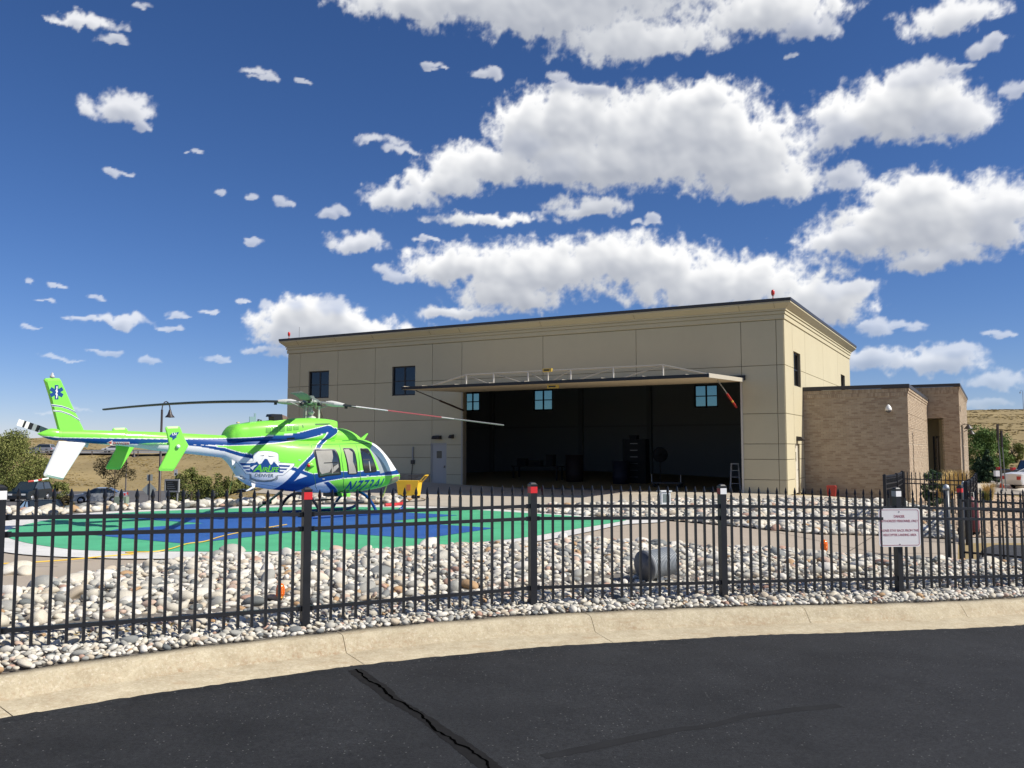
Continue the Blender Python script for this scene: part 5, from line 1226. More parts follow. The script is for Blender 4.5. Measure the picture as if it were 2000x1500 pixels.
# panel lines and small fittings
ML = mat('panel_line', (.05, .16, .04), .6)
for L in ([(610, 868), (618, 868), (700, 865.5), (724, 865.0), (724, 866.2), (700, 866.7), (618, 869), (610, 869)], [(583, 868.5), (604, 868.2), (604, 869.6), (583, 869.9)], [(608, 869), (609, 869), (606, 890), (605, 890)]): px_decal('panel_seam', L, ML, .004, fus, .12)
for L in ([(662, 869), (663, 869), (668, 900), (671, 945), (669, 958), (668, 958), (670, 945), (667, 900)], [(694, 868), (694.8, 868), (702, 900), (704, 930), (703, 952), (702.2, 952), (703, 930), (701, 900)], [(612, 925), (613, 925), (616, 950), (615, 962), (614, 962), (615, 950)], [(455, 902), (500, 912), (500, 912.7), (455, 902.8)], [(460, 929), (500, 944), (540, 950), (540, 950.8), (500, 944.8), (460, 929.8)]): px_decal('panel_seam', L, ML if L[0][0] > 600 else mat('seam_grey', (.35, .38, .38), .6), .004, fus, .06)
for c in ((585, 898.5), (632, 935.5), (718, 929), (670, 934)):
    px_decal('step_plate', [(c[0] - 2.2, c[1] - 1), (c[0] + 2.2, c[1] - 1), (c[0] + 2.2, c[1] + 1), (c[0] - 2.2, c[1] + 1)], mat('fitting_grey', (.45, .5, .5), .4), .006, fus, .1)
MLV = mat('louvre_green', (.07, .27, .035), .6)
for i, (a, b) in enumerate(((519, 529), (532, 543), (546, 556), (560, 570), (573, 583))):
    y0 = 836 - i * 1.4; lo = [(a, y0), (b, y0 - .8), (b, y0 + 9.2), (a, y0 + 10)]
    g = px_decal('louvre', lo, MLV, .005, cowl, .04)
    for k in range(5):
        yy = y0 + 1 + k * 1.8; px_decal('louvre_blade', [(a + .8, yy), (b - .8, yy - .8), (b - .8, yy), (a + .8, yy + .8)], M_GRN, .010, g, .04)
px_decal('exhaust_slot', [(560, 855.5), (575, 854.2), (575, 857.6), (560, 859)], M_BGL, .008, cowl, .1)
px_decal('intake_lip', [(615, 827), (646, 826.5), (640, 830), (616, 830.5)], mat('intake_dark', (.04, .13, .02), .6), .008, cowl, .1)
px_decal('cowl_vent', [(590, 830), (592, 830), (593, 835), (591, 835.5)], M_BGL, .006, cowl, .1)
# nav light in its teardrop
t = surf(603, 908); mb = MB(); V = []
mb.tube([(t.x - .06, t.y - .01, t.z), (t.x + .02, t.y - .05, t.z), (t.x + .16, t.y - .01, t.z - .02)], [.02, .085, .02], 12); mb.build('light_fairing', M_GRN, heli)
t = surf(601, 909); mb = MB(); mb.lathe([(.055, 0), (.05, .03), (.02, .045)], c=(t.x, t.y - .05, t.z), n=14, M=Matrix.Rotation(PI / 2, 4, 'X')); mb.build('position_light', mat('red_lens', (.6, .03, .02), .2), heli)
# fins and plates
def plate(name, pts, y0, th, m, parent=heli, taper=.55):
    """pts (x,z); thin aerofoil-like slab: full thickness inside, thinner rim"""
    n = len(pts); c = np.mean(pts, 0); inner = [(x + (c[0] - x) * .16, z + (c[1] - z) * .10) for x, z in pts]
    V = [(x, y0 - th * .2, z) for x, z in pts] + [(x, y0 + th * .2, z) for x, z in pts] + [(x, y0 - th / 2, z) for x, z in inner] + [(x, y0 + th / 2, z) for x, z in inner]
    F = [(i, (i + 1) % n, 2 * n + (i + 1) % n, 2 * n + i) for i in range(n)] + [(n + i, 3 * n + i, 3 * n + (i + 1) % n, n + (i + 1) % n) for i in range(n)] + [(i, n + i, n + (i + 1) % n, (i + 1) % n) for i in range(n)] + [tuple(2 * n + i for i in range(n)), tuple(3 * n + i for i in range(n - 1, -1, -1))]
    mb = MB(); mb.add(V, F); return mb.build(name, m, parent)
def hp(L, yy): return [(p.x, p.z) for p in (hplane(x, y, yy) for x, y in L)]
fin_pts = hp([(120, 858), (112, 836), (105, 810), (96, 775), (85.5, 742), (88, 739), (100, 738.3), (115, 739), (118.5, 743), (140, 792), (165, 844), (172, 856)], 0)
fin = plate('upper_fin', fin_pts, 0.0, .13, M_GRN)
ven = plate('lower_fin', hp([(114, 862), (168, 863), (166, 868), (122.5, 936.5), (119, 936.8), (86, 930), (85, 926)], 0), 0.0, .11, M_WPT)
def flat_decal(name, L, yy, m, eps, parent):
    mb = MB(); pts = hp(L, yy); n = len(pts); V = [(x, yy - eps, z) for x, z in pts] + [(x, yy - eps + .002, z) for x, z in pts]
    mb.add(V, [tuple(range(n)), tuple(range(2 * n - 1, n - 1, -1))] + [(i, i + n, (i + 1) % n + n, (i + 1) % n) for i in range(n)]); return mb.build(name, m, parent)
yf = -.066
for L, m in (([(100, 789.2), (120, 792), (135, 797), (147.5, 803.5), (148.6, 807), (136, 800.8), (121, 795.8), (101.2, 793.2)], M_WPT), ([(100.2, 790.3), (120, 793), (135, 798), (148, 804.7), (148.5, 806.3), (136, 799.8), (121, 794.8), (101, 792.3)], M_BLU),
             ([(103.5, 800.5), (120, 802.3), (138, 808.5), (155.5, 819), (157, 823), (138, 811.5), (120, 805.3), (104.5, 803.8)], M_WPT), ([(103.8, 801.8), (120, 803.5), (138, 809.8), (156, 820.6), (156.6, 822), (138, 810.8), (120, 804.5), (104.2, 802.9)], M_BLU)):
    flat_decal('fin_stripe', L, yf, m, .002 if m is M_WPT else .005, fin)
cx_, cz_ = 110.5, 766; star = []
for k in range(6):
    a = math.radians(60 * k + 90 - 12)
for k in range(6):
    a = math.radians(60 * k); ux, uz = math.sin(a), -math.cos(a); px_, pz_ = -uz, ux; L_, w_ = 14.0, 3.6
    star += [(cx_ + (ux * L_ - px_ * w_) * .98, cz_ + (uz * L_ - pz_ * w_)), (cx_ + (ux * L_ + px_ * w_) * .98, cz_ + (uz * L_ + pz_ * w_)), (cx_ + math.sin(a + PI / 6) * 7.2, cz_ - math.cos(a + PI / 6) * 7.2)]
flat_decal('star_of_life', star, yf, M_BLU, .003, fin)
flat_decal('staff_emblem', [(110, 754.5), (112.3, 754.5), (111.8, 762), (113, 765), (111.2, 768), (112.5, 771), (110.9, 778), (109.4, 778), (109.8, 772), (108, 769.5), (110, 766.5), (108.2, 763), (110.2, 760)], yf, M_WPT, .006, fin)
mb = MB(); q = hplane(102, 738, 0); mb.lathe([(.05, 0), (.05, .05), (.03, .055), (.025, .10), (.006, .12)], c=(q.x, 0, q.z), n=12); mb.build('tail_beacon', mat('beacon_clear', (.5, .5, .5), .2), heli)
mb = MB(); a = hplane(95, 934, 0); b = hplane(82, 936.5, 0); c = hplane(74, 938.5, 0); d = hplane(66, 939.5, 0); e = hplane(55, 940.5, 0); mb.tube([a, b], .02, 8); sk = mb.build('tail_skid', M_WPT, heli)
for p, q, m in ((b, c, mat('skid_red', (.5, .03, .02), .4)), (c, d, M_WPT), (d, e, MATS['skid_red'])):
    mb = MB(); mb.tube([p, q], .022, 8); mb.build('skid_band', m, sk)
# horizontal stabiliser and end plates
mb = MB(); sx, sz = -4.28, 1.93
prof = [(sx - .26, sz), (sx - .1, sz + .025), (sx + .1, sz + .035), (sx + .2, sz + .02), (sx + .23, sz), (sx + .2, sz - .02), (sx, sz - .03)]
n_ = len(prof); mb.add([(x, -1.10, z) for x, z in prof] + [(x - .36, 1.15, z) for x, z in prof], [tuple(range(n_)), tuple(range(2 * n_ - 1, n_ - 1, -1))] + [(i, i + n_, (i + 1) % n_ + n_, (i + 1) % n_) for i in range(n_)]); mb.build('stabiliser', M_GRN, heli)
ep = hp([(322.5, 836), (325, 833.2), (348, 832.5), (351.5, 834.5), (360, 856), (367.5, 869), (367, 872), (340, 917), (336, 920), (312, 919.8), (309.5, 916), (329, 878), (330, 868)], -1.13)
pl1 = plate('end_plate', ep, -1.13, .05, M_GRN)
ep2 = [(x - .36, z + .0) for x, z in ep]; pl2 = plate('end_plate', ep2, 1.18, .05, M_GRN)
flat_decal('bolt_emblem', [(331, 851), (334, 848), (336.5, 845.5), (350, 844), (343.5, 853), (346, 853), (337, 860), (337, 855), (331.5, 853)], -1.157, M_BLU, .004, pl1)
tx_ = text_mesh('LN', .085, 'lettering', M_WPT, pl1, .0008, bold=.002); q = hplane(340.5, 850, -1.165); tx_.location = (q.x, -1.164, q.z); tx_.rotation_euler = (PI / 2, 0, 0)
mb = MB(); q = hplane(347, 872, -1.16); mb.lathe([(.03, 0), (.045, .02), (.045, .05), (.02, .075)], c=(q.x, -1.155, q.z), n=12, M=Matrix.Rotation(PI / 2, 4, 'X')); mb.build('end_light', M_WPT, pl1)
# tail rotor on the far side
tr = Vector((-6.42, .32, 2.16)); tip = hplane(34, 824.5, .34); tip.y = .36
mb = MB(); mb.tube([(tr.x, .05, tr.z), (tr.x, .40, tr.z)], .05, 12); mb.lathe([(.10, .28), (.11, .33), (.06, .42)], c=(tr.x, 0, tr.z), n=14, M=Matrix.Rotation(-PI / 2, 4, 'X')); hubo = mb.build('tail_rotor_hub', M_METAL, heli)
dv = (tip - tr); dv.y = 0; Lb = dv.length; dv.normalize(); up = Vector((-dv.z, 0, dv.x)); bandc = [(0.12, .46, 'g'), (.46, .56, 'k'), (.56, .67, 'g'), (.67, .79, 'k'), (.79, .89, 'w'), (.89, .955, 'k'), (.955, 1.12, 'w')]
for sg in (1, -1):
    cur = None
    for a, b, cc in bandc:
        m = {'g': mat('blade_grey', (.28, .32, .33), .4), 'k': M_BGL, 'w': M_WPT}[cc]; ra, rb = a * Lb / 1.12, b * Lb / 1.12
        wa = .055 if a < .13 else .075; wb = .075
        A = tr + dv * ra * sg; B = tr + dv * rb * sg; V = []
        for p, w in ((A, wa), (B, wb)):
            for yy, ww in ((-.008, .7), (.008, .7)): V += [p + up * w * 1.0 + Vector((0, yy * .4, 0)), p - up * w + Vector((0, yy, 0))]
        mb = MB(); mb.add(V, [(0, 1, 3, 2), (4, 6, 7, 5), (0, 4, 5, 1), (2, 3, 7, 6), (0, 2, 6, 4), (1, 5, 7, 3)])
        if cur is None: cur = mb.build('tail_rotor_blade', m, heli)
        else: mb.build('blade_band', m, cur)
# main rotor
mb = MB(); mb.tube([(0, 0, 2.5), (0, 0, 2.98)], .055, 14); mb.build('mast', M_METAL, heli)
mb = MB(); mb.lathe([(.07, 2.62), (.14, 2.66), (.14, 2.69), (.07, 2.72)], n=20); mb.lathe([(.05, 2.74), (.10, 2.83), (.045, 2.88)], n=16); mb.build('swashplate', mat('swash_pale', (.55, .55, .5), .45), heli)
mb = MB(); mb.lathe([(.05, 3.0), (.22, 3.03), (.27, 3.10), (.20, 3.17), (.10, 3.22), (.07, 3.28), (.01, 3.29)], n=20); mb.build('rotor_head', mat('head_green_grey', (.16, .20, .17), .45, metal=.3), heli)
LH = math.atan2(FXv.y, FXv.x)
def az_local(az): return PI / 2 - math.radians(az) - LH
def rotor_blade(az, tipz, colors, label=None, curve=.10, pitch=15):
    th = az_local(az); d = Vector((math.cos(th), math.sin(th), 0)); s = Vector((-d.y, d.x, 0)); z0 = 3.10
    def pos(r): t = (r - .3) / 5.05; return d * r + Vector((0, 0, z0 + (tipz - z0) * t + curve * 4 * t * (1 - t)))
    # yoke, grip and root fittings
    mb = MB(); mb.bar(pos(.05), pos(.62), .20, .05); y = mb.build('blade_yoke', M_METAL, heli)
    mb = MB(); mb.tube([pos(.40), pos(.55), pos(.72), pos(.90)], [.05, .085, .075, .05], 10); mb.build('blade_grip', mat('grip_pale', (.58, .58, .55), .45), y)
    mb = MB(); mb.bar(pos(.88) , pos(1.22), .15, .06); mb.build('blade_root', M_DKM, y)
    mb = MB(); mb.tube([pos(.55) + s * .16 - Vector((0, 0, .02)), pos(.3) * .5 + s * .14 + Vector((0, 0, 1.37))], .016, 6); mb.build('pitch_link', M_METAL, y)
    mb = MB(); mb.box(-.03, .03, -.03, .03, -.09, -.02, Matrix.Translation(pos(.95))); mb.build('blade_weight', M_DKM, y)
    cur = None
    for (ra, rb, m) in colors:
        n = max(2, int((rb - ra) / .35)); V = []; F = []
        for i in range(n + 1):
            r = ra + (rb - ra) * i / n; c = .27 if r > 1.6 else .15 + (.12) * (r - 1.1) / .5; p = pos(r); tw = math.radians(pitch - .73 * pitch * r / 5.3)
            sec = [(.30 * c, 0), (.16 * c, .022), (-.2 * c, .016), (-.70 * c, 0), (-.2 * c, -.014), (.16 * c, -.018)]
            for q, h in sec: V.append(p + s * (q * math.cos(tw)) + Vector((0, 0, q * math.sin(tw) + h)))
            if i: k = 6 * i; F += [(k - 6 + j, k - 6 + (j + 1) % 6, k + (j + 1) % 6, k + j) for j in range(6)]
        F += [tuple(range(6)), tuple(6 * n + j for j in range(5, -1, -1))]
        mb = MB(); mb.add(V, F)
        if cur is None: cur = mb.build('rotor_blade', m, heli)
        else: mb.build('blade_section', m, cur)
    if label: cur['label'] = label
mgb = mat('blade_dark', (.045, .05, .052), .45); mlb = mat('blade_light', (.22, .23, .23), .5); mredb = mat('blade_red', (.40, .06, .065), .5)
rotor_blade(80, 2.50, [(1.1, 2.1, M_WPT), (2.1, 3.6, mredb), (3.6, 3.95, M_WPT), (3.95, 5.38, mlb)], 'main rotor blade painted white, red, white and grey', .0, 4)
rotor_blade(260, 2.86, [(1.1, 5.38, mgb)], None, .10)
rotor_blade(170, 3.03, [(1.1, 5.38, mat('blade_greygreen', (.15, .17, .15), .5))], None, .05)
rotor_blade(350, 2.66, [(1.1, 5.38, mgb)], None, .05)
for k, (x, y) in enumerate(((.17, -.12), (.21, -.10), (-.22, -.10), (.02, .2), (-.1, .2))):
    mb = MB(); mb.tube([(x, y, 2.6), (x + .01, y, 3.02)], .014 if k else .022, 7); mb.build('control_rod', MATS['swash_pale'], heli)
for k in range(4):
    a = az_local(80 + 90 * k + 32); mb = MB(); mb.tube([(.12 * math.cos(a), .12 * math.sin(a), 2.98), (.30 * math.cos(a), .30 * math.sin(a), 3.0), (.40 * math.cos(a - .35), .40 * math.sin(a - .35), 3.10)], .020, 7); mb.build('damper_arm', M_METAL, heli)
    mb = MB(); mb.lathe([(.03, -.05), (.06, -.04), (.06, .04), (.03, .05)], c=(.33 * math.cos(a - .2), .33 * math.sin(a - .2), 3.04), n=10); mb.build('elastomeric_bearing', M_DKM, heli)
# roof equipment
mb = MB(); a = hplane(524, 822, -.15); b = hplane(544, 822, -.15); zt_b = hplane(535, 809, -.15).z; zl = a.z
mb.prism([(a.x, zl + .11), (a.x + .03, zt_b), (b.x + .02, zt_b), (b.x + .05, zl + .0), (a.x + .1, zl - .06), (a.x + .08, zl + .11)], 'y', -.30, .0); ex = mb.build('exhaust_stack', M_BGL, heli)
mb = MB(); mb.prism([(b.x + .03, zl - .02), (b.x + .03, zt_b - .01), (b.x + .16, zt_b - .05), (b.x + .28, zl + .0)], 'y', -.28, -.02); mb.build('stack_cover', mat('cover_brown', (.20, .13, .10), .6), ex)
a = hplane(487, 828, -.1); mb = MB(); mb.prism([(a.x, a.z), (a.x, a.z + .19), (a.x + .13, a.z + .19), (a.x + .13, a.z + .28), (a.x + .18, a.z + .28), (a.x + .18, a.z - .02)], 'y', -.11, -.09); mb.build('antenna_plate', mat('antenna_grey', (.22, .32, .36), .4), heli)
mb = MB(); mb.tube([(a.x + .22, -.1, a.z - .03), (a.x + .25, -.1, a.z + .12), (a.x + .33, -.1, a.z + .10), (a.x + .36, -.1, a.z - .02)], .022, 8); mb.build('roof_hook', M_BGL, heli)
mb = MB(); q = surf(474, 831); mb.lathe([(.05, 0), (.04, .03), (.01, .04)], c=(q.x, -.05, 2.475), n=10); mb.build('cowl_light', mat('lens_clear', (.6, .5, .3), .2), heli)
for px_, py_ in ((653, 842), (660, 842.5)):
    q = hplane(px_, py_, 0); mb = MB(); mb.lathe([(.09, -.02), (.08, .02), (.03, .035)], c=(q.x, 0, q.z), n=14); mb.build('roof_antenna_dome', M_WPT, heli)
# wire cutter blade ahead of the roof fairing
pts = hp([(697, 863.5), (703, 857), (717, 846), (718.5, 846.5), (712, 857), (704, 864.5)], 0); mb = MB(); mb.prism(pts, 'y', -.02, .02); mb.build('wire_cutter', M_GRN, heli)
mb = MB(); a = hplane(690, 865, -.3); b = hplane(724, 864, -.3); mb.tube([(a.x, -.3, a.z + .01), (b.x, -.3, b.z + .02), (b.x + .01, -.3, b.z - .06)], .018, 6); mb.build('rain_gutter', M_BGL, heli)
# belly antennas, steps
mb = MB(); pts = hp([(490, 943), (498, 945), (497, 952), (481, 959.5), (480, 958.5), (492, 950.5)], -.3); mb.prism(pts, 'y', -.32, -.29); mb.build('belly_antenna', M_WPT, heli)
mb = MB(); pts = hp([(452, 899), (459, 902), (456, 907), (453, 909)], -.2); mb.prism(pts, 'y', -.22, -.19); mb.build('belly_antenna', M_WPT, heli)
mb = MB(); pts = hp([(662, 962), (680, 963), (679, 970), (664, 969)], -.3); mb.prism(pts, 'y', -.42, -.20); mb.build('belly_step', M_GRN, heli)
mb = MB(); mb.box(.55, .85, -.2, .2, .50, .62); mb.build('belly_light', M_BGL, heli)
# skid gear
for s in (-1, 1):
    y = s * 1.13; mb = MB(); mb.tube([(-.72, y, .07), (-.6, y, .045), (1.95, y, .045), (2.15, y, .075), (2.30, y, .15), (2.38, y, .24)], .042, 12); sk = mb.build('skid_tube', M_BLU, heli)
    if s < 0:
        mb = MB(); mb.tube([(-.62, y, .0), (-.62, y, .10)], .05, 10); mb.build('skid_clamp', M_BLU, sk)
for x in (-.30, 1.45):
    P_ = []
    for k in range(17):
        u = -1 + 2 * k / 16; P_.append((x, 1.13 * u, .05 + .56 * (1 - abs(u) ** 2.6)))
    mb = MB(); mb.tube(P_, .04, 10); mb.build('cross_tube', M_BLU if x > 0 else M_BGL, heli)
for s in (-1, 1):
    mb = MB(); mb.tube([(-.05, s * .78, .36), (1.25, s * .78, .36)], .025, 8); mb.build('step_bar', M_BGL, heli)
# lettering on the body
def body_text(s, p0, p1, height_px, m, eps, name='lettering', shear=0.0, bold=0.0, spacing=1.0, parent=heli, res=.05, squash=None):
    """text along the body side from picture point p0 to p1 (baseline), with the given letter height"""
    o = text_mesh(s, 1.0, name, None, None, 0.0, 'LEFT', shear, spacing, bold); me = o.data; co = np.array([v.co[:] for v in me.vertices]); x0, x1 = co[:, 0].min(), co[:, 0].max(); hcap = co[:, 1].max()
    a = surf(*p0); b = surf(*p1); up = surf(p0[0], p0[1] - height_px); hz = (up.z - a.z)
    bm = bmesh.new(); bm.from_mesh(me); bmesh.ops.dissolve_limit(bm, angle_limit=.01, verts=bm.verts, edges=bm.edges)
    for v in bm.verts:
        u = (v.co.x - x0) / (x1 - x0); w = v.co.y / hcap; v.co = Vector((a.x + (b.x - a.x) * u, 0, a.z + (b.z - a.z) * u + hz * w))
    xs = [v.co.x for v in bm.verts]; zs = [v.co.z for v in bm.verts]
    for ax, lo, hi in ((0, min(xs), max(xs)), (2, min(zs), max(zs))):
        v = lo + res
        while v < hi:
            c_ = [0, 0, 0]; c_[ax] = v; n_ = [0, 0, 0]; n_[ax] = 1; bmesh.ops.bisect_plane(bm, geom=bm.verts[:] + bm.edges[:] + bm.faces[:], dist=1e-6, plane_co=c_, plane_no=n_); v += res
    bmesh.ops.triangulate(bm, faces=bm.faces)
    for v in bm.verts: v.co.y = side_y(v.co.x, v.co.z, eps)
    for f in bm.faces:
        f.normal_update(); f.smooth = True
        if f.normal.y > 0: f.normal_flip()
    me2 = bpy.data.meshes.new(name); bm.to_mesh(me2); bm.free(); me2.materials.append(m); bpy.data.objects.remove(o); return link(bpy.data.objects.new(name, me2), parent)
body_text('N773AL', (666.5, 960), (744, 953.0), 19.5, M_BLU, .008, shear=.25, bold=.012, spacing=1.12)
# round crest
def Z6(L): return [(440 + x / 10, 860 + y / 10) for x, y in L]
MLG = mat('crest_line', (.10, .14, .14), .5)
crest = Z6([(205, 405), (545, 410), (545, 300), (560, 255), (640, 215), (760, 205), (900, 215), (1010, 245), (1035, 275), (1040, 435), (1350, 455), (1340, 500), (1130, 680), (1010, 685), (1000, 740), (900, 785), (760, 800), (600, 785), (490, 745), (490, 660), (400, 655)])
cb = px_decal('crest_shield', grow(crest, .5), MLG, .004, heli, .05); px_decal('crest_field', grow(crest, -.25), M_WPT, .006, cb, .05)
mount = Z6([(520, 625), (480, 560), (490, 440), (560, 440), (610, 395), (650, 450), (690, 435), (770, 345), (810, 350), (880, 470), (915, 440), (945, 395), (975, 410), (1010, 490), (1060, 520), (1060, 625)])
px_decal('crest_mountains', mount, M_BLU, .010, cb, .05)
for L in ([(265, 440), (500, 450), (500, 485), (320, 490)], [(330, 520), (480, 525), (470, 550), (365, 555)], [(385, 580), (520, 585), (520, 615), (425, 610)], [(1040, 480), (1270, 490), (1245, 520), (1060, 515)], [(1060, 545), (1215, 550), (1190, 580), (1060, 575)], [(1050, 605), (1150, 608), (1115, 635), (1045, 632)]): px_decal('crest_wing_bar', Z6(L), M_BLU, .010, cb, .05)
px_decal('crest_snow', Z6([(560, 450), (610, 385), (645, 440), (680, 420), (745, 320), (830, 315), (890, 440), (950, 380), (1010, 480), (970, 440), (945, 410), (905, 470), (875, 475), (815, 365), (765, 360), (700, 450), (655, 470), (615, 410)]), M_WPT, .014, cb, .05)
px_decal('crest_bird', Z6([(470, 540), (560, 490), (620, 480), (560, 530), (530, 580), (500, 550)]), M_WPT, .014, cb, .05)
for L in ([(670, 300), (740, 292), (765, 280), (745, 305)], [(830, 295), (850, 305), (980, 318), (850, 318)]): px_decal('rotor_mark', Z6(L), MLG, .012, cb, .05)
for L in ([(495, 665), (505, 665), (505, 735), (600, 768), (760, 783), (900, 770), (985, 735), (985, 690), (995, 690), (995, 742), (905, 780), (760, 793), (600, 778), (495, 742)], [(470, 650), (480, 650), (478, 755), (600, 795), (760, 810), (905, 795), (1010, 755), (1015, 690), (1025, 690), (1020, 762), (905, 805), (760, 820), (600, 805), (468, 762)]): px_decal('crest_outline', Z6(L), MLG, .012, cb, .06)
MG2 = mat('crest_green', (.13, .52, .04), .35)
body_text('AirLife', (492.5, 919), (543.5, 920.5), 12.5, MG2, .018, shear=.28, bold=.035, spacing=.95, parent=cb, res=.04) if False else None
for s, p0, p1, h in (('A', (493, 920.5), (511, 921.3), 14), ('IR', (510.5, 921), (522, 921.4), 9), ('L', (521, 921.5), (530, 921.7), 12.5), ('IFE', (528.5, 921.4), (544, 921.2), 9)): body_text(s, p0, p1, h, MG2, .018, shear=.25, bold=.03, parent=cb, res=.04)
body_text('DENVER', (497, 931), (533.5, 932), 6.3, MLG, .012, bold=.004, parent=cb, res=.04)
# danger arrow on the boom
ar = px_decal('danger_arrow', [(208, 864.8), (219, 859.8), (219.5, 862.8), (253, 863.2), (253, 869.6), (219.5, 868.8), (219, 870)], M_WPT, .006, boom, .03)
px_decal('arrow_head', [(210, 864.9), (217.5, 861.5), (217.5, 868)], mat('danger_red', (.6, .08, .06), .5), .010, ar, .03)
body_text('DANGER', (219.5, 868.2), (252, 868.9), 4.6, MATS['danger_red'], .010, bold=.02, parent=ar, res=.03)
# small print by the fairing
for a, b, c in (((646, 862), (654, 861.6), 1.6), ((668, 862), (684, 861), 2.2)): px_decal('small_marking', [a, b, (b[0], b[1] - c), (a[0], a[1] - c)], MATS['louvre_green'], .005, fair, .1)
# tie-down straps and cover
M_STRAP = mat('yellow_strap', (.70, .55, .10), .6)
def world_tube(name, P, r, m, label=None, cat=None):
    mb = MB(); mb.tube(P, r, 6); return tag(mb.build(name, m), label, cat)
a = HM @ Vector((2.35, -.35, .82)); g = gpx(741, 986); world_tube('tie_strap', [a, a.lerp(g, .5) + Vector((0, 0, -.03)), g + Vector((0, 0, .07))], .018, M_STRAP, 'yellow tie-down strap hanging from the helicopter nose to the ground', 'strap')
a = HM @ Vector((-2.3, -.2, 1.35)); g = gpx(443, 985); world_tube('tie_strap', [a, a.lerp(g, .5), g + Vector((0, 0, .07))], .012, M_STRAP, 'thin yellow strap hanging below the rear of the helicopter body', 'strap')
# dark tow handle under the belly
a = HM @ Vector((-1.0, -.3, .72)); g = gpx(505, 995)
hd = empty('tow_bar', g, 0, 'black tow bar leaning under the rear of the helicopter', 'tow bar'); mb = MB(); q = a - g; mb.tube([(0, 0, .07), q * .5, q], .035, 8); mb.build('bar', M_BGL, hd); mb = MB(); mb.tube([q * .38 - Vector((.12, 0, 0)), q * .38 + Vector((.14, 0, .02))], .05, 8); mb.build('cross_piece', M_BGL, hd)
# red padded frame in front
R0 = [(752, 979.5), (770, 981), (786, 984), (789.5, 986), (788, 988.5), (770, 991), (752, 992)]
P_ = [gpx(x, y) + Vector((0, 0, .09)) for x, y in R0]; mb = MB(); mb.tube(P_, .055, 10); tag(mb.build('red_wheel_frame', mat('red_tube', (.50, .03, .035), .4)), 'bent red tube frame lying on the pad ahead of the skids', 'frame')
# ------------------------------------------------------------------ vegetation
def leaf_mat(name, c1, c2, c3):
    if name in MATS: return MATS[name]
    m = bpy.data.materials.new(name); m.use_nodes = True; t = m.node_tree; b = t.nodes['Principled BSDF']; a = N(t, 'ShaderNodeAttribute', attribute_name='tone'); r = N(t, 'ShaderNodeValToRGB')
    r.color_ramp.elements[0].color = (*c1, 1); r.color_ramp.elements[1].color = (*c3, 1); e = r.color_ramp.elements.new(.5); e.color = (*c2, 1)
    t.links.new(a.outputs['Fac'], r.inputs[0]); t.links.new(r.outputs[0], b.inputs['Base Color']); b.inputs['Roughness'].default_value = .75; b.inputs['Specular IOR Level'].default_value = .2
    MATS[name] = m; return m
M_BARK = mat('bark', (.12, .09, .065), .9, noise=.3, scale=9)
def leaves(name, C, R, n, size, m, parent, seed, squash=1.0):
    """n leaf faces spread over clumps C (centres) with radii R"""
    r = np.random.default_rng(seed); C = np.array(C, float); R = np.array(R, float); w = R ** 2; k = r.choice(len(C), n, p=w / w.sum())
    d = r.normal(size=(n, 3)); d /= np.linalg.norm(d, axis=1)[:, None]; rad = R[k] * r.uniform(.25, 1.0, n) ** .5 * r.uniform(.85, 1.15, n)
    P = C[k] + d * rad[:, None] * np.array([1, 1, squash]); u = r.normal(size=(n, 3)); u /= np.linalg.norm(u, axis=1)[:, None]; v = np.cross(u, d + r.normal(size=(n, 3)) * .6); v /= np.linalg.norm(v, axis=1)[:, None] + 1e-9
    s = size * r.uniform(.6, 1.5, n)[:, None]; V = np.stack([P - u * s, P - v * s * .5, P + u * s, P + v * s * .5], 1).reshape(-1, 3); Q = np.arange(4 * n).reshape(n, 4)
    tone = np.clip(r.uniform(0, 1, len(C))[k] * .5 + r.uniform(0, 1, n) * .5, 0, 1)
    return mesh_np(name, V, Q, m, parent, False, {'tone': ('FLOAT', np.repeat(tone, 4))})
def tree(p, h, rad, label, m, seed, n=6000, leaf=.07, trunk_h=.35, name='tree', clumps=26, squash=1.0, cat='tree', trunk_r=.09, group=None):
    r = random.Random(seed); t = empty(name, p, 0, label, cat, group); C = []; R = []
    for i in range(clumps):
        a = r.uniform(0, 2 * PI); q = r.uniform(0, 1) ** .5; z = r.uniform(trunk_h, 1.0); prof = math.sin(PI * min(1, max(.08, (z - trunk_h * .6) / (1.08 - trunk_h * .6)))) ** .6
        C.append((math.cos(a) * rad * q * prof, math.sin(a) * rad * q * prof, h * z * .92)); R.append(rad * r.uniform(.22, .42))
    mb = MB(); pts = [(0, 0, -.2), (r.uniform(-.05, .05) * rad, 0, h * .3), (r.uniform(-.1, .1) * rad, r.uniform(-.1, .1) * rad, h * .75)]; mb.tube(pts, [trunk_r, trunk_r * .8, trunk_r * .3], 8)
    tk = mb.build('trunk', M_BARK, t)
    for i in range(min(9, clumps)):
        c = C[i]; z0 = h * r.uniform(.25, .55); mb = MB(); mb.tube([(0, 0, z0), (c[0] * .5, c[1] * .5, (z0 + c[2]) / 2 + .05), c], [trunk_r * .45, trunk_r * .3, trunk_r * .12], 6); mb.build('limb', M_BARK, tk)
    leaves('crown', C, R, n, leaf, m, t, seed, squash); return t
M_OLIVE = leaf_mat('olive_leaves', (.06, .085, .022), (.16, .18, .05), (.32, .32, .11)); M_DARKL = leaf_mat('dark_leaves', (.03, .035, .015), (.07, .06, .03), (.14, .11, .05)); M_GREENL = leaf_mat('green_leaves', (.05, .10, .025), (.12, .20, .05), (.24, .33, .10)); M_SPR = leaf_mat('spruce_needles', (.02, .045, .022), (.04, .075, .035), (.08, .12, .055))
def lp(x, D, dz=0.0):
    """point on the ground at picture column x and distance D"""
    X = (x - 1000) / F_PX * D; return Vector((X, D, g1(X, D) + dz))
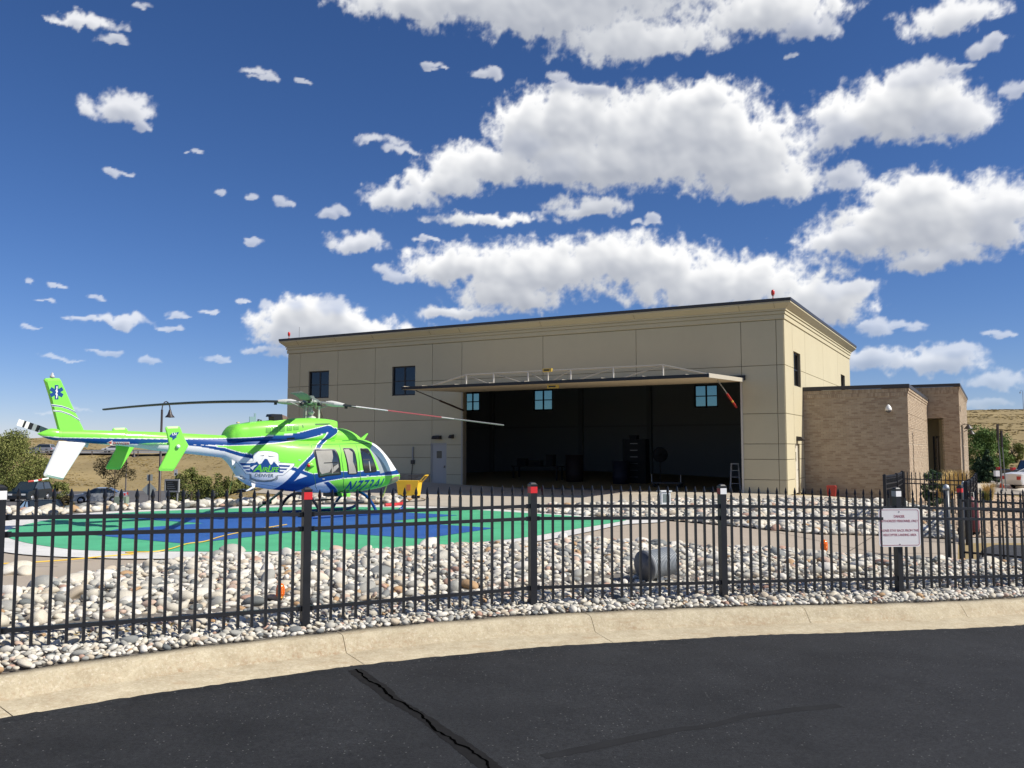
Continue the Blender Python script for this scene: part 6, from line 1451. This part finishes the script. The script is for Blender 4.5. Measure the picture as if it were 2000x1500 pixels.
tree(lp(14, 96), 7.2, 3.5, 'leafy olive green tree at the left edge of the frame', M_OLIVE, 1, 22000, .10, .03, clumps=90)
tree(lp(76, 100), 5.2, 2.0, 'lower olive green tree behind the dark sport utility vehicle', M_OLIVE, 2, 8000, .08, .05, clumps=40)
tree(lp(228, 80), 5.0, 1.5, 'small dark leaved tree standing behind the helicopter stabiliser', M_DARKL, 3, 3200, .075, .42, clumps=24, trunk_r=.05)
for i, (x, D, h, rd, lab) in enumerate(((350, 74, 2.9, 1.0, 'green shrub right of the dark information board'), (378, 72, 3.3, 1.3, 'tallest green shrub between the board and the helicopter belly'), (402, 75, 2.7, 1.1, 'green shrub left of the gap in the shrub row'), (432, 71, 3.0, 1.2, 'green shrub under the rear of the helicopter body'), (478, 74, 2.4, 1.0, 'low green shrub seen below the helicopter belly'), (132, 66, 1.2, .6, 'low dark shrub by the red painted kerb'), (118, 90, 2.0, 1.1, 'yellow green shrub on the dry slope behind the parked cars'))):
    tree(lp(x, D), h, rd, lab, M_OLIVE if i != 5 else M_DARKL, 20 + i, 3800, .075, .02, 'shrub', 22, cat='shrub', trunk_r=.03)
tree(lp(1914, 82), 4.3, 1.8, 'broad green tree right of the brick wing', M_GREENL, 40, 9000, .085, .05, clumps=44)
tree(lp(1948, 86), 3.7, 1.4, 'narrower green tree behind the pair of sign poles', M_GREENL, 41, 6000, .08, .05, clumps=32)
tree(lp(1974, 92), 2.1, 1.2, 'low yellow green bush above the pickup truck', M_OLIVE, 42, 3500, .08, .02, clumps=20)
def spruce(p, h, rad, label, seed):
    r = random.Random(seed); t = empty('spruce_tree', p, 0, label, 'tree'); mb = MB(); mb.tube([(0, 0, -.2), (0, 0, h * .95)], [.08, .015], 8); mb.build('trunk', M_BARK, t); C = []; R = []
    k = 0
    while k < 120:
        z = r.uniform(.05, .98); q = rad * (1 - z) * r.uniform(.5, 1.0); a = r.uniform(0, 2 * PI); C.append((q * math.cos(a), q * math.sin(a), h * z)); R.append(.10 + .22 * (1 - z)); k += 1
    leaves('crown', C, R, 9000, .065, M_SPR, t, seed, .55); return t
spruce(lp(1925, 70), 2.7, 1.1, 'dark green spruce in front of the broad green tree', 50)
spruce(lp(1908, 74), 2.0, .9, 'smaller spruce beside the corner of the brick wing', 51)
def grass_clump(p, h, rad, n, m, label, seed, spread=.5):
    r = np.random.default_rng(seed); a = r.uniform(0, 2 * PI, n); b = r.uniform(0, rad * .5, n); x0 = b * np.cos(a); y0 = b * np.sin(a); hh = h * r.uniform(.5, 1.05, n); s = r.uniform(.1, spread, n); aw = a + r.normal(0, .4, n)
    V = []; 
    for i in range(n):
        w = .006 + .004 * r.random(); dx, dy = math.cos(aw[i]), math.sin(aw[i]); px, py = -dy * w, dx * w; m1 = (x0[i] + dx * rad * s[i] * .5, y0[i] + dy * rad * s[i] * .5, hh[i] * .6); tp = (x0[i] + dx * rad * s[i] * 1.6, y0[i] + dy * rad * s[i] * 1.6, hh[i])
        V += [(x0[i] - px, y0[i] - py, 0), (x0[i] + px, y0[i] + py, 0), (m1[0] + px, m1[1] + py, m1[2]), (m1[0] - px, m1[1] - py, m1[2]), (tp[0] + px * .3, tp[1], tp[2]), (tp[0] - px * .3, tp[1], tp[2])]
    Q = np.array([[6 * i + c for c in q] for i in range(n) for q in ((0, 1, 2, 3), (3, 2, 4, 5))]); tone = np.repeat(r.uniform(0, 1, n), 6)
    o = mesh_np('grass_clump', np.array(V), Q, m, None, False, {'tone': ('FLOAT', tone)}); o.location = p; return tag(o, label, 'grass')
M_STRAW = leaf_mat('straw_grass', (.36, .25, .09), (.52, .38, .15), (.68, .54, .26)); M_TUFT = leaf_mat('green_grass', (.05, .08, .02), (.10, .13, .04), (.24, .22, .08))
grass_clump(gpx(1872, 962), 1.15, .75, 1100, M_STRAW, 'large straw coloured ornamental grass in front of the brick pier', 1)
grass_clump(gpx(1852, 966), .9, .5, 600, M_STRAW, 'straw coloured ornamental grass left of the largest one', 2)
grass_clump(gpx(1846, 985), .95, .5, 700, M_STRAW, 'pale ornamental grass behind the walkway fence beside the dark bush', 3)
grass_clump(gpx(1931, 978), .80, .35, 500, M_STRAW, 'thin straw coloured grass tuft in the tan gravel right of the walkway', 4)
grass_clump(gpx(1926, 984), .55, .3, 400, M_TUFT, 'green tuft at the foot of the thin straw grass', 5)
tree(gpx(1823, 990), 1.35, .42, 'upright dark green bush behind the walkway fence', M_SPR, 60, 3500, .04, .0, 'shrub', 20, cat='shrub', trunk_r=.02)
# dry grass and brush on the slopes
def slope_tufts():
    r = np.random.default_rng(9); X = []; Y = []
    for n, (a0, a1), (d0, d1) in ((9000, (-.62, -.22), (100, 330)), (5000, (.50, .66), (84, 300)), (2500, (-.66, -.1), (34, 60))):
        d = d0 * (d1 / d0) ** r.uniform(0, 1, n); s = r.uniform(a0, a1, n); X.append(s * d); Y.append(d)
    X = np.concatenate(X); Y = np.concatenate(Y); far = np.hypot(X, Y)
    ok = ~((np.abs(Y - np.interp(X, [-140, -90, -60, -30, 0], [196, 191, 190, 190, 192])) < 5)) & ~inpoly(X, Y, [(-63, 43), (-18, 41), (-11, 66), (-13, 113), (-30, 123), (-81, 117)]) & ~inpoly(X, Y, pavep_) & ~inpoly(X, Y, [(19, 44), (27, 44), (60, 58), (60, 80), (34, 72), (22, 60)])
    X, Y, far = X[ok], Y[ok], far[ok]; n = len(X); Z = G(X, Y) + np.where(far > 130, 0.35 * np.sin(X * .13) * np.sin(Y * .09 + 1) + 0.25 * np.sin(X * .31 + Y * .22), 0); V = []; T = []
    s = (.06 + .0011 * far) * r.uniform(.5, 1.5, n); hh = s * r.uniform(.1, .28, n)
    for k in range(3):
        a = r.uniform(0, PI, n); ca, sa = np.cos(a) * s, np.sin(a) * s; ox = r.normal(0, .5, n) * s
        V.append(np.stack([np.c_[X - ca + ox, Y - sa, Z - .05], np.c_[X + ca + ox, Y + sa, Z - .05], np.c_[X + ca * .5 + ox, Y + sa * .5, Z + hh], np.c_[X - ca * .7 + ox, Y - sa * .7, Z + hh * .8]], 1)); T.append(r.uniform(0, 1, n))
    V = np.concatenate(V); tone = np.repeat(np.concatenate(T), 4); Q = np.arange(4 * len(V)).reshape(-1, 4)
    o = mesh_np('dry_grass_tufts', V.reshape(-1, 3), Q, leaf_mat('dry_tufts', (.20, .15, .06), (.27, .205, .085), (.34, .26, .115)), None, False, {'tone': ('FLOAT', tone)})
    return tag(o, 'dry tan grass tufts scattered over the slopes behind the helipad', 'grass', kind='stuff')
pavep_ = conc_poly
slope_tufts()
def weeds():   # little dry weed on the gutter edge
    r = random.Random(4); mb = MB(); p = at_z(533, 1316, -.22)
    for i in range(60):
        a = r.uniform(0, 6.28); q = Vector((p.x + r.gauss(0, .05), p.y + r.gauss(0, .02), p.z + .0)); e = q + Vector((math.cos(a) * .03, math.sin(a) * .02, r.uniform(.01, .045))); mb.bar(q, e, .003)
    o = mb.build('dry_weed', mat('weed_brown', (.16, .10, .05), .9), None, fix=False); tag(o, 'tiny dry brown weed growing at the edge of the gutter', 'weed')
weeds()

# ------------------------------------------------------------------ vehicles
M_TYRE = mat('tyre', (.015, .015, .016), .8); M_RIM = mat('alloy_rim', (.45, .45, .46), .35, metal=.7); M_CGL = mat('car_glass', (.025, .035, .04), .08, coat=1.0); M_HL = mat('headlight_lens', (.70, .72, .72), .15, coat=.6); M_TL = mat('tail_light_red', (.45, .02, .02), .25); M_TRIM = mat('car_trim', (.02, .02, .022), .5)
KINDS = {
 'coupe': dict(L=4.7, W=1.85, prof=[(-2.28, .32), (-2.36, .62), (-2.30, .98), (-1.6, 1.10), (1.0, .98), (2.1, .82), (2.33, .62), (2.34, .30)], roof=[(-1.15, 1.10), (-.6, 1.36), (.25, 1.40), (1.15, .98)], wh=.36, wb=1.38),
 'suv': dict(L=4.9, W=1.95, prof=[(-2.42, .35), (-2.45, .75), (-2.38, 1.12), (2.0 - .9, 1.14), (1.35, 1.12), (2.25, 1.02), (2.43, .85), (2.45, .35)], roof=[(-2.30, 1.14), (-2.05, 1.78), (.35, 1.84), (1.15, 1.14)], wh=.38, wb=1.45),
 'sedan': dict(L=4.7, W=1.82, prof=[(-2.32, .30), (-2.36, .70), (-2.25, .98), (-1.4, 1.0), (1.0, .95), (2.1, .82), (2.33, .62), (2.34, .30)], roof=[(-1.75, .99), (-1.0, 1.40), (.25, 1.43), (1.15, .95)], wh=.33, wb=1.38),
 'pickup': dict(L=5.6, W=1.98, prof=[(-2.8, .45), (-2.82, 1.10), (-2.78, 1.18), (.1, 1.18), (1.6, 1.15), (2.6, 1.08), (2.78, .85), (2.8, .4)], roof=[(-1.15, 1.18), (-.95, 1.82), (.75, 1.86), (1.55, 1.15)], wh=.42, wb=1.75)}
def car(kind, p, heading, col, label, group=None, name='parked_car', cat='car'):
    K = KINDS[kind]; r = empty(name, p, heading, label, cat, group); W2 = K['W'] / 2; m = mat('car_paint_' + col[0], col[1], .28, coat=.6, metal=col[2] if len(col) > 2 else 0)
    # body shell: side profile with arches, pulled in at sill and bonnet
    pr = []; base = K['prof'][0][1]; wb, wh = K['wb'], K['wh']
    for x in (wb, -wb):
        for k in range(7): a = math.radians(-10 + 200 * k / 6); pr.append((x + math.cos(a) * (wh + .06), max(base - .05, wh + math.sin(a) * (wh + .06))))
    outline = list(K['prof']) + pr; n = len(outline); V = []; F = []
    for (yy, sc) in ((-W2, .96), (-W2 * .98, 1), (0, 1.012), (W2 * .98, 1), (W2, .96)):
        for (x, z) in outline: V.append((x * sc, yy, z if z < .9 else z + (.0 if abs(yy) > W2 * .9 else .03)))
    for j in range(4):
        for i in range(n): F.append((j * n + i, j * n + (i + 1) % n, (j + 1) * n + (i + 1) % n, (j + 1) * n + i))
    F += [tuple(range(n)), tuple(4 * n + i for i in range(n - 1, -1, -1))]
    mb = MB(); mb.add(V, F); body = mb.build('body', m, r)
    R = K['roof']; t = .80
    def ring(y0, y1): return [(R[0][0], y0, R[0][1]), (R[1][0], y1, R[1][1]), (R[2][0], y1, R[2][1]), (R[3][0], y0, R[3][1])]
    A = ring(-W2 * .94, -W2 * t); B = ring(W2 * .94, W2 * t)
    mb = MB(); mb.add(A + B, [(0, 1, 2, 3), (7, 6, 5, 4), (0, 4, 5, 1), (1, 5, 6, 2), (2, 6, 7, 3)]); mb.build('windows', M_CGL, r)
    mb = MB(); mb.prism([(R[1][0] - .03, R[1][1] - .03), (R[1][0] + .05, R[1][1] + .035), (R[2][0] - .1, R[2][1] + .035), (R[2][0] + .05, R[2][1] - .03)], 'y', -W2 * t - .02, W2 * t + .02); mb.build('roof', m, r)
    for s in (-1, 1):
        for (a, b) in ((R[0], R[1]), (R[3], R[2])):
            mb = MB(); mb.bar((a[0], s * W2 * .945, a[1]), (b[0], s * (W2 * t + .01), b[1]), .09, .06); mb.build('pillar', m, r)
        xm = (R[1][0] + R[2][0]) / 2; mb = MB(); mb.bar((xm, s * W2 * .945, R[0][1]), (xm, s * (W2 * t + .01), R[1][1]), .07, .04); mb.build('pillar', M_TRIM, r)
        mb = MB(); mb.box(1.0 if kind != 'pickup' else 1.35, 1.15 if kind != 'pickup' else 1.5, s * W2 * .96 - .02, s * W2 * .96 + .18 * s, K['prof'][3][1] - .02, K['prof'][3][1] + .14); mb.build('mirror', m, r)
        xf = K['prof'][-1][0]; zf = K['prof'][-2][1]; mb = MB(); mb.box(xf - .14, xf + .012, s * W2 * .62 - .2, s * W2 * .62 + .2, zf - .17, zf - .01); mb.build('headlight', M_HL, r)
        xr = K['prof'][1][0]; zr = K['prof'][1][1]; mb = MB(); mb.box(xr - .03, xr + .2, s * W2 * .80 - .16, s * W2 * .80 + .17, zr + .02, zr + .24); mb.build('tail_light', M_TL, r)
        for x in (-wb, wb):
            M = Matrix.Translation((x, s * (W2 - .10), wh)) @ Matrix.Rotation(PI / 2, 4, 'X'); mb = MB(); mb.lathe([(wh * .6, -.11), (wh * .97, -.10), (wh, -.06), (wh, .06), (wh * .97, .10), (wh * .6, .11)], n=22, M=M); w = mb.build('wheel', M_TYRE, r)
            mb = MB(); mb.lathe([(.02, -.125 ), (wh * .62, -.118), (wh * .64, .118), (.02, .125)], n=18, M=M); mb.build('rim', M_RIM, w)
    xf = K['prof'][-1][0]; mb = MB(); mb.box(xf - .1, xf + .015, -W2 * .36, W2 * .36, K['prof'][-2][1] - .22, K['prof'][-2][1] - .03); g = mb.build('grille', M_TRIM, r)
    mb = MB(); mb.box(xf + .016, xf + .022, -W2 * .34, W2 * .34, K['prof'][-2][1] - .13, K['prof'][-2][1] - .11); mb.build('chrome_bar', M_RIM, g)
    mb = MB(); mb.box(xf - .12, xf + .03, -W2 * .95, W2 * .95, .34, .52); mb.build('bumper', M_TRIM if kind != 'sedan' else m, r)
    return r
def cp(x, D, dz=.125): return lp(x, D, dz)
car('suv', cp(65, 84), math.radians(-88), ('dark_blue', (.006, .014, .022)), 'dark blue sport utility vehicle parked facing the fence behind the cobbles')
car('sedan', cp(90, 48), math.radians(-50), ('black', (.008, .009, .012)), 'low black sedan parked in front of the dark blue sport utility vehicle')
car('sedan', cp(199, 82), math.radians(-165), ('silver', (.38, .40, .42), .3), 'silver grey sedan parked behind the cobbles below the dry slope')
car('sedan', cp(472, 72), math.radians(160), ('navy', (.012, .016, .03)), 'dark navy car roof seen under the helicopter belly')
car('suv', Vector((-102.5, 190.6, g1(-102.5, 190.6) + .38)), math.radians(178), ('metallic_silver', (.36, .38, .42), .3), 'silver sport utility vehicle driving on the road across the hill', name='moving_car')
car('sedan', Vector((-87, 190.6, g1(-87, 190.6) + .38)), math.radians(178), ('white', (.75, .76, .77)), 'white car on the hill road seen just under the tail boom', name='moving_car')
car('coupe', cp(2033, 57, .08), math.radians(8), ('pearl_white', (.72, .71, .68)), 'white sedan cut off by the right edge of the frame')
car('pickup', cp(2026, 66, .08), math.radians(6), ('midnight', (.012, .016, .03)), 'dark pickup truck parked beyond the white sedan', name='pickup_truck', cat='truck')
# guard rail of the hill road
gr = empty('guard_rail', (-85, 186.2, g1(-85, 186.2)), 0, 'low steel guard rail along the hill road', 'guard rail'); O = gr.location
prev = None
for k in range(27):
    x = -140 + 5 * k; y = float(np.interp(x, [-140, -90, -60, -30, 0], [196, 191, 190, 190, 192])) - 3.9; z = g1(x, y) + .35
    q = Vector((x, y, z)) - O; mb = MB(); mb.box(-.08, .08, -.08, .08, -.5, .75, Matrix.Translation(q)); mb.build('post', mat('wood_post', (.12, .09, .07), .9), gr)
    if prev is not None: mb = MB(); mb.bar(prev + Vector((0, -.1, .62)), q + Vector((0, -.1, .62)), .06, .30); mb.build('rail', M_GALV, gr)
    prev = q
# red kerb by the lot
for i, (xa, xb) in enumerate(((4, 62), (122, 150))):
    a = lp(xa, 64); b = lp(xb, 64); mb = MB(); mb.bar((0, 0, .2), b - a + Vector((0, 0, .2)), .3, .30); o = mb.build('red_kerb', mat('kerb_red_paint', (.42, .05, .04), .7)); o.location = a; o['kind'] = 'structure'

# ------------------------------------------------------------------ lamps, signs, poles
M_LP = mat('lamp_post_bronze', (.035, .028, .03), .45)
def street_lamp(p, h, ang, label):
    r = empty('street_lamp', p, ang, label, 'street lamp', 'bell shaded street lamps beyond the pad'); mb = MB(); mb.lathe([(.12, -.3), (.12, .3), (.07, .4), (.055, h * .9)], n=12); mb.build('pole', M_LP, r)
    P = [(0, 0, h * .9)]; 
    for k in range(1, 9): a = PI - PI * k / 8; P.append((.38 + .38 * math.cos(a), 0, h * .9 + .45 * math.sin(a)))
    mb = MB(); mb.tube(P[:8] + [(.76, 0, h * .9 + .02)], .03, 8); mb.build('arm', M_LP, r)
    mb = MB(); mb.lathe([(.03, .05), (.06, .02), (.09, -.10), (.13, -.22), (.23, -.34), (.25, -.38)], c=(.76, 0, h * .9), n=16); sh = mb.build('lamp_shade', M_LP, r)
    mb = MB(); mb.lathe([(.02, -.20), (.09, -.25), (.10, -.33), (.04, -.40)], c=(.76, 0, h * .9), n=12); mb.build('lamp_globe', mat('frosted_globe', (.6, .6, .58), .3), sh)
    return r
street_lamp(lp(316, 46), 6.0, math.radians(80), 'tall bronze street lamp rising behind the near end plate of the stabiliser')
street_lamp(lp(250, 88), 5.6, math.radians(-5), 'bronze street lamp with curved arm beside the small dark tree')
street_lamp(Vector((147, 250, g1(147, 250) + .2)), 6.0, math.radians(180), 'tiny street lamp on the crest of the right hill')
sg = empty('road_sign', lp(296, 58), math.radians(15), 'diamond road sign seen from behind with a small plate above', 'sign'); mb = MB(); mb.box(-.03, .03, -.03, .03, -.3, 3.15); mb.build('pole', M_LP, sg)
d_ = .46; mb = MB(); mb.prism([(0, -d_), (d_, 0), (0, d_), (-d_, 0)], 'y', .032, .038, Matrix.Translation((0, 0, 2.15))); mb.build('diamond_plate', mat('sign_back', (.30, .33, .32), .5, metal=.3), sg); mb = MB(); mb.box(-.18, .18, .032, .038, 2.72, 3.14); mb.build('top_plate', MATS['sign_back'], sg)
sg = empty('small_sign', lp(347, 76), math.radians(-10), 'small white sign standing above the green shrubs', 'sign'); mb = MB(); mb.box(-.025, .025, -.025, .025, -.3, 3.3); mb.build('pole', M_LP, sg); mb = MB(); mb.box(-.16, .16, -.035, -.03, 2.75, 3.3); pl = mb.build('plate', M_WPT, sg)
mb = MB(); mb.box(-.09, .09, -.038, -.0355, 2.85, 2.98); mb.build('dark_print', M_TRIM, pl)
sg = empty('information_board', lp(340, 47), math.radians(-12), 'dark information board in a grey frame behind the cobbles', 'sign'); zb_ = 1.0
mb = MB(); mb.box(-.43, .43, -.04, .04, zb_, zb_ + .66); mb.box(-.36, -.30, -.03, .03, -.3, zb_); mb.box(.30, .36, -.03, .03, -.3, zb_)
sg2 = []
mb = MB(); mb.box(-.37, .37, -.02, .02, zb_ + .05, zb_ + .57); bd = mb.build('board', mat('board_dark', (.02, .03, .03), .3), sg)
for a_, b_, c_, e_ in ((-.43, .43, zb_ + .572, zb_ + .66), (-.43, .43, zb_ - .03, zb_ + .048), (-.43, -.372, zb_ + .05, zb_ + .57), (.372, .43, zb_ + .05, zb_ + .57)): mb = MB(); mb.box(a_, b_, -.05, .05, c_, e_); mb.build('frame', mat('frame_grey', (.34, .36, .37), .5), sg)
for x in (-.33, .33): mb = MB(); mb.box(x - .03, x + .03, -.03, .03, -.3, zb_ - .032); mb.build('leg', MATS['frame_grey'], sg)
for i in range(4): mb = MB(); z = zb_ + .46 - i * .10; mb.box(-.28, .05 + .06 * i, -.026, -.021, z, z + .02); mb.build('text_line', MATS['frame_grey'], bd)
sg = empty('utility_cabinet', lp(243, 74), 0, 'pale green utility cabinet at the edge of the lot beside the lamp', 'cabinet'); mb = MB(); mb.box(-.5, .5, -.3, .3, .1, .95); mb.build('housing', mat('cabinet_green', (.25, .32, .24), .6), sg); mb = MB(); mb.box(.1, .3, -.31, -.302, .4, .65); mb.build('notice', M_WPT, sg)
mb = MB(); mb.box(-.55, .55, -.35, .35, 0, .098); mb.build('plinth', M_APRON, sg)
for x, h, t, lab in ((1947.5, 3.7, .05, 'taller dark sign pole standing in front of the spruce'), (1954.5, 3.35, .04, 'shorter sign pole right beside the taller one')):
    r = empty('sign_pole', lp(x + 5, 47.5), 0, lab, 'pole'); mb = MB(); mb.bar((0, 0, -.2), (-.16, 0, h), t, t); mb.build('pole', mat('pole_grey', (.14, .15, .15), .6), r); mb = MB(); mb.box(-.18, -.11, -.07, .07, h - .9, h); mb.build('sign_edge', M_LP, r)
cn = empty('traffic_cone', lp(1951, 59, .08), 0, 'orange traffic cone standing by the sign poles', 'cone'); mb = MB(); mb.box(-.18, .18, -.18, .18, 0, .03); mb.build('base', mat('cone_base', (.35, .05, .02), .6), cn)
mb = MB(); mb.lathe([(.14, .031), (.03, .70)], n=16); mb.build('cone', mat('cone_orange', (.72, .11, .03), .5), cn); mb = MB(); mb.lathe([(.098, .30), (.073, .45)], n=16); mb.build('reflective_band', M_WPT, cn)
bx = empty('white_box', lp(1942, 62, .08), 0, 'small white box on a post left of the traffic cone', 'box'); mb = MB(); mb.box(-.14, .14, -.14, .14, .75, 1.15); mb.build('box', M_WPT, bx); mb = MB(); mb.box(-.03, .03, -.03, .03, 0, .749); mb.build('post', M_LP, bx)
# low stone and concrete edging on the right
rk = mesh_np('boulder', T3[0][0] * np.array([.5, .35, .3]), T3[0][1], M_STA, None, True, {'tone': ('FLOAT', np.full(len(T3[0][0]), .45))}); rk.location = lp(1990, 48, .1); tag(rk, 'pale boulder on the concrete below the white sedan', 'boulder')
mb = MB(); 
P_ = [gpx(x, y) for x, y in ((1880, 957), (1935, 951), (1985, 955), (2040, 962))]
for a, b in zip(P_, P_[1:]): mb.bar(a + Vector((0, 0, .12)), b + Vector((0, 0, .12)), .3, .3)
o = mb.build('low_wall', M_APRON); tag(o, 'low pale concrete wall edging the lot beyond the straw grass', 'wall')
# red handcart with extinguishers inside the walkway
hc = empty('red_handcart', gpx(1898, 1048), math.radians(20), 'dark red handcart standing behind the gate fence', 'cart'); mr_ = mat('cart_red', (.12, .018, .022), .5)
mb = MB(); mb.lathe([(.16, .12), (.17, .2), (.17, .78), (.10, .90), (.04, .96)], n=16); mb.build('tank', mr_, hc); mb = MB(); mb.tube([(-.15, 0, .1), (-.15, .05, 1.05), (.15, .05, 1.05), (.15, 0, .1)], .02, 8); mb.build('handle_frame', M_BLK, hc)
for s in (-.2, .2): mb = MB(); mb.lathe([(.05, -.03), (.13, -.03), (.13, .03), (.05, .03)], c=(s, .08, .13), n=16, M=Matrix.Rotation(PI / 2, 4, 'Y')); mb.build('wheel', M_TYRE, hc)
pk = empty('plastic_sack', gpx(1905, 1040), 0, 'pale pink sack beside the red handcart', 'bag'); mb = MB(); mb.lathe([(.06, .05), (.12, .12), (.10, .45), (.05, .62), (.08, .72)], n=12); mb.build('sack', mat('sack_pink', (.30, .15, .17), .7), pk)
# yellow ground cart by the nose of the helicopter
yc = empty('yellow_cart', gpx(799, 975), math.radians(-12), 'yellow ground power cart with lifting handles beside the nose of the helicopter', 'cart'); M_YEL = mat('cart_yellow', (.80, .50, .03), .45, noise=.06, scale=5)
mb = MB(); mb.prism([(-.36, .14), (.36, .14), (.44, .70), (-.42, .70)], 'y', -.25, .25); mb.build('body', M_YEL, yc)
mb = MB(); mb.box(-.02, .14, -.262, -.252, .34, .56, Matrix.Translation((0, 0, 0))); mb.build('red_label', mat('label_orange', (.65, .22, .06), .5), yc)
for s in (-1, 1):
    for yy in (-.2, .2): mb = MB(); mb.tube([(s * .38, yy, .58), (s * .68, yy, .90)], .022, 8); mb.build('handle', M_YEL, yc)
    mb = MB(); mb.tube([(s * .68, -.2, .90), (s * .68, .2, .90)], .022, 8); mb.build('grip', M_YEL, yc)
for x in (-.26, .26):
    for y in (-.24, .24): mb = MB(); mb.lathe([(.03, -.035), (.09, -.03), (.09, .03), (.03, .035)], c=(x, y, .09), n=14, M=Matrix.Rotation(PI / 2, 4, 'X')); mb.build('wheel', M_TYRE, yc)
cable([(775, 950), (768, 958), (766, 972), (772, 980), (800, 983), (830, 980), (822, 976)], 'black power cable curled around the yellow cart', M_BLK, .014, .05, 'power_cable')
# things inside the hangar
def inside(x, y): return at_z(x, y, -.06)
def step_ladder():
    p = inside(1436, 957); r = empty('step_ladder', p, HAZ + .3, 'pale aluminium step ladder just inside the right door jamb', 'ladder'); m = mat('ladder_aluminium', (.55, .56, .56), .4, metal=.3)
    for s in (-.22, .22):
        mb = MB(); mb.bar((s, -.35, 0), (s * .7, 0, 1.15), .05, .025); mb.build('rail', m, r); mb = MB(); mb.bar((s, .35, 0), (s * .7, .05, 1.15), .04, .02); mb.build('rear_leg', m, r)
    for k in range(1, 4): mb = MB(); t = k / 4; mb.box(-.2, .2, -.35 + .35 * t - .05, -.35 + .35 * t + .05, 1.15 * t, 1.15 * t + .025); mb.build('step', m, r)
    mb = MB(); mb.box(-.18, .18, -.1, .12, 1.15, 1.19); mb.build('top_cap', m, r)
step_ladder()
def cabinet():
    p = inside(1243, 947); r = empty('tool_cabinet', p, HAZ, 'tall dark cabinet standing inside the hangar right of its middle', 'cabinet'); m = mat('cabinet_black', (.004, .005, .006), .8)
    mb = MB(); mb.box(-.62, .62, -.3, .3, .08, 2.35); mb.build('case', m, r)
    for k in range(6): mb = MB(); z = .2 + k * .34; mb.box(-.56, .56, -.32, -.302, z, z + .30); d = mb.build('drawer', m, r); mb = MB(); mb.box(-.2, .2, -.34, -.322, z + .2, z + .23); mb.build('handle', MATS['lever_steel'], d)
    mb = MB(); mb.box(-.3, .1, -.2, .2, 2.352, 2.55); mb.build('box_on_top', m, r)
cabinet()
def drum(x, y, col, label, h=.9, rad=.29):
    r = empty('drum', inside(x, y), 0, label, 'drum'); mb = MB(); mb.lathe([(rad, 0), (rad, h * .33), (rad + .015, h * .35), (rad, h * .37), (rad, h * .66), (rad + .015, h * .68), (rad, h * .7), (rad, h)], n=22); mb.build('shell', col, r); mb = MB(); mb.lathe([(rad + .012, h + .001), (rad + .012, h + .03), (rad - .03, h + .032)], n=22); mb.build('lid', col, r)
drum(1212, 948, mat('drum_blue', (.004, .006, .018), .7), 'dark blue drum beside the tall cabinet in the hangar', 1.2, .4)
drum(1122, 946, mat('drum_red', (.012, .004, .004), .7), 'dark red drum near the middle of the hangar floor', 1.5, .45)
def fan():
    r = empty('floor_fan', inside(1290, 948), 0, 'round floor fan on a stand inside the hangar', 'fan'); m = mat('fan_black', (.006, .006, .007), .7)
    mb = MB(); mb.tube([(0, 0, 0), (0, 0, 1.3)], .03, 8); mb.build('stand', m, r); mb = MB(); mb.lathe([(.30, 0), (.30, .03), (.05, .06)], n=18); mb.build('base', m, r)
    mb = MB(); mb.lathe([(.34, -.09), (.38, -.06), (.38, .06), (.34, .09)], c=(0, 0, 1.55), n=24, M=Matrix.Rotation(PI / 2, 4, 'X')); h = mb.build('cage', m, r)
    for k in range(4): mb = MB(); a = k * PI / 2 + .3; mb.bar((0, -.1, 1.55), (.3 * math.cos(a), -.1, 1.55 + .3 * math.sin(a)), .12, .01, (0, 1, 0)); mb.build('fan_blade', m, h)
fan()
def trolley():
    r = empty('tow_trolley', inside(1305, 952), HAZ, 'low wheeled trolley with upright handles on the hangar floor', 'trolley'); m = MATS['interior_steel']
    mb = MB(); mb.box(-.75, .75, -.3, .3, .18, .26); mb.build('deck', mat('deck_dark', (.04, .04, .045), .6), r)
    for x in (-.72, .72):
        mb = MB(); mb.tube([(x, -.28, .262), (x, -.28, .62)], .02, 6); mb.build('upright', mat('upright_pale', (.5, .5, .5), .5), r)
        for y in (-.25, .25): mb = MB(); mb.lathe([(.02, -.03), (.08, -.03), (.08, .03), (.02, .03)], c=(x * .85, y, .09), n=12, M=Matrix.Rotation(PI / 2, 4, 'X')); mb.build('wheel', M_TYRE, r)
trolley()
def workbench():
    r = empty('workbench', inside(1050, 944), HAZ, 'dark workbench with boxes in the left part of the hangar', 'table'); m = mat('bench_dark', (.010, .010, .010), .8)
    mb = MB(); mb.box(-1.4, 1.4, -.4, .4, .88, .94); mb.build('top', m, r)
    for x in (-1.3, 1.3):
        for y in (-.33, .33): mb = MB(); mb.box(x - .04, x + .04, y - .04, y + .04, 0, .879); mb.build('leg', m, r)
    for x, w, h in ((-.9, .25, .4), (-.1, .35, .3), (.8, .2, .6)): mb = MB(); mb.box(x - w, x + w, -.2, .2, .941, .941 + h); mb.build('box', m, r)
workbench()
# ------------------------------------------------------------------ groups of things that repeat
GROUPS = {'picket_fence': 'black steel picket fences', 'marker_light': 'amber marker lights in the cobbles', 'tree': 'broadleaf trees beyond the site', 'shrub': 'shrubs around the site', 'spruce_tree': 'spruces right of the brick wing',
 'parked_car': 'cars parked in the lots', 'moving_car': 'cars on the hill road', 'grass_clump': 'ornamental grasses by the walkway', 'obstruction_light': 'red obstruction lights on the hangar roof', 'brick_wing': 'brick wings right of the hangar',
 'drum': 'drums inside the hangar', 'gate_post': 'round posts at the walkway gate', 'tie_strap': 'yellow straps on the helicopter', 'sign_pole': 'sign poles in front of the spruce'}
for o in bpy.data.objects:
    if o.parent is None and o.get('category') and 'group' not in o:
        g = GROUPS.get(o.name.split('.')[0])
        if g: o['group'] = g
